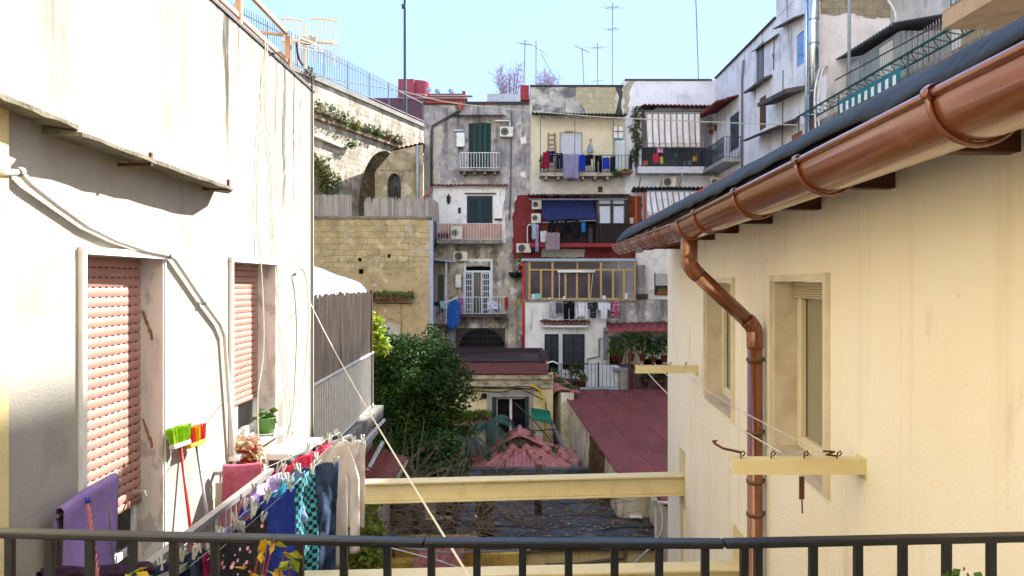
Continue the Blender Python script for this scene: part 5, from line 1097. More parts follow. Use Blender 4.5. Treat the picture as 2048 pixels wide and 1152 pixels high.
box_thing('meter_box', 'grey meter box at the foot of the red downpipe', 'box', [('case', S('7d7d7b', .7), (1033, 1043, 668, 696, FY-.25, .23)), ('plate', S('a9a9a6', .6), (1036, 1040, 672, 680, FY-.262, .011))])
item('wall_vent', DARKM, 'dark narrow vent on the white painted wall', 'vent', (916, 922, 415, 427, FY-.03, .018))
item('strip_lamp', S('b9b3a2', .5), 'long strip lamp above the white lattice gate', 'lamp', (946, 971, 528, 531, FY-.15, .12))
ac_unit(1000, 1026, 253, 273, FY-.34, 'air conditioner right of the top green shutters on the grey house')
box_thing('ac_shelf', 'white shelf over the topmost air conditioner of the grey house', 'shelf', [('board', WHITE, (990, 1020, 240, 242, FY-.4, .38)), ('bracket', WHITE, (1019, 1021, 242.2, 252, FY-.36, .05))])
ac_unit(907, 935, 503, 522, FY-.34, 'air conditioner hanging under the middle balcony of the grey house')
ac_unit(902, 924, 452, 479, FY-.75, 'pale air conditioner standing on the middle balcony')
wall_pipe = lambda pts, r, mat, label, **k: one(MB().tube(pts, r, 7), 'drain_pipe', mat, label, 'drainpipe', smooth=True)
wall_pipe([P(921, 214, FY-.15), P(917, 222, FY-.12), P(865, 252, FY-.1), P(863, 262, FY-.1), P(863, 372, FY-.1)], .06, S('4a4648', .7), 'dark pipe slanting across the top of the grey house')
one(MB().lathe(P(921, 213, FY-.2), [(.06, -.2), (.1, -.1), (.22, .18), (.24, .22)], 10), 'rain_hopper', S('b5544c', .6), 'red funnel shaped rain hopper on the grey house roof edge', 'hopper')
wall_pipe([P(863, 374, FY-.1), P(862, 382, FY-.12), P(846, 396, FY-.4)], .06, S('c2705c', .6), 'short salmon pipe elbow at the left edge of the grey house')
wall_pipe([P(1023, 222, FY-.06), P(1021, 388, FY-.06), P(1019, 440, FY-.06)], .035, S('5f6066', .7), 'thin grey pipe running down the grey house right of the balcony')
wall_pipe([P(1047, 520, FY-1.25), P(1047, 705, FY-1.25)], .06, S('c9231c', .4), 'bright red downpipe beside the glazed veranda')
bsk = thing('hanging_basket', 'black wire plant basket fixed on the stained wall', 'basket', P(1030, 556, FY-.35)); MB().lathe(P(1030, 549, FY-.35), [(.001, -.2), (.2, -.17), (.34, .0), (.35, .08), (.3, .05)], 12).build('basket', BLACKM, bsk); m = MB(); leaf_cloud(m, [(P(1030, 546, FY-.35), .32, .25, .08)], 60, .15, RND); m.build('plant', FOL_D, bsk, raw=True)
g0 = 'laundry on the lowest grey balcony'
BLT = fabric('cobalt_terry', '1f4f9c', '2c62b4', 5, .4)
for a in [('blue_jacket', BLT, 894, 920, 600, 664, 'large cobalt blue towel hanging from the rod of the lowest balcony', 'hoodie'), ('aqua_cloth', S('8fc4cc', .9, var=.15), 880, 890, 603, 617, 'pale aqua cloth on the small barred porch', 'towel'), ('purple_shirt', fabric('purple_cotton', '8a5a94', '9a6ca4', 6), 916, 926, 597, 629, 'mauve shirt behind the large cobalt blue towel', 'top'), ('dark_cloth', S('2b2430', .9), 867, 879, 604, 612, 'small dark printed cloth on the porch railing', 'towel'), ('red_cloth', S('9c2430', .9), 1010, 1016, 595, 618, 'narrow red cloth at the right end of the lowest balcony', 'towel'), ('pale_sheet', fabric('pale_lilac', 'b9b7cc', 'a8a6bc', 5), 974, 996, 604, 618, 'pale lilac cloth draped on a folding airer', 'towel')]:
    pg(a[0], a[1], a[2], a[3], a[4], a[5], FY-1.2 if a[2] < 900 else FY-.97, a[6], kind=a[7], group=g0, seed=a[2] % 13)
one(MB().tube([P(890, 606, FY-1.25), P(916, 594, FY-1.15)], .03, 5), 'drying_rod', WHITE, 'white rod carrying the large cobalt blue towel', 'rod')
dr = thing('folding_airer', 'small white folding airer on the lowest grey balcony', 'drying rack', P(985, 629, FY-.5)); MB().tube([P(975, 629, FY-.6), P(994, 606, FY-.6)], .02, 5).tube([P(994, 629, FY-.6), P(975, 606, FY-.6)], .02, 5).tube([P(973, 606, FY-.6), P(996, 606, FY-.6)], .02, 5).build('frame', WHITE, dr)
potted(868, 520, FY-.5, .9, .35, 'tall green plant in a pale pot at the corner under the middle balcony', pot=S('c9a9a0', .8), seed=44, n=50, ph=.35)
potted(1040, 541, FY-1.0, .8, .4, 'plant in a red pot beside the red downpipe', seed=45, n=40, ph=.25, leaf=GRASSY)
for i, (x, lb) in enumerate([(880, 'left clay pot on the middle grey balcony'), (893, 'second clay pot on the middle grey balcony')]): potted(x, 479, FY-.7, .12, .25, lb, seed=50+i, n=14, ph=.3)
# ---- beige house with laundry balcony ------------------------------------------
BEIGE = surface('beige_old_render', 'c6beac', [('a0967f', 1.4, .45, .62, .7), ('dcd5c6', 2, .52, .66, .8), ('6d675f', (2.6, 2.6, .4), .54, .68, .7), ('c2a768', 1.2, .62, .74, .5)], .95, bump=.4, bscale=10)
bE = thing('beige_house', 'beige house with laundry balcony, red painted storey and glazed veranda', 'house', (px(1150), FY+2, zb))
shell(bE, 1060.5, 1246, 173, zb, FY, 3.1, [hp(1121, 1163, 268, 350, d=.15)], BEIGE, 'r')
TOPP = surface('stained_parapet_render', 'b0aaa0', [('56545a', (1.1, 1.1, 2), .47, .6, .85, 8.2, 8.7), ('d9d5cc', 1.5, .55, .7, .9), ('3f3e42', (4, 4, 1), .55, .72, .7)], .95, bump=.4)
patch(bE, 'parapet_render', TOPP, [(1062, 174), (1152, 174), (1154, 200), (1180, 231), (1063, 231)], FY, .012, 2)
TUFA = surface('tufa_blocks_pale', 'b1a787', [('8d8468', 3, .45, .7, .6), ('cfc6ab', 5, .55, .75, .5)], .95, bump=.5, bscale=9, brick=('X', .5, .28, 'aba080', '978d72', .012))
patch(bE, 'bare_tufa', TUFA, [(1152, 174), (1232, 174), (1230, 231), (1181, 231), (1156, 202)], FY, .006, 6)
patch(bE, 'soot_stain', S('4b484a', .95, var=.4, vs=3), [(1232, 174), (1245, 174), (1245, 231), (1228, 231), (1236, 205)], FY, .009, 7, 3)
pb(bE, 'roof_edge', DARKM, (1060, 1247, 169.5, 173, FY-.08, .5)); pb(bE, 'red_chimney', S('9a3a38', .8), (1041, 1058, 170, 200, FY+.3, .8))
m = MB(); corr(m, P(1063, 229, FY), P(1250, 232, FY), (0, -1.1, -.16), .18, .03); m.build('balcony_canopy', S('3a3636', .8, var=.25), bE, solid=.02)
YW = surface('warm_balcony_wall', 'd3c8ac', [('b0a386', 1.4, .48, .7, .6), ('ddd2b6', 2.4, .5, .75, .5)], .95, bump=.25)
m = MB(); m.holed(px(1064), px(1250), pz(346), pz(238), [hp(1121, 1163, 268, 350, d=0)], lambda u, z, n: V((u, FY-.014, z))); m.build('warm_wall', YW, bE)
pb(bE, 'shutter_frame', S('8f9399', .5), (1119, 1121, 266, 346, FY-.04, .08), (1163, 1165, 266, 346, FY-.04, .08), (1119, 1165, 264, 266, FY-.04, .08))
m = MB()
for k in range(24): m.pbox(1121, 1163, 268+k*3.25, 270.9+k*3.25, FY+.04, .03)
m.build('roller_shutter', S('c9ccd8', .5), bE); pb(bE, 'shutter_back', S('9da0aa', .7), (1121, 1163, 268, 346, FY+.075, .01))
bl = balcony(bE, 1080, 1228, 310, 345, 352, FY, 1.0, DARKM, S('a9a193', .95, var=.25), .14, .011, 6); b2 = balcony(bE, 1228.6, 1266, 310, 340, 345, FY, .95, DARKM, S('a9a193', .95), .16, .012, 1)
pb(bE, 'canopy_post', S('5f6570', .5), (1080, 1081.6, 237, 311, FY-.98, .05), (1149, 1150.6, 237, 311, FY-.98, .05), (1226, 1227.6, 237, 311, FY-.98, .05))
LWW = surface('pale_lower_wall', 'c3bfb6', [('9f9a8e', 1.5, .45, .7, .6), ('d8d3c4', 2.2, .55, .75, .6), ('c9b583', 1.1, .6, .72, .6)], .95, bump=.3)
patch(bE, 'lower_wall', LWW, [(1064, 356), (1250, 354), (1250, 388), (1066, 388)], FY, .01, 12, 1.5)
REDW = surface('dark_red_wall_paint', '74282a', [('571c20', 1.7, .42, .66, .7), ('8a4442', 3, .54, .7, .6)], .85, bump=.25)
m = MB(); m.prism([P(x, y, FY) for x, y in rag([(1034, 392), (1062, 390), (1284, 397), (1284, 519), (1026, 519), (1024, 436)], 4, 2)], (0, -.02, 0)); m.build('red_wall', REDW, bE)
m = MB(); corr(m, P(1056, 390, FY-.02), P(1256, 390, FY-.02), (0, -1.0, -.14), .2, .035, 2); m.build('veranda_tiles', S('3d2f31', .8, var=.3), bE, solid=.02)
pb(bE, 'canopy_beam', S('5b6270', .5), (1058, 1256, 397, 400, FY-1.05, .1))
DWD = S('2a1b1e', .6, var=.15)
pb(bE, 'dark_panels', DWD, (1084, 1192, 400, 486, FY-.12, .1)); pb(bE, 'tile_panel', S('8a4630', .8, var=.3), (1085, 1118, 440, 486, FY-.14, .018)); pb(bE, 'window_wall', DWD, (1192, 1197, 394, 486, FY-.9, .5), (1250, 1256, 394, 448, FY-.9, .5), (1197, 1250, 394, 397, FY-.9, .1), (1192, 1276, 447, 452, FY-.9, .12), (1197, 1250, 408, 411, FY-.9, .1), (1222, 1225, 397, 408, FY-.9, .1), (1221, 1226, 411, 447, FY-.9, .1))
pb(bE, 'window_pane', GLASSG, (1197, 1250, 397, 447, FY-.78, .02)); pb(bE, 'net_curtain', S('c3cbd6', .8, var=.2, vs=14), (1200, 1220.5, 412, 446, FY-.82, .02), (1227, 1247, 412, 446, FY-.82, .02), (1199, 1221, 398, 407, FY-.82, .02), (1226, 1248, 398, 407, FY-.82, .02))
m = MB(); m.pbox(1192, 1276, 452.2, 487, FY-.88, .05)
for k in range(28): m.pbox(1193+k*3, 1194+k*3, 452.5, 487, FY-.9, .02)
m.build('boarded_parapet', S('251a1d', .7), bE)
vs = balcony(bE, 1060, 1276, 449, 486, 494, FY, 1.0, BLACKM, S('8a2c2a', .8), .14, .01, 0)
pb(bE, 'brick_wall', surface('orange_brick_wall', '9a5432', [('7a3f26', 3, .45, .7, .6)], .9, brick=('X', .22, .08, '84442a', '6a4634', .01)), (1256.5, 1283, 392, 448, FY-.16, .13))
ac_unit(1064, 1083, 400, 418, FY-.36, 'upper air conditioner left of the blue awning'); ac_unit(1063, 1082, 427, 445, FY-.36, 'lower air conditioner left of the blue awning'); ac_unit(1033, 1062, 487, 505, FY-.36, 'air conditioner on the dark red wall below the black laundry')
one(MB().tube(curve([P(1055, 487, FY-.2), P(1055, 455, FY-.15), P(1060, 449, FY-.15), P(1063, 452, FY-.15)]), .03, 5), 'ac_hose', WHITE, 'white pipe rising from the air conditioner on the red wall', 'pipe', smooth=True)
BLUA = surface('navy_awning_cloth', '1e2550', [('2b3468', 2, .45, .7, .6)], .85, bump=.2)
aw = thing('blue_awning', 'navy blue awning over the red painted storey', 'awning', P(1138, 440, FY-1))
m = MB(); m.surf(lambda u, v: P(1083+107*u+v*2, 400+36*v+2*v*math.sin(u*9), FY-.35-.75*v+.04*math.sin(u*14)*v), 30, 10); m.surf(lambda u, v: P(1085+107*u, 436+2*math.sin(u*9)+4.5*v+.8*math.sin(u*60)*v, FY-1.11), 60, 2); m.build('cloth', BLUA, aw, True, solid=.015)
MB().tube([P(1083, 400, FY-.35), P(1190, 400, FY-.35)], .05, 6).build('roller', S('3a3f5e', .6), aw); MB().tube([P(1085, 437, FY-1.1), P(1192, 437, FY-1.1)], .025, 6).build('front_bar', DARKM, aw)
box_thing('gas_boiler', 'small white boiler on the brick wall by the net curtained window', 'boiler', [('case', WHITE, (1260, 1267, 435, 448, FY-.32, .15)), ('pipe', DARKM, (1263, 1264, 428, 434.5, FY-.25, .03))])
patch(bE, 'rolled_cover', S('b8b2a2', .9, var=.25), [(1084, 497), (1170, 499), (1168, 515), (1083, 514)], FY-.03, .06, 15, 1)
item('wall_vent', DARKM, 'small dark square vent above the tiled veranda', 'vent', (1196, 1205, 373, 384, FY-.05, .04))
# items on the laundry balcony
ld = thing('wooden_ladder', 'short wooden ladder leaning on the warm balcony wall', 'ladder', P(1102, 345, FY-.2)); WDL = S('9a8468', .85, var=.25)
for x0, x1 in ((1097, 1099), (1109, 1112)): MB().beam(P(x0, 266, FY-.06), P(x1 if x0 > 1100 else 1096, 346, FY-.35), .07, .05).build('rail', WDL, ld)
m = MB()
for k in range(8): m.beam(P(1097.5, 270+k*9, FY-.07-k*.033), P(1110, 270+k*9, FY-.07-k*.033), .06, .04)
m.build('rungs', WDL, ld)
item('strip_lamp', S('8f8b80', .5), 'short lamp above the white roller shutter', 'lamp', (1130, 1146, 261, 264, FY-.14, .12))
hb = thing('hanging_bag', 'blue grey bag hanging from a wall hook beside the roller shutter', 'bag', P(1180, 304, FY-.1)); MB().surf(lambda u, v: P(1180+(2+4.5*v**.6)*math.cos(u*6.283), 288+16*v, FY-.12+.12*math.sin(u*6.283)*v), 12, 6).build('bag', S('8fa3ae', .8, var=.25), hb, True); MB().tube([P(1180, 288, FY-.12), P(1183, 277, FY-.05), P(1178, 281, FY-.2)], .015, 5).build('hook', DARKM, hb)
box_thing('balcony_cabinet', 'tall white cabinet at the right end of the laundry balcony', 'cabinet', [('case', S('cfd3d0', .6), (1231, 1250, 281, 340, FY-.5, .45)), ('door', S('c2c8c6', .6), (1232, 1240, 284, 338, FY-.515, .013), (1241, 1249.5, 284, 338, FY-.515, .013))])
box_thing('wrapped_box', 'white box with brown straps on top of the tall white cabinet', 'box', [('box', WHITE, (1227, 1246, 253, 276, FY-.45, .35)), ('strap', S('7a5a3c', .8), (1235, 1237, 252, 276.2, FY-.462, .011), (1226.8, 1246.2, 262, 264, FY-.466, .011))])
item('blue_bag', S('4aa0b5', .5, var=.2), 'turquoise bag lying between the white box and cabinet', 'bag', (1232, 1246, 276.5, 280.5, FY-.45, .3), bevel=.04)
NAV = fabric('navy_cotton', '161a2c', '222840', 5); BLK_ = fabric('black_cloth', '101014', '1b1b20', 4); LIL = fabric('lilac_terry', '77738c', '8b87a0', 8); CRM = fabric('crimson_wool', '7a1830', '8f2440', 6); RBL = fabric('bright_blue', '1b2f8f', '2742ad', 5)
g1 = 'laundry on the beige balcony'; LY = FY-1.12
for a in [('crimson_sweater', CRM, 1086, 1099, 305, 337, 'crimson sweater, leftmost on the beige balcony line', 'towel'), ('navy_sweater', NAV, 1092, 1111, 303, 326, 'navy sweater next to the crimson one on the beige balcony', 'top'), ('navy_trousers', NAV, 1112, 1126, 307, 338, 'navy trousers left of the lilac towel', 'trousers'), ('lilac_towel', LIL, 1127, 1158, 309, 357, 'large lilac grey towel hanging over the balcony edge', 'towel'), ('blue_cloth', RBL, 1158, 1171, 311, 341, 'royal blue cloth right of the lilac towel', 'towel'), ('black_shirt', BLK_, 1163, 1187, 310, 331, 'black t-shirt right of the royal blue cloth', 'top'), ('black_trousers', BLK_, 1189, 1204, 311, 344, 'black trousers hanging beside the black t-shirt', 'trousers'), ('blue_towel', RBL, 1205, 1219, 316, 338, 'blue hand towel, rightmost on the beige balcony', 'towel')]:
    pg(a[0], a[1], a[2], a[3], a[4], a[5], LY-(.06 if a[0] in ('blue_cloth', 'crimson_sweater') else 0), a[6], kind=a[7], group=g1, seed=a[2] % 17)
one(MB().tube([P(1084, 308, LY), P(1228, 312, LY)], .012, 4), 'washing_line', S('b8b8b0', .6, var=0), 'washing line along the beige laundry balcony', 'clothesline')
pb2 = thing('plant_trough', 'terracotta trough with trailing green plants at the balcony end', 'plant', P(1248, 350, FY-1.0)); pb(pb2, 'trough', TERRA, (1238, 1266, 342, 346, FY-1.15, .2)); m = MB(); leaf_cloud(m, [(P(1234, 346, FY-1.05), .25, .15, .18), (P(1252, 342, FY-1.05), .3, .12, .09)], 160, .15, RND); m.build('foliage', FOL_M, pb2, raw=True)
potted(1085, 336, FY-.9, .45, .3, 'small bushy plant at the left end of the laundry balcony', name='potted_plant', seed=6, n=60)
item('paint_tin', S('9a9ca0', .4, .5), 'grey metal tin behind the crimson sweater', 'tin', (1085, 1092, 337, 345, FY-.8, .2))
g2 = 'laundry below the blue awning'; LY = FY-1.12
for a in [('black_trousers', BLK_, 1096, 1111, 441, 478, 'black trousers, leftmost below the blue awning', 'trousers'), ('black_jacket', BLK_, 1112, 1136, 440, 476, 'black jacket in the middle below the blue awning', 'top'), ('black_sweater', BLK_, 1140, 1163, 441, 477, 'black sweater, rightmost of the black laundry', 'top'), ('taupe_towel', fabric('taupe_terry', '7d6f75', '93858b', 8), 1091, 1120, 466, 500, 'taupe towel hanging below the black laundry', 'towel'), ('blue_cloth', S('1f6fb0', .8), 1163, 1171, 446, 464, 'bright blue cloth beside the black sweater', 'towel'), ('lavender_scarf', S('9a93b8', .9, var=.2), 1071, 1077, 449, 504, 'long lavender scarf at the left end of the black railing', 'towel'), ('striped_shirt', S('a8c0cc', .9, var=.3, vs=20), 1064, 1071, 448, 478, 'pale striped shirt left of the lavender scarf', 'towel'), ('white_shirt', S('c9ced6', .9, var=.2), 1081, 1094, 463, 485, 'white cloth hanging on the black railing', 'towel')]:
    pg(a[0], a[1], a[2], a[3], a[4], a[5], LY-(.12 if a[0] == 'taupe_towel' else 0), a[6], kind=a[7], group=g2, seed=a[2] % 13)
one(MB().tube([P(1060, 446, LY), P(1192, 441, LY)], .012, 4), 'washing_line', S('b8b8b0', .6, var=0), 'washing line under the blue awning', 'clothesline')
item('pedestal_fan', S('2f3340', .5, var=.3), 'dark round fan on the veranda right of the laundry', 'fan', (1176, 1186, 455, 486, FY-.6, .1), bevel=.03)
# glazed veranda
VY = FY-1.2
gv = thing('glazed_veranda', 'glazed veranda with ochre mullions above the white grilled house', 'veranda', P(1158, 600, VY))
OCH = S('b5935a', .5, var=.12)
m = MB()
for x, w_ in ((1057, 4), (1103, 4), (1200, 4), (1268, 3)): m.pbox(x, x+w_, 523, 598, VY-.03, .08)
for x in (1080, 1129, 1152, 1176, 1224, 1246): m.pbox(x, x+4, 541, 598, VY-.02, .07)
for x in (1153.5, 1236): m.pbox(x, x+2.4, 523, 538, VY-.02, .07)
m.pbox(1057, 1271, 538, 541, VY-.04, .09).pbox(1057, 1271, 596, 599, VY-.04, .09).pbox(1057, 1271, 522, 524, VY-.04, .09); m.build('mullions', OCH, gv)
VGL = surface('veranda_glass', '3a3438', [('5a4a55', .9, .45, .7, .8), ('8d8790', .7, .62, .72, .9)], .1, spec=.5)
pb(gv, 'glass', VGL, (1058, 1270, 524, 597, VY+.03, .02)); pb(gv, 'side_wall', S('6d6a68', .9), (1047, 1057, 523, 600, VY, .08), (1270.5, 1273, 523, 600, VY, 1.1))
pb(gv, 'roof_edge', S('8fa5b8', .45), (1043, 1274, 517, 522, VY-.15, .2)); m = MB(); m.box(px(1046, VY), px(1273, VY), VY+.05, FY, pz(521, VY), pz(518, VY)); m.build('roof', S('8a98a5', .6), gv)
pb(gv, 'sill', CONC, (1046, 1274, 599.2, 603, VY-.12, .4)); m = MB(); m.tube([P(1115, 543, VY-.2), P(1190, 543, VY-.2)], .07, 8); m.build('rolled_awning', WHITE, gv, True)
m = MB(); m.pbox(1118, 1119, 546, 600, VY-.2, .02); m.build('crank_rod', WHITE, gv); MB().tube([P(1186, 547, VY-.2), P(1181, 597, VY-.2)], .012, 4).build('crank_rod', WHITE, gv)
for i, (x0, x1, y0, c, lb) in enumerate([(1063, 1070, 588, 'b9c4d8', 'pale blue bottle'), (1070, 1082, 587, '6fb0a8', 'turquoise bag'), (1097, 1101, 595, 'e0e0dd', 'white cup near the second mullion'), (1126, 1131, 593, 'dfe5e6', 'white mug in the middle'), (1205, 1212, 591, 'd5dbe8', 'white bowl'), (1250, 1255, 586, 'cfd4e0', 'white bottle with blue cap'), (1240, 1243, 594, 'b5622f', 'small orange pot')]):
    item('sill_item', S('#'+c, .5), lb+' on the glazed veranda sill', 'item', (x0, x1, y0, 598.5, VY-.11, .06), bevel=.015)
g3 = 'laundry below the glazed veranda'; LY = VY-.45
WHC = fabric('white_cotton', 'd0d0d4', 'b9bac2', 6)
for a in [('plastic_bag', S('aeb0b4', .4, var=.3, vs=4), 1098, 1112, 603, 635, 'white plastic bag, leftmost below the glazed veranda', 'towel'), ('grey_cloth', S('4a4754', .9), 1112, 1125, 606, 626, 'grey cloth beside the white plastic bag', 'towel'), ('black_trousers', BLK_, 1126, 1150, 603, 641, 'black trousers below the glazed veranda', 'trousers'), ('white_hoodie', WHC, 1151, 1175, 608, 638, 'white hooded top below the glazed veranda', 'shirt'), ('black_shirt', dots('grey_print_on_black', '17171b', '6a6d78', 9, .3), 1175, 1197, 605, 636, 'black printed t-shirt below the glazed veranda', 'top'), ('white_blouse', WHC, 1196, 1221, 607, 638, 'white top right of the black printed t-shirt', 'top'), ('magenta_shirt', dots('magenta_white_print', '7a1f48', 'c9a8b8', 13, .35), 1222, 1239, 602, 636, 'magenta patterned shirt, rightmost below the glazed veranda', 'towel')]:
    pg(a[0], a[1], a[2], a[3], a[4], a[5], LY, a[6], kind=a[7], group=g3, seed=a[2] % 11)
m = MB().tube([P(1098, 606, LY), P(1240, 604, LY)], .012, 4).tube([P(1100, 640, LY-.1), P(1240, 638, LY-.1)], .012, 4); one(m, 'washing_line', S('b8b8b0', .6, var=0), 'washing lines below the glazed veranda', 'clothesline')
# ---- white house with grilled windows -------------------------------------------
WGW = surface('white_grilled_wall', 'd9d8d7', [('a7a39c', 1.2, .48, .7, .6), ('5e5b55', (2.4, 2.4, .5), .58, .74, .75), ('e3e1dd', 2, .5, .75, .4)], .92, bump=.35)
wg = thing('white_house', 'white two windowed house with blue black grilles under the veranda', 'house', (px(1130, VY), VY+.5, zb))
shell(wg, 1050, 1212, 603.2, zb, VY, 1.15, [hp(1089, 1117, 668, 740, VY), hp(1125, 1169, 668, 740, VY)], WGW)
pb(wg, 'shade_backing', S('15161a', .95, var=0), (1085, 1172, 660, 745, VY+.3, .05))  # room darkness behind the grilles put into a near-black plate
for x0, x1 in ((1089, 1117), (1125, 1169)):
    m = MB(); m.pbox(x0, x0+2.5, 668, 728, VY-.02, .1).pbox(x1-2.5, x1, 668, 728, VY-.02, .1).pbox(x0+2.5, x1-2.5, 668, 670.5, VY-.02, .1).pbox(x0+2.5, x1-2.5, 725, 728, VY-.02, .1).pbox((x0+x1)/2-1.5, (x0+x1)/2+1.5, 670.5, 725, VY-.02, .08)
    w_ = m.build('window', S('26364a', .5), wg); m = MB(); k = int((x1-x0)/4)
    for i in range(k): m.pbox(x0+3+i*4, x0+4.2+i*4, 669, 727, VY-.09, .03)
    for y in (686, 705): m.pbox(x0+1, x1-1, y, y+1.4, VY-.06, .03)
    m.build('grille', S('1e2632', .5), w_); pb(wg, 'window_pane', S('4a4f56', .3), (x0+3, x1-3, 671, 725, VY+.08, .01))
m = MB(); corr(m, P(1082, 641, VY), P(1178, 641, VY), (0, -.5, -.14), .2, .035, 1); m.build('tile_canopy', REDT, wg, True, solid=.02); pb(wg, 'canopy_soffit', WHITE, (1085, 1175, 651, 654.5, VY-.42, .4))
m = MB(); leaf_cloud(m, [(P(x, 641, VY-.2), .3, .2, .06) for x in (1090, 1105, 1130, 1150, 1170)], 220, .12, RND); m.build('moss', GRASSY, wg, raw=True)
wall_pipe([P(1165, 727, VY-.1), P(1175, 727, VY-.1), P(1175, 718, VY-.1), P(1198, 713, VY-.1), P(1198, 678, VY-.1), P(1212, 677, VY-.1)], .03, S('4a4448', .7), 'thin stepped pipe on the white wall right of the grilled windows')
STW = surface('blotched_wall', '8f8c86', [('cfccc6', (1.0, 1.0, .45), .5, .6, .95), ('3f3d3a', (2.2, 2.2, .6), .48, .68, .85), ('6c6862', 4, .5, .7, .6)], .95, bump=.5, bscale=9)
rw = thing('blotched_house', 'blotched grey house with red metal canopy over its doors', 'house', (px(1270, VY), VY+.5, zb))
m = MB(); X0, X1 = px(1212.5, VY), px(1400, VY); m.holed(X0, X1, pz(650, VY), pz(599, VY), [], mpF(VY)); m.quad((X0, VY, pz(599, VY)), (X1, VY, pz(599, VY)), (X1, FY, pz(599, VY)), (X0, FY, pz(599, VY))); m.build('upper_wall', STW, rw)
m = MB(); m.holed(X0, X1, zb, pz(648, VY), [hp(1219, 1242, 676, 740, VY), hp(1287, 1326, 672, 735, VY)], mpF(VY+.02)); m.build('wall', surface('pale_yellow_front', 'cfc39c', [('a3977a', 2, .48, .72, .6)], .92, bump=.3), rw)
pb(rw, 'shade_backing', S('15161a', .95, var=0), (1214, 1335, 665, 760, VY+.4, .05))  # near-black plate paints the shade behind door and window
m = MB(); corr(m, P(1214, 646, VY-.0), P(1400, 642, VY-.0), (-.25, -1.3, -.38), .36, .035); m.build('metal_canopy', surface('red_metal_sheet', '8a4044', [('6a3036', 2, .45, .7, .6), ('4b5a28', 3, .62, .7, .9)], .6), rw, True, solid=.02)
pb(rw, 'canopy_beam', S('3f4248', .6), (1216, 1345, 672, 677, VY-1.15, .08))
DW = S('d3cfc0', .5)
m = MB(); m.pbox(1287, 1292, 673, 718, VY-.02, .08).pbox(1321, 1326, 673, 718, VY-.02, .08).pbox(1303, 1310, 673, 718, VY-.02, .08).pbox(1292, 1303, 673, 677, VY-.02, .08).pbox(1310, 1321, 673, 677, VY-.02, .08).pbox(1292, 1303, 706, 718, VY-.02, .08).pbox(1310, 1321, 706, 718, VY-.02, .08); do = m.build('door', DW, rw); pb(rw, 'door_pane', GLASSD, (1290, 1324, 676, 708, VY+.04, .02))
m = MB(); m.pbox(1219, 1221, 676, 702, VY-.05, .05).pbox(1240, 1242, 676, 702, VY-.05, .05).pbox(1219, 1242, 674, 676, VY-.05, .05)
for k in range(5): m.pbox(1223.5+k*3.5, 1224.6+k*3.5, 676, 710, VY-.05, .03)
m.build('window_grille', S('8f959c', .5), rw); pb(rw, 'side_panel', S('6c7178', .6, var=.2), (1207, 1217, 655, 720, VY-1.1, .06))
lamp(1283, 681, VY, 'black lantern left of the white double door')
# ---- terrace in front
TY = 33.5
tw = thing('white_terrace', 'white terrace with thin iron fence above the red roof', 'terrace', (px(1180, TY), TY, zb))
pb(tw, 'wall', surface('white_terrace_wall', 'cdd0d6', [('a6a9b2', 1.6, .48, .72, .5), ('6a6c70', (4, 4, .6), .62, .75, .6)], .9, bump=.2), (1172, 1234, 731, 778, TY+.3, .2)); m = MB(); m.box(px(1090, TY), px(1236, TY), TY-.1, VY, zb, pz(775, TY)-.02); m.build('floor', S('5e4a46', .9, var=.25), tw)
pb(tw, 'step', S('9fb4c4', .7), (1160, 1238, 775.2, 779, TY-.2, .09))
m = railing([(px(1108, TY), TY), (px(1258, TY), TY)], pz(774, TY), pz(728, TY), .17, .011, .015)
m.build('fence', S('4a3f3c', .7), tw); pb(tw, 'fence_post', RUST, (1141, 1143, 722, 775, TY-.03, .05), (1195.5, 1198, 724, 776, TY-.03, .05))
pb(tw, 'pillar', S('8b8884', .95, var=.35, vs=3), (1240, 1257, 741, 782, TY-.1, .5)); pb(tw, 'ramp_wall', WP, (1230, 1239.5, 733, 775, TY+.2, .3)); pb(tw, 'coping', S('85878c', .9), (1228, 1258, 737, 741, TY-.14, .7))
item('rusty_post', RUST, 'rusty flat iron post beside the concrete terrace pillar', 'post', (1256.5, 1262, 706, 782, TY-.25, .06), bevel=0); item('rusty_post', S('5a3a3a', .9), 'thin dark red post above the concrete terrace pillar', 'post', (1250, 1252, 686, 741, TY, .05), bevel=0)
pt = thing('plant_terrace', 'dark terrace wall with iron fence and flower pots', 'terrace', (px(1300, TY), TY, zb)); pb(pt, 'wall', S('6a4a4e', .9, var=.3), (1262.5, 1400, 755, 782, TY+.4, .3)); m = railing([(px(1263, TY), TY-.05), (px(1400, TY), TY-.05)], pz(779, TY), pz(738, TY), .2, .013, .016); m.build('fence', DARKM, pt); m = MB(); m.box(px(1260, TY), px(1400, TY), TY+.7, VY, zb, pz(745, TY)); m.build('floor', S('5b5450', .95), pt)
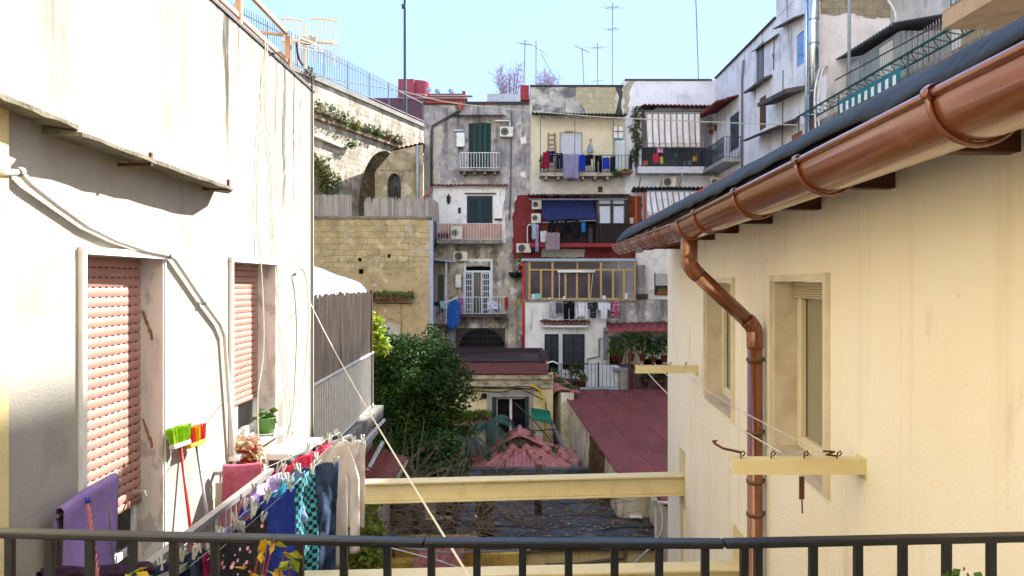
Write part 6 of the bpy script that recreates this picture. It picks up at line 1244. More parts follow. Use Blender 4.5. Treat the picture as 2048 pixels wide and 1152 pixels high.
for i, (x, y, Y, h, w_, lb, lf) in enumerate([(1152, 775, TY+.5, 1.0, .9, 'olive green bush in a clay pot behind the terrace fence', FOL_D), (1166, 775, TY+.3, .3, .3, 'short plant in a clay pot right of the olive bush', GRASSY), (1262, 722, TY+1.5, 1.3, 1.2, 'large dark bush before the white double door', FOL_D), (1285, 722, TY+1.2, 1.2, .9, 'leafy shrub left of the white double door', FOL_D), (1306, 728, TY+1.0, .9, .7, 'broad leaved plant in front of the white double door', FOL_D), (1328, 724, TY+1.2, 1.1, .9, 'bush beside the cream house corner', FOL_D), (1228, 722, TY+2.0, .9, .6, 'plant below the grilled side window', FOL_M), (1240, 725, TY+1.6, .8, .5, 'plant in front of the yellow wall by the thin red post', FOL_M), (1290, 772, TY+.25, .35, .4, 'low plant in a clay pot on the dark terrace', FOL_D), (1320, 775, TY+.2, .7, .6, 'bushy plant on the dark terrace at the cream wall edge', FOL_D)]):
    potted(x, y, Y, h, w_, lb, leaf=lf, seed=30+i, n=int(170*w_+40), ph=.32, size=.17)
# ---- white house right of the beige one -------------------------------------------
BLW = surface('bluish_white_render', 'd9d9dd', [('aeacb3', 1.1, .48, .72, .6), ('8a7d6c', (2.6, 2.6, .5), .62, .76, .6), ('e6e5e8', 2, .52, .75, .5), ('57545a', 4, .68, .8, .6)], .92, bump=.3)
wH = thing('white_terrace_house', 'white house with striped awnings and a long side wall', 'house', (px(1340), FY+2, zb))
EX = 10.3
m = MB(); X0 = px(1246.5); m.holed(X0, EX, zb, pz(160), [hp(1283, 1425, 222, 334, d=1.6)], mpF(FY)); m.quad((X0, FY, zb), (X0, FY+3, zb), (X0, FY+3, pz(160)), (X0, FY, pz(160)))
m.quad((X0, FY, pz(160)), (13.5, FY, pz(160)), (13.5, FY+3, pz(160)), (X0, FY+3, pz(160))); m.quad((X0, FY+3, zb), (13.5, FY+3, zb), (13.5, FY+3, pz(160)), (X0, FY+3, pz(160))); m.quad((px(1283), FY+1.6, pz(334)), (px(1425), FY+1.6, pz(334)), (px(1425), FY+1.6, pz(222)), (px(1283), FY+1.6, pz(222))); m.build('wall', BLW, wH)
pb(wH, 'roof_edge', S('4a4646', .8), (1250, 1424, 157.5, 160.5, FY-.1, .5)); patch(wH, 'bare_render', S('b5a98f', .95, var=.3), [(1247, 175), (1256, 164), (1268, 162), (1260, 180), (1258, 226), (1247, 230)], FY, .01, 21)
m = MB(); corr(m, P(1280, 214, FY-.0), P(1420, 216, FY-.0), (0, -1.2, -.2), .2, .04, 2); m.build('tile_canopy', REDT, wH, True, solid=.02)
TLG = surface('grey_wall_tiles', '6d7078', [('53565e', 2, .45, .7, .6)], .5, brick=('X', .3, .15, '62656d', '4a4c52', .012)); pb(wH, 'tiled_wall', TLG, (1284, 1424, 296, 333, FY+1.4, .1))
b3 = balcony(wH, 1276, 1425, 296, 333, 346, FY, .9, DARKM, S('c6c7cc', .8, var=.15), .16, .012, 0)
STA = striped('striped_awning_cloth', 'd9d5d0', '8b7368', 'X', .3, .27); STB = striped('striped_awning_cloth_b', 'd3d1d0', '7d6b66', 'X', .28, .27)
def awning(label, x0, x1, y0, y1, Ya, Yb, mat, scal=5, skew=0):
    t = thing('striped_awning', label, 'awning', P((x0+x1)/2, y1, Yb)); m = MB()
    m.surf(lambda u, v: P(x0+(x1-x0)*u+skew*v*(1-u), y0+(y1-y0)*v, Ya+(Yb-Ya)*v+.05*math.sin(u*22)*v+.06*math.sin(v*3.1)), 60, 12); m.surf(lambda u, v: P(x0+skew*(1-u)+(x1-x0)*u, y1+v*(scal+1.2*math.sin(u*80)), Yb-.01), 100, 2); m.build('cloth', mat, t, True, solid=.012)
    MB().tube([P(x0, y0, Ya), P(x1, y0, Ya)], .05, 6).build('roller', GREYM, t); MB().tube([P(x0+skew, y1, Yb), P(x1, y1, Yb)], .025, 6).build('front_bar', GREYM, t)
awning('upper brown and white striped awning over the tiled balcony', 1290, 1400, 226, 288, FY-.9, FY-1.15, STA, 6, 6)
awning('lower grey and white striped awning behind the gutter', 1294, 1425, 383, 426, FY-1.2, FY-2.0, STB, 5)
m = MB(); corr(m, P(1262, 384, FY), P(1450, 384, FY), (-.1, -1.3, .08), .2, .03); one(m, 'corrugated_canopy', S('35363a', .7), 'dark corrugated canopy above the lower striped awning', 'canopy', solid=.02)
item('steel_post', S('a2452f', .7), 'rust orange post holding the lower striped awning', 'post', (1288, 1292, 384, 470, FY-1.25, .1), (1270, 1274, 392, 450, FY-.9, .1), bevel=0)
ac_unit(1325, 1353, 355, 373, FY-.34, 'air conditioner below the tiled balcony with the striped awning'); ac_unit(1422, 1442, 354, 374, FY-.9, 'air conditioner at the inner corner of the white house')
wall_pipe([P(1282, 348, FY-.85), P(1277, 382, FY-.06)], .025, ZINC, 'leftmost diagonal strut below the tiled balcony'); wall_pipe([P(1325, 348, FY-.85), P(1318, 384, FY-.06)], .025, ZINC, 'second diagonal strut below the tiled balcony'); wall_pipe([P(1365, 347, FY-.85), P(1356, 383, FY-.06)], .025, ZINC, 'third diagonal strut below the tiled balcony')
for i, (x0, x1, y0, y1, c, lb) in enumerate([(1306, 1318, 308, 325, 'b5283c', 'red bag hanging on the tiled balcony rail'), (1314, 1326, 296, 305, 'd59ab8', 'pink cloth on the tiled balcony rail'), (1321, 1326, 314, 328, 'b5b83a', 'yellow green bag beside the red one')]):
    pg('hanging_bag', S('#'+c, .8), x0, x1, y0, y1, FY-.95, lb, 'bag', seed=i)
for i, (x0, x1, y0, y1, c, lb) in enumerate([(1287, 1297, 321, 333, 'a5553c', 'terracotta tub at the left end of the tiled balcony'), (1357, 1364, 322, 333, '3c4048', 'first dark bin on the tiled balcony'), (1366, 1373, 322, 333, '53585e', 'second grey bin on the tiled balcony'), (1376, 1383, 321, 333, '6a6e70', 'third pale bin on the tiled balcony'), (1386, 1394, 313, 322, 'c9a51f', 'yellow watering can on the tiled balcony'), (1349, 1355, 306, 313, '1f8a78', 'teal pot on the grey tiles')]):
    item('balcony_tub', S('#'+c, .6), lb, 'tub', (x0, x1, y0, y1, FY-.5, .25), bevel=.03)
ivy = thing('climbing_ivy', 'ivy climbing the wall left of the upper striped awning', 'vine', P(1272, 330, FY-.1)); m = MB(); leaf_cloud(m, [(P(1272+4*math.sin(k), 225+k*8, FY-.12), .22+.08*math.sin(k*2), .1, .25) for k in range(13)]+[(P(x, 215, FY-.3), .3, .15, .12) for x in (1275, 1290, 1305)], 650, .15, RND); m.build('foliage', surface('olive_ivy', '4c5236', [('2f3a22', 4, .45, .7, .8)], .7, trans=.15), ivy, raw=True)
m = MB(); m.tube(curve([P(1270, 335, FY-.06), P(1274, 280, FY-.06), P(1270, 222, FY-.06)]), .02, 4); m.build('stem', BARK, ivy)
# blurred shuttered window of the lower white wall
pb(wH, 'lower_wall', WP, (1272, 1400, 480, 600, FY-.3, .25)); pb(wH, 'roller_blind', S('a9a89f', .7, var=.1), (1311, 1345, 547, 571, FY-.34, .03)); pb(wH, 'window_frame', S('3f4146', .6), (1309, 1311, 545, 591, FY-.36, .05), (1322, 1324, 571, 590, FY-.36, .05)); pb(wH, 'window_pane', GLASSD, (1311, 1345, 571, 590, FY-.32, .015)); pb(wH, 'side_pier', CONC, (1273, 1291, 530, 597, FY-1.0, .6))
box_thing('window_box', 'terracotta window box with red flowers at the cream house edge', 'plant', [('trough', TERRA, (1314, 1340, 582, 589, FY-.55, .18)), ('plants', FOL_M, (1316, 1338, 577, 581.8, FY-.52, .1))])
item('dark_planter', BLACKM, 'empty black planter on the stained ledge', 'planter', (1273, 1296, 588, 598, FY-1.35, .3))
# ================================================================== long side wall running towards us on the right (X = 10.3)
EXW = surface('streaked_white_render', 'dcdadc', [('aba7ab', .9, .46, .66, .6), ('55515a', (2.2, 2.2, .3), .56, .7, .8), ('ebe9e8', 1.6, .5, .7, .5), ('8f7f6a', 3, .66, .8, .6)], .92, bump=.4, bscale=12)
def EP(px_, py, out=0): Y = (EX-out)*F/(px_-CX); return V((EX-out, Y, (HY-py)/F*Y))
mpE = lambda u, z, n: V((EX-n, u, z))
def eh(x0, x1, y0, y1, d=.22):
    a, b = EP(x1, y0), EP(x0, y0); return (a.y, b.y, EP((x0+x1)/2, y1).z, EP((x0+x1)/2, y0).z, d)
sw = thing('side_house', 'long white side wall with mixed windows and stone ledges', 'house', (EX+1, 31, zb))
ztE = pz(159)
WA = eh(1517, 1533, 190, 262); WB = eh(1591, 1609, 62, 135); WC = eh(1580, 1606, 262, 330)
wc0 = (EP(1478, 0).y, EP(1460, 0).y, EP(1469, 300).z, EP(1469, 228).z, .3)
m = MB(); m.holed(26.2, FY-.005, zb, ztE, [WA, WB, WC, wc0], mpE); m.quad((EX, 26.2, ztE), (13.4, 26.2, ztE), (13.4, FY, ztE), (EX, FY, ztE)); m.build('wall', EXW, sw)
m = MB(); m.tube([(EX-.06, FY-.2, ztE+.02), (EX-.06, 29.2, ztE+.02)], .06, 5); m.build('roof_edge', S('4a4242', .8), sw)
m = MB(); m.box(EX-.02, 13.4, 26.0, 29.2, ztE+.001, ztE+1.6); m.build('raised_block', EXW, sw)
m = MB(); corr(m, (EX, 26.0, ztE+1.65), (EX, 29.3, ztE+1.55), (-.35, 0, -.12), .2, .04); m.build('raised_block_tiles', REDT, sw, solid=.02)
def e_window(h, frame, fill, nm, inset=.035):
    y0, y1, z0, z1, d = h; m = MB(); w_ = .07
    for a, b, c, e in ((y0, y0+w_, z0, z1), (y1-w_, y1, z0, z1), (y0+w_, y1-w_, z1-w_, z1), (y0+w_, y1-w_, z0, z0+w_)): m.box(EX+inset-.03, EX+inset+.04, a, b, c, e)
    m.build('window', frame, sw); MB().box(EX+inset, EX+inset+.03, y0+.05, y1-.05, z0+.05, z1-.05).build(nm, fill, sw)
BRS = surface('brown_roller_blind', '5a3a30', [('432a24', (1, 1, 14), .45, .6, .8)], .7)
e_window(WA, WHITE, BRS, 'roller_blind'); e_window(WB, WHITE, glass('sky_blue_glass', '3a6fae', .05), 'pane'); e_window(WC, WHITE, S('a5623f', .8), 'roller_blind'); e_window(wc0, S('5c6270', .5), S('3f4652', .6), 'door')
def e_ledge(x0, x1, y0, y1, d, label, mat=None, th=.1):
    a, b = EP(x0, y0), EP(x1, y1); m = MB(); m.prism([a+V((0, 0, 0)), b, b+V((-d, 0, -.12)), a+V((-d, 0, -.12))], (0, 0, -th)); return m.build(label, mat or LEDGE2, sw)
LEDGE2 = surface('dark_stone_ledge', '57534f', [('2f2d2c', 3, .42, .7, .8), ('7a756d', 6, .55, .75, .5)], .95, bump=.5)
e_ledge(1504, 1545, 178, 148, .35, 'ledge'); e_ledge(1550, 1612, 200, 170, .7, 'ledge', None, .16); e_ledge(1568, 1612, 50, 26, .4, 'ledge', None, .06); e_ledge(1512, 1558, 98, 66, .2, 'ledge', None, .05)
m = MB(); a, b = EP(1520, 268), EP(1600, 235); corr(m, a, b, (-.7, 0, -.3), .22, .04); m.build('tile_ledge', S('4a3a38', .8, var=.3), sw, solid=.02)
m = MB(); a, b = EP(1436, 222), EP(1478, 190); corr(m, V((EX, FY-.1, a.z)), b, (-1.0, 0, -.3), .2, .04, 2); m.build('tile_canopy', REDT, sw, True, solid=.02)
# louvred panels and stains
m = MB().box(EX-.03, EX-.002, EP(1528, 0).y, EP(1514, 0).y, EP(1520, 165).z, EP(1520, 90).z); m.build('streaked_panel', surface('louvre_grey', '77777c', [('3c3c42', (1, 5, .3), .4, .65, .9)], .8), sw)
# balcony at the angle
ba = MB(); y0, y1 = EP(1484, 0).y, FY-.12; ba.box(EX-.85, EX, y0, y1, EP(1455, 336).z-.06, EP(1455, 336).z+.1); bo = ba.build('balcony', S('9b9a98', .9, var=.25), sw)
rl2 = railing([(EX-.05, y0+.04), (EX-.8, y0+.04), (EX-.8, y1)], EP(1455, 336).z+.15, EP(1455, 336).z+1.05, .13, .013, .02)
for k in range(9):
    c = V((EX-.82, y0+.25+k*.36, EP(1455, 336).z+.6)); rl2.tube([c+V((0, .13*math.cos(t*.785), .2*math.sin(t*.785))) for t in range(9)], .014, 4, False)
rl2.build('railing', S('2b3240', .5), bo)
for i, (x, y, lb) in enumerate([(1434, 252, 'left small clay pot on the inner corner wall'), (1446, 252, 'right small clay pot on the inner corner wall')]): 
    potted(x, y+10, FY+.35 if 0 else FY-.2, .05, .2, lb, seed=60+i, n=6, ph=.28, group=None, size=.08)
potted(1474, 283, FY-3.2, .5, .35, 'terracotta trough plant on the angled balcony rail', seed=70, n=70, ph=.25)
potted(1422, 268, FY-.25, .6, .5, 'woody plant with dry flowers on the inner corner wall', seed=71, n=60, ph=.22, leaf=surface('dry_flower', '8a7a5a', rough=.9))
item('balcony_sofa', S('2b303a', .8), 'dark folded chairs stacked on the balcony corner', 'chairs', (1406, 1425, 306, 332, FY-.6, .3), (1408, 1428, 300, 305, FY-.6, .3))
wall_pipe([EP(1487, 120, .06), EP(1484, 160, .06), EP(1484, 345, .06)], .05, S('77777a', .7), 'grey drain pipe beside the angled balcony'); wall_pipe([EP(1566, 140, .04), EP(1564, 300, .04)], .02, S('77777a', .7), 'thin vertical pipe between brown shuttered and blue windows')
for i, (x, y, L, lb) in enumerate([(1440, 240, 14, 'thin iron bracket'), ]): pass
m = MB(); m.tube([EP(1544, 108, .0), EP(1544, 108, .9)], .018, 4); m.tube([EP(1548, 120, 0), EP(1544, 108, .7)], .014, 4); m.tube([EP(1548, 75, .02), EP(1547, 140, .02)], .018, 4); one(m, 'antenna_bracket', DARKM, 'small iron antenna bracket on the white side wall', 'bracket')
m = MB(); m.tube(curve([EP(1558, 300, .02), EP(1556, 310, .5), EP(1560, 315, .3)]), .018, 4); one(m, 'wall_bracket', DARKM, 'small hooked bracket under the tiled ledge of the side wall', 'bracket')
wall_pipe([P(1424, 345, FY-.8), P(1442, 378, FY-.4)], .03, ZINC, 'fourth diagonal strut below the angled balcony')
# chrome flue
fl = thing('chrome_flue', 'tall shining steel flue pipe on the white side wall', 'flue', (EX-.25, 26.05, 4.8))
CHR = S('c9ced6', .16, .95, var=.06)
MB().tube([(10.36, 25.75, 4.5), (10.36, 25.75, 13.5)], .17, 20).build('pipe', CHR, fl, True)
for k in range(8): MB().lathe((10.36, 25.75, 4.9+k*.82), [(.171, 0), (.185, .015), (.185, .05), (.171, .065)], 20).build('joint_ring', S('9aa0a8', .3, .9), fl, True)
one(MB().tube([(10.2, 25.98, 3.5), (10.2, 25.98, 13.5)], .06, 10), 'flue_pipe', S('b5cbe0', .25, .7), 'thin bluish steel pipe beside the chrome flue', 'pipe', smooth=True)
# ---- set back blocks above the terrace
PINKW = surface('pinkish_white_render', 'ddd7d6', [('bdb3b3', 1.1, .46, .7, .6), ('5f5a5a', (1.6, 1.6, .5), .6, .76, .75), ('e6e0de', 1.7, .52, .75, .5)], .92, bump=.4, bscale=14)
sb = thing('setback_house', 'tall pale house set back above the green framed terrace', 'house', (12, 24, zb))
zt_ = 5.55
m = MB(); m.quad((EX+.2, 26.0, zt_), (13.1, 26.0, zt_), (13.1, 26.0, 12.4), (EX+.2, 26.0, 12.4)); m.quad((EX+.2, 26.0, zt_), (EX+.2, 26.2, zt_), (EX+.2, 26.2, 12.4), (EX+.2, 26.0, 12.4)); m.quad((EX+.2, 26.0, 12.4), (13.1, 26.0, 12.4), (13.1, 26.2, 12.4), (EX+.2, 26.2, 12.4)); m.build('front_wall', PINKW, sb)
TUF2 = surface('tufa_blocks_band', '9a8f78', [('6f6758', 3, .45, .7, .7)], .95, bump=.6, bscale=9, brick=('X', .45, .26, '8f846e', '7c7362', .012))
m = MB(); zz = [(P(x, y, 26).x, P(x, y, 26).z) for x, y in rag([(1641, -60), (1779, -60), (1779, 36), (1740, 36), (1700, 26), (1660, 30), (1641, 28)], 3, 2)]; m.prism([(x, 25.985, z) for x, z in zz], (0, -.012, 0)); m.build('bare_tufa', TUF2, sb)
SX = 13.1
def SP(px_, py, out=0): Y = (SX-out)*F/(px_-CX); return V((SX-out, Y, (HY-py)/F*Y))
m = MB(); m.quad((SX, 8, -9), (SX, 26.05, -9), (SX, 26.05, 12.4), (SX, 8, 12.4)); m.quad((SX, 8, 12.4), (SX, 26.2, 12.4), (20, 26.2, 12.4), (20, 8, 12.4)); m.quad((SX, 26.2, zt_), (20, 26.2, zt_), (20, 26.2, 12.4), (SX, 26.2, 12.4)); m.build('side_wall', surface('stained_concrete_wall', 'c2bcb6', [('8e8780', 1.1, .46, .7, .6), ('4d4744', (1.6, 1.6, .3), .52, .7, .85, 7.5, 9.5), ('dedad5', 1.8, .55, .75, .5)], .92, bump=.5), sb)
TUF3 = surface('tufa_blocks_side', 'a88f66', [('7d6a4a', 3, .45, .7, .7)], .95, bump=.6, bscale=9, brick=('Y', .55, .33, '967e58', '75634a', .02))
m = MB(); q = [SP(x, y) for x, y in rag([(1924, 20), (2120, -40), (2120, 130), (1926, 130)], 3, 2)]; m.prism(q, (-.015, 0, 0)); m.build('bare_tufa', TUF3, sb)
m = MB(); q = [SP(x, y) for x, y in [(1856, 60), (1922, 55), (1922, 130), (1854, 130)]]; m.prism(q, (-.01, 0, 0)); m.build('white_paint', WP, sb)
# unseen upper storeys, sized to cast soft shade on the left wall
tt = thing('shading_tower', 'unseen upper storeys of the tall house, sized to shade the left wall', 'house', (17, 14, 12.4)); MB().box(SX+.01, 20, 8, 22.8, 12.41, 15.3).build('wall', PINKW, tt)
# terrace
te = thing('roof_terrace', 'terrace slab with green steel frame on the right', 'terrace', (11.7, 21.6, zb))
MB().box(EX+.12, SX-.01, 15, 25.98, 5.2, 5.5).build('slab', CONC, te); MB().box(EX+.1, EX+.5, 15, 26.6, zb, 5.19).build('wall', EXW, te)
MB().box(EX+.1, EX+.14, 24.9, 25.97, 5.51, 6.9).build('end_panel', PINKW, te)
GRN = S('1d4a41', .5, var=.15)
gf = thing('awning_frame', 'dark green steel lattice frame along the terrace edge', 'frame', (EX-.3, 21, 5.4)); m = MB()
m.tube([(EX-.35, 26.2, 5.78), (EX-.35, 15.5, 5.78)], .035, 6).tube([(EX-.05, 26.0, 5.62), (EX-.05, 15.5, 5.62)], .03, 5); m.build('tube', GRN, gf)
m = MB()
for k in range(42): y = 26-k*.25; m.tube([(EX-.35, y, 5.78), (EX-.05, y-.25, 5.62)] if k % 2 else [(EX-.05, y, 5.62), (EX-.35, y-.25, 5.78)], .014, 4)
m.build('lattice', GRN, gf)
m = MB()
for y in (22.9, 18.9, 26.1): MB().tube([(EX-.33, y, 5.78), (EX-.33, y, 4.2)], .03, 5).build('post', GRN, gf)
m = MB(); m.box(EX-.42, EX-.4, 19.05, 22.65, 5.38, 5.5)
for k in range(9): y = 19.1+k*.39; m.box(EX-.421, EX-.405, y, y+.2, 5.14, 5.379)
tv = thing('teal_valance', 'teal awning edge with white tabs under the green frame', 'awning', (EX-.4, 22, 5.1)); m.build('teal_band', S('1f6a72', .7), tv)
m = MB()
for k in range(9): y = 19.3+k*.39; MB().box(EX-.418, EX-.406, y+.005, y+.18, 5.12, 5.378).build('white_tab', WHITE, tv)
r3 = thing('terrace_railing', 'thin grey railing sloping along the roof terrace', 'railing', (EX+.3, 21, 5.5)); m = MB(); m.tube([(EX+.25, 24.5, 6.62), (EX+.25, 16, 6.3)], .025, 5); m.build('handrail', S('4f4a4c', .6), r3); m = MB()
for k in range(44): y = 21.9-k*.13; m.tube([(EX+.25, y, 5.5), (EX+.25, y, 6.52-.0)], .01, 4, False)
m.build('bars', S('8f9094', .5), r3)
wall_pipe([(EX+.3, 23.6, 5.5), (EX+.3, 23.55, 12)], .05, S('8f97a0', .5), 'thin grey mast rising from the terrace railing')
sh = thing('terrace_shed', 'grey corrugated shed in the terrace corner', 'shed', (12.3, 24, 5.5))
CGR = surface('grey_corrugated', '7c8084', [('5d6064', (1, 4, .5), .45, .7, .6)], .6)
m = MB(); corr(m, (11.55, 25.9, 7.5), (11.55, 22.3, 7.5), (0, 0, -2.0), .16, .02); corr(m, (11.55, 22.3, 7.5), (13.05, 22.3, 7.5), (0, 0, -2.0), .16, .02); m.build('walls', CGR, sh)
MB().box(11.53, 11.545, 24.9, 25.7, 5.52, 7.4).build('door', S('9a9da0', .6), sh); MB().box(11.51, 11.53, 22.7, 23.5, 5.52, 7.35).build('door', S('c9c3b0', .6), sh)
m = MB(); corr(m, (11.2, 25.95, 7.72), (11.2, 21.9, 7.62), (2.0, 0, .35), .2, .03); m.build('roof', S('5d6268', .6), sh, solid=.02)
wall_pipe([SP(1848, 118, .1), SP(1846, 50, .1), SP(1842, 44, .3)], .07, S('c9978a', .6), 'pinkish drain pipe at the terrace rear wall'); 
for i, dx in enumerate((0, .12)): one(MB().tube(curve([(EX+.5+dx, 25.9, 7.5), (EX+.2+dx, 25.6, 7.3), (EX-.05+dx, 25.4, 6.4), (EX-.1+dx, 25.2, 5.2), (EX-.05+dx, 25.2, 3.5)]), .03, 5), 'white_cable', WHITE, ['outer','inner'][i]+' white cable looping down beside the chrome flue', 'cable', smooth=True)
one(MB().tube(curve([P(1776, 0, 25.7), P(1790, 25, 25.6), P(1795, 75, 25.6), P(1797, 120, 25.6)]), .04, 5), 'white_cable', WHITE, 'white pipe bending down the stained concrete corner', 'cable', smooth=True)
# near balcony in the top right corner
nb = thing('upper_balcony', 'beige concrete balcony seen from below at the top right corner', 'balcony', (10.5, 12.6, 4.8)); MB().box(8.15, SX-.01, 9, 14.2, 4.8, 5.1).build('slab', surface('beige_balcony_edge', 'b39a7a', [('8a7458', 2, .45, .7, .6), ('cdb492', 3, .55, .75, .5)], .9, bump=.3), nb)
m = railing([(8.25, 14.1), (8.25, 9)], 5.2, 6.1, .16, .014, .025); m.tube([(8.25, 14.1, 5.9), (SX, 14.1, 5.9)], .02, 5); m.build('railing', S('2f4a5a', .5), nb)
m = MB(); m.tube([(8.2, 14.25, 5.13), (8.2, 9, 5.13)], .03, 6); m.build('edge_pipe', S('b08a5c', .7), nb)
ub = thing('upper_balcony', 'grey iron balcony behind the beige one, cut by the top edge', 'balcony', (12.6, 16.6, 6)); MB().box(12.0, SX-.02, 15.6, 17.4, 6.35, 6.47).build('slab', S('77787c', .8), ub); m = railing([(12.05, 17.35), (12.05, 15.6)], 6.5, 7.5, .14, .013, .02); m.build('railing', S('3f4650', .5), ub); MB().box(12.2, 12.7, 16.3, 17.0, 6.48, 6.95).build('box', WHITE, ub)
# ================================================================== tufa block building with reed fence (left of the grey house)
TY2 = 35.0
TUFB = surface('yellow_tufa_blocks', 'bda97f', [('94835f', 1.3, .47, .62, .7), ('cfc09b', 2.2, .53, .66, .7), ('6d6249', (5, 5, 3), .58, .7, .7), ('b3aa99', 1.0, .56, .64, .8)], .95, bump=.9, bscale=9, brick=('X', .55, .28, 'b09a70', '9f8d68', .013))
TUFL = surface('crumbling_tufa', 'b39d75', [('86755a', 1.5, .45, .68, .7), ('c4b28c', 1.8, .52, .7, .7), ('55493a', 5, .6, .72, .8), ('d3cbb8', 1.1, .63, .68, .9)], .95, bump=1.0, bscale=8)
tb = thing('tufa_building', 'windowless yellow tufa block building topped by a reed fence', 'building', (px(740, TY2), TY2+1, zb))
shell(tb, 520, 858, 436, zb, TY2, 3.0, [hp(775, 781, 508, 516, TY2), hp(716, 723, 516, 523, TY2), hp(717, 727, 538, 548, TY2)], TUFB)
pb(tb, 'shade_backing', S('14120e', .95, var=0), (700, 800, 500, 555, TY2+.3, .05))  # shade inside the small holes painted as a near-black plate
m = MB(); m.holed(px(520, TY2), px(857.5, TY2), zb, pz(545, TY2), [hp(717, 727, 538, 548, TY2, 0)], lambda u, z, n: V((u, TY2-.012, z))); m.build('crumbling_face', TUFL, tb)
patch(tb, 'bare_plaster', S('c9bfae', .95, var=.2), [(762, 655), (775, 645), (798, 648), (800, 670), (792, 690), (765, 690)], TY2-.012, .01, 33)
pb(tb, 'coping', CONC, (620, 862, 432, 436.5, TY2-.12, .5)); pb(tb, 'corner_render', S('a9b0c0', .9, var=.15), (858.5, 866, 440, 670, TY2-.02, .4))
gl2 = thing('grass_topped_canopy', 'tiled canopy overgrown with grass on the tufa building', 'canopy', P(780, 600, TY2-.3)); m = MB(); corr(m, P(738, 590, TY2-.015), P(818, 590, TY2-.015), (0, -.6, -.22), .2, .03, 1); m.build('tiles', REDT, gl2, True, solid=.02); m = MB(); leaf_cloud(m, [(P(x, 591, TY2-.3), .35, .25, .12) for x in range(735, 822, 9)], 1100, .17, RND, 1.8); m.build('grass', GRASSY, gl2, raw=True)
wall_pipe([P(752, 606, TY2-.1), P(825, 607, TY2-.1)], .025, S('6b4a3c', .8), 'thin rusty bar below the overgrown canopy')
wall_pipe([P(802, 604, TY2-.08), P(802, 668, TY2-.08)], .025, S('b5a070', .8), 'thin pale pipe hanging from the overgrown canopy')
GREED = surface('grey_reed', 'b5aca2', [('857b72', (12, 12, .5), .42, .65, .85), ('bdb3a8', (20, 20, .6), .5, .7, .8)], .95)
m = reeds([(px(560, TY2), TY2+.05), (px(703, TY2), TY2+.05)], pz(434, TY2), pz(389, TY2), GREED, 3, .034, jag=.05); one(m, 'reed_fence', GREED, 'left grey reed fence panel on the tufa building', 'fence')
m = reeds([(px(729, TY2), TY2+.05), (px(858, TY2), TY2+.05), (px(876, TY2+2), TY2+2.4)], pz(437, TY2), pz(397, TY2), GREED, 4, .034, jag=.16); one(m, 'reed_fence', GREED, 'right grey reed fence panel with ragged top turning the corner', 'fence')
one(MB().tube([P(690, 396, TY2+.1), P(699, 412, TY2+.1), P(700, 432, TY2+.1), P(715, 436, TY2+.1)], .05, 6), 'white_pipe', WHITE, 'white pipe at the gap between the reed panels', 'pipe')
# small arched house
AY = 37.0
ah = thing('arched_house', 'small old tufa house with arched window behind the reed fence', 'house', (px(800, AY), AY+1, zb))
OLDT = surface('ochre_old_plaster', 'ab9d80', [('7d7054', 1.2, .46, .62, .8), ('c4b79a', 1.8, .53, .64, .8), ('4f4636', (3, 3, 1), .56, .68, .75), ('8d8f94', 1.0, .6, .68, .6)], .95, bump=.6, bscale=9)
ar = [(775+13.5*(1-math.cos(t*math.pi/12)), 368-22*math.sin(t*math.pi/12)) for t in range(13)]
m = MB(); L = [P(x, y, AY) for x, y in ar]; zbA = pz(450, AY)
xs0, xs1 = px(750, AY), px(846, AY); xk = px(785, AY); ztl = lambda x: P(0, (345-(x-xs0)/(xk-xs0)*43) if x < xk else 302-(x-xk)/(xs1-xk)*13, AY).z
pl = [V((xs0, AY, zbA)), V((L[0].x, AY, zbA))]; m.quad((xs0, AY, zbA), (L[0].x, AY, zbA), (L[0].x, AY, ztl(L[0].x)), (xs0, AY, ztl(xs0))); m.quad((L[-1].x, AY, zbA), (xs1, AY, zbA), (xs1, AY, ztl(xs1)), (L[-1].x, AY, ztl(L[-1].x)))
for a, b in zip(L, L[1:]): m.quad(a, b, (b.x, AY, max(b.z, ztl(b.x))), (a.x, AY, max(a.z, ztl(a.x)))); m.quad(a, b, b+V((0, .5, 0)), a+V((0, .5, 0)))
for q in (L[0], L[-1]): m.quad(q, (q.x, AY, zbA), (q.x, AY+.5, zbA), q+V((0, .5, 0)))
m.quad((xs0, AY, zbA), (xs0, AY+2.2, zbA), (xs0, AY+2.2, ztl(xs0)), (xs0, AY, ztl(xs0))); m.quad((xs0, AY, ztl(xs0)), (xk, AY, ztl(xk)), (xk, AY+2.2, ztl(xk)), (xs0, AY+2.2, ztl(xs0))); m.quad((xk, AY, ztl(xk)), (xs1, AY, ztl(xs1)), (xs1, AY+2.2, ztl(xs1)), (xk, AY+2.2, ztl(xk))); m.build('wall', OLDT, ah)
m = MB(); m.box(L[0].x-.1, L[-1].x+.1, AY+.52, AY+.55, zbA, L[6].z+.2); m.build('window', S('24262c', .4), ah)
m = MB()
for k in range(3): m.box(L[0].x+.12+k*.22, L[0].x+.15+k*.22, AY+.44, AY+.5, zbA, L[6].z)
m.build('window_bars', S('4a4f58', .5), ah)
m = MB(); corr(m, (xk, AY-.1, ztl(xk)+.06), (xs1, AY-.1, ztl(xs1)+.08), (0, 1.6, .1), .2, .03); m.build('roof', REDT, ah, solid=.02); pb(ah, 'string_course', OLDT, (752, 830, 338, 341, AY-.05, .049))
wall_pipe([P(835, 290, AY-.1), P(835, 440, AY-.1)], .06, S('a3aeb8', .5), 'pale grey downpipe on the small arched house')
potted(790, 390, AY-.2, .35, .8, 'green window plants of the small arched house', seed=90, n=130, leaf=FOL_M, ph=.2)
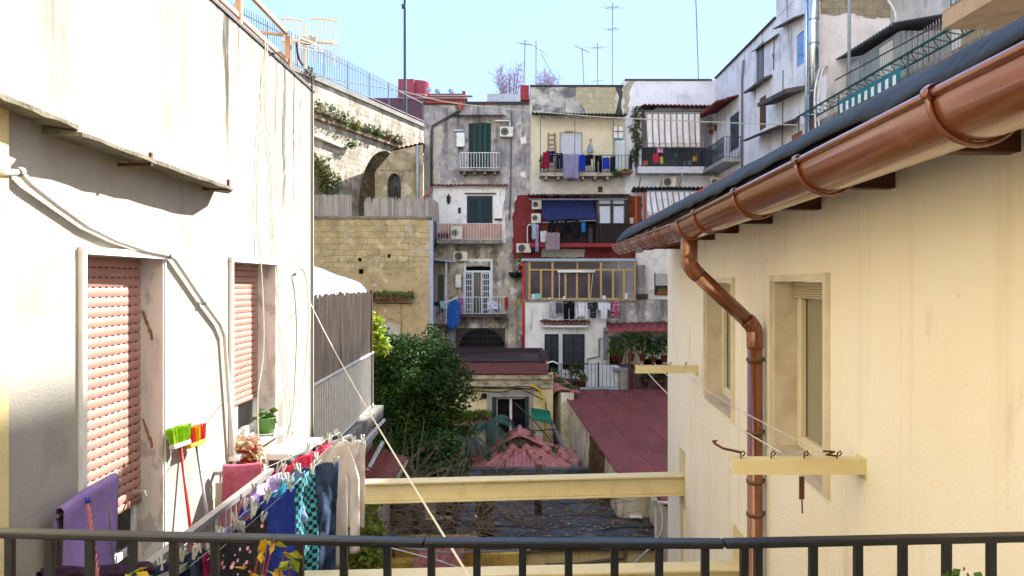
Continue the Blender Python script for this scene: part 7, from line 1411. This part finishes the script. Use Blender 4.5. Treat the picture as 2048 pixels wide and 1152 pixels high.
# ================================================================== big retaining wall with arches and fence
RT = V((.342, .94, 0)); RN = V((.94, -.342, 0)); R0 = V((-9.35, 35.0, 0))
def RP(s, z, n=0): return R0+RT*s+RN*n+V((0, 0, z))
TUFR = surface('retaining_tufa', 'a49d90', [('80745c', .8, .45, .62, .7), ('d8cdb6', 1.4, .5, .62, .8), ('4f483b', (3, 3, 1.4), .57, .68, .75), ('94644e', (1.5, 1.5, .6), .6, .68, .7), ('5f6a40', 2, .63, .7, .6)], .95, bump=1.0, bscale=6, brick=('Y', .5, .27, 'aca391', '978e7e', .014))
ZT = 9.5
wl = thing('retaining_wall', 'tall sunlit tufa retaining wall with arches and an iron fence on top', 'wall', (-7, 40, zb))
arcs = [(-1.2, 2.8, 3.4), (7.1, 3.0, 3.85)]
def low(s):
    for c, r, z in arcs:
        if abs(s-c) < r: return z+math.sqrt(r*r-(s-c)**2)*1.15
    return zb
m = MB(); ss = sorted([-26+i*.5 for i in range(90)]+[c+r*math.cos(t*math.pi/24)*.9999 for c, r, z in arcs for t in range(25)])
for a, b in zip(ss, ss[1:]):
    c = (a+b)/2; inside = low(c) > zb
    za, zb_ = (low(a) if inside else zb), (low(b) if inside else zb)
    if inside and za == zb: za = arcs[0][2] if c < 0 else arcs[1][2]
    if inside and zb_ == zb: zb_ = arcs[0][2] if c < 0 else arcs[1][2]
    k = 4
    for j in range(k):
        m.quad(RP(a, za+(ZT-za)*j/k), RP(b, zb_+(ZT-zb_)*j/k), RP(b, zb_+(ZT-zb_)*(j+1)/k), RP(a, za+(ZT-za)*(j+1)/k))
    if inside: m.quad(RP(a, za), RP(b, zb_), RP(b, zb_, -7), RP(a, za, -7))
for c, r, z in arcs:
    for s_ in (c-r, c+r): m.quad(RP(s_, zb), RP(s_, z), RP(s_, z, -7), RP(s_, zb, -7))
    m.quad(RP(c-r, zb, -7), RP(c+r, zb, -7), RP(c+r, z+3.6, -7), RP(c-r, z+3.6, -7))
m.quad(RP(-26, ZT), RP(18, ZT), RP(18, ZT, -9), RP(-26, ZT, -9)); m.build('wall', TUFR, wl)
m = MB(); m.prism([RP(-26, ZT+.002, .12), RP(18, ZT+.002, .12), RP(18, ZT+.002, -.5), RP(-26, ZT+.002, -.5)], (0, 0, .22)); m.build('coping', surface('coping_stone', '8f8a80', [('6a655c', 1.2, .45, .7, .6)], .95, bump=.4), wl)
m = MB()
for a, b, z0 in ((-4, 9, 8.25), (-12, 18, 7.9)):
    for i in range(30):
        s0 = a+(b-a)*i/30; s1 = a+(b-a)*(i+1)/30; m.prism([RP(s0, z0+.1*noise.noise(V((s0, 0, 1))), 0), RP(s1, z0+.1*noise.noise(V((s1, 0, 1))), 0), RP(s1, z0-.1, .18), RP(s0, z0-.1, .18)], (0, 0, -.12))
m.build('string_course', surface('reddish_ledge', '8a6f58', [('5a4a3c', 3, .45, .7, .7)], .95), wl)
one(MB().tube([RP(-1.5, 6.9, .12), RP(2.7, 6.75, .12)], .1, 8), 'wall_pipe', S('c9c2b2', .8), 'thick pale pipe fixed along the retaining wall', 'pipe', smooth=True)
fe = thing('spiked_fence', 'blue grey spiked iron fence along the retaining wall top', 'fence', RP(0, ZT+.22)); FEM = S('3f4a58', .5, var=.1)
m = MB()
for z in (.25, 1.35): m.tube([RP(-26, ZT+.22+z, -.2), RP(18, ZT+.22+z, -.2)], .022, 5)
m.build('rails', FEM, fe); m = MB()
for i in range(int(44/.15)):
    s_ = -26+i*.15; m.tube([RP(s_, ZT+.3, -.2), RP(s_, ZT+1.78, -.2), RP(s_, ZT+1.88, -.2)], [.011, .011, .002], 4, False)
m.build('bars', FEM, fe); m = MB()
for i in range(22): s_ = -26+i*2.1; m.tube([RP(s_, ZT+.1, -.2), RP(s_, ZT+1.75, -.2)], .035, 5)
m.build('posts', FEM, fe)
rnv = random.Random(17)
tuft_n = [(-3.3, 7.95), (-2.4, 8.0), (-1.6, 8.15), (-.9, 8.1), (.1, 8.2), (1.0, 8.1), (2.2, 8.05), (3.4, 8.0), (4.6, 8.0), (5.6, 8.0), (6.8, 8.1), (7.8, 8.0), (2.9, 6.9), (-3.8, 9.6), (-.5, 9.6)]
where = ['nearest on the upper ledge', 'second on the upper ledge', 'third on the upper ledge', 'large, fourth on the upper ledge', 'fifth on the upper ledge', 'sixth on the upper ledge', 'seventh on the upper ledge', 'eighth on the upper ledge', 'ninth on the upper ledge', 'tenth on the upper ledge', 'eleventh on the upper ledge', 'farthest on the upper ledge', 'at the end of the thick pipe', 'at the near fence foot', 'at the middle of the fence foot']
for i, (s_, z) in enumerate(tuft_n):
    t = thing('wall_plant', 'weed tuft on the retaining wall, '+where[i], 'plant', RP(s_, z, .1), 'weeds on the retaining wall'); m = MB(); k = rnv.uniform(.7, 1.4) if i < 13 else .5
    leaf_cloud(m, [(RP(s_, z+.15, .2), .35*k, .25*k, .28*k), (RP(s_+.2, z, .25), .25*k, .2*k, .25*k)], int(110*k), .17, rnv, 1.0); m.build('foliage', [FOL_M, GRASSY, surface('grey_green_leaf', '5f6a4c', rough=.8, trans=.2)][i % 3], t, raw=True)
t = thing('wall_bush', 'large bush growing out between the two arches', 'bush', RP(.6, 4.6, .1)); m = MB(); leaf_cloud(m, [(RP(.2, 5.3, .3), .55, .4, .5), (RP(.9, 4.8, .35), .6, .4, .7), (RP(.5, 5.8, .2), .35, .3, .3)], 700, .18, rnv); m.build('foliage', surface('bush_olive', '55602f', [('7d7a45', 3, .45, .7, .7), ('33401f', 6, .5, .7, .7)], .7, trans=.25), t, raw=True); m = MB()
for k in range(5): m.tube(curve([RP(.5, 4.4, 0), RP(.4+k*.1, 4.8, .3), RP(k*.25, 5.5, .4)]), .02, 4)
m.build('stem', BARK, t)
# ================================================================== things against the sky
one(MB().tube([(P(810, 0, 46).x, 46, 6), (P(810, -30, 46).x, 46, P(810, -30, 46).z)], .09, 8).box(P(804, 0, 46).x, P(812, 0, 46).x, 45.8, 46.1, P(0, 17, 46).z, P(0, 10, 46).z), 'street_mast', S('2b4550', .5, var=.1), 'tall dark blue green mast behind the spiked fence', 'mast')
PK = 62
pk = thing('pink_building', 'distant pink building with rounded roof tower', 'building', (px(850, PK), PK, 5)); PINK = surface('pink_render', '9a4a50', [('85404a', 1, .45, .7, .5), ('a95f62', 2, .55, .75, .4)], .9)
pb(pk, 'wall', surface('dusky_pink_wall', '6f3f45', [('5c343c', .7, .45, .7, .6)], .9), (700, 935, 196, 420, PK, 8)); pb(pk, 'upper_wall', PINK, (855, 930, 187, 195.9, PK-.3, 6)); pb(pk, 'chimney', PINK, (924, 931, 182, 186.9, PK, 1))
c = V((px(826, PK), PK+2.2, pz(195, PK))); MB().lathe(c, [(1.15, 0), (1.15, 1.75), (.01, 1.9)], 20).box(px(794, PK), c.x, PK+.6, PK+3.3, c.z, c.z+1.7).build('tower', PINK, pk); MB().lathe(c+V((0, 0, .5)), [(1.17, 0), (1.2, .05), (1.17, .1)], 20).build('tower_band', S('c9a2a2', .8), pk); pb(pk, 'parapet', S('b0807c', .9), (794, 930, 194, 197, PK-.45, .4))
pb(pk, 'sloped_roof', S('a9a29a', .8), (860, 945, 190, 192, PK-.6, .5)); pb(pk, 'window', S('40333a', .5), (783, 797, 213, 222, PK-.1, .09))
for i, (x, y) in enumerate([(857, 180), (875, 183), (902, 183)]):
    t = thing('satellite_dish', ['left', 'middle', 'right'][i]+' satellite dish on the distant pink building', 'satellite dish', P(x, y+6, PK-.7)); c = P(x, y, PK-.7); MB().lathe(c, [(.001, .08), (.14, .05), (.23, 0), (.24, .02)], 14, (.4, -.9, .3)).build('dish', S('9a9ca4', .6), t, True); MB().tube([c, P(x, y+6, PK-.5)], .03, 5).build('mast', GREYM, t)
def yagi(t, c, d, L, n, el, mat, up=V((0, 0, 1))):
    d = V(d).normalized(); s_ = d.cross(up).normalized(); m = MB(); m.tube([V(c)-d*L*.5, V(c)+d*L*.5], .02, 5)
    for i in range(n): p = V(c)+d*L*(i/(n-1)-.5); m.tube([p-s_*el*(1-.3*i/n), p+s_*el*(1-.3*i/n)], .013, 4)
    return m.build('yagi', mat, t)
AG = S('8a8f99', .45, .4, var=.05)
def ant(px_, ytop, ybase, Y, label, yag, lean=0):
    t = thing('tv_antenna', label, 'antenna', P(px_, ybase, Y), 'TV antennas on the far roofs'); MB().tube([P(px_, ybase, Y), P(px_+lean, ytop, Y)], .032, 6).build('mast', AG, t)
    for (y, d, L, n, el) in yag: yagi(t, P(px_+lean*(ybase-y)/(ybase-ytop), y, Y-.05), d, L, n, el, AG)
    return t
ant(1048, 80, 172, 41, 'TV antenna leftmost, short with one white tilted yagi', [(88, (.6, -.7, -.3), 1.0, 4, .45)], 2)
ant(1072, 82, 172, 40.5, 'TV antenna second from left with a large tilted yagi and a stay', [(95, (.7, -.4, -.6), 1.6, 7, .4)], 0)
one(MB().tube([P(1082, 108, 40.4), P(1117, 170, 40.4)], .02, 5), 'antenna_stay', AG, 'slanting stay rod beside the large tilted yagi antenna', 'rod')
ant(1168, 97, 172, 40.6, 'TV antenna with one thin sloping yagi pointing left', [(98, (-.9, -.3, .3), .9, 9, .12)], -4)
ant(1195, 86, 170, 40.7, 'TV antenna with one small horizontal yagi', [(95, (.5, -.85, -.2), 1.0, 4, .48), (162, (.9, -.4, 0), .7, 3, .3)], 0)
ant(1225, 6, 172, 40.8, 'tallest TV antenna carrying two yagis', [(15, (.45, -.85, -.25), 1.3, 4, .58), (58, (.45, -.85, -.2), 1.0, 4, .5)], 0)
one(MB().tube([P(1397, 158, 39.5), P(1391, -20, 39.5)], .03, 6), 'radio_mast', S('5c7088', .5), 'thin lone mast on the roof of the white terrace house', 'mast')
def bare_tree(px0, px1, y0, y1, Y, label, sd):
    rnd = random.Random(sd); b = P((px0+px1)/2, 240, Y); t = thing('bare_tree', label, 'tree', b); tr_, tw_ = MB(), MB(); W = (px1-px0)/F*Y; H = (240-y0)/F*Y
    for k in range(16):
        x = rnd.uniform(-.5, .5)*W; top = b+V((x, rnd.uniform(-1.5, 1.5), H*rnd.uniform(.72, 1))); c = curve([b+V((x*.15, 0, 0)), b.lerp(top, .5)+V((x*.12, 0, 0)), top], 5); tr_.tube(c, [.05*(1-.07*i) for i in range(len(c))], 5)
        for _ in range(44):
            i = rnd.randrange(3, len(c)); p = c[i]; q = p+V((rnd.gauss(0, .45), rnd.gauss(0, .4), rnd.uniform(.1, .8))); tw_.tube([p, p.lerp(q, .5)+V((rnd.gauss(0, .08), 0, rnd.gauss(0, .08))), q], [.014, .011, .007], 3, False)
    tr_.build('trunk', S('85707a', .9), t); tw_.build('crown', S('a58c96', .9), t)
bare_tree(985, 1055, 132, 200, 64, 'taller bare pinkish tree behind the red chimney', 3); bare_tree(1070, 1122, 142, 190, 66, 'smaller bare pinkish tree behind the beige house roof', 7)
one(MB().box(P(975, 0, 44).x, P(1045, 0, 44).x, 43, 46, 6, P(0, 196, 44).z), 'rear_roof_block', S('a9b0b8', .8, var=.15), 'low pale roof block behind the grey house', 'roof')
# long cable crossing the view
one(MB().tube(curve([P(625, 150, 33), P(700, 165, 33.5), P(800, 182, 34), P(900, 205, 34.5), P(1060, 222, 35), P(1200, 234, 33), P(1350, 241, 31), P(1500, 247, 28), P(1625, 251, 25.9)], 8), .022, 5), 'overhead_cable', S('b9b2a0', .7, var=.2), 'long overhead cable spanning the courtyard from left to right', 'cable', smooth=True)
for i, (a, b) in enumerate([((640, 40, 33), (700, 180, 36)), ((655, 100, 33), (712, 190, 38))]): pass
# gather fallen leaves-free check: nothing else
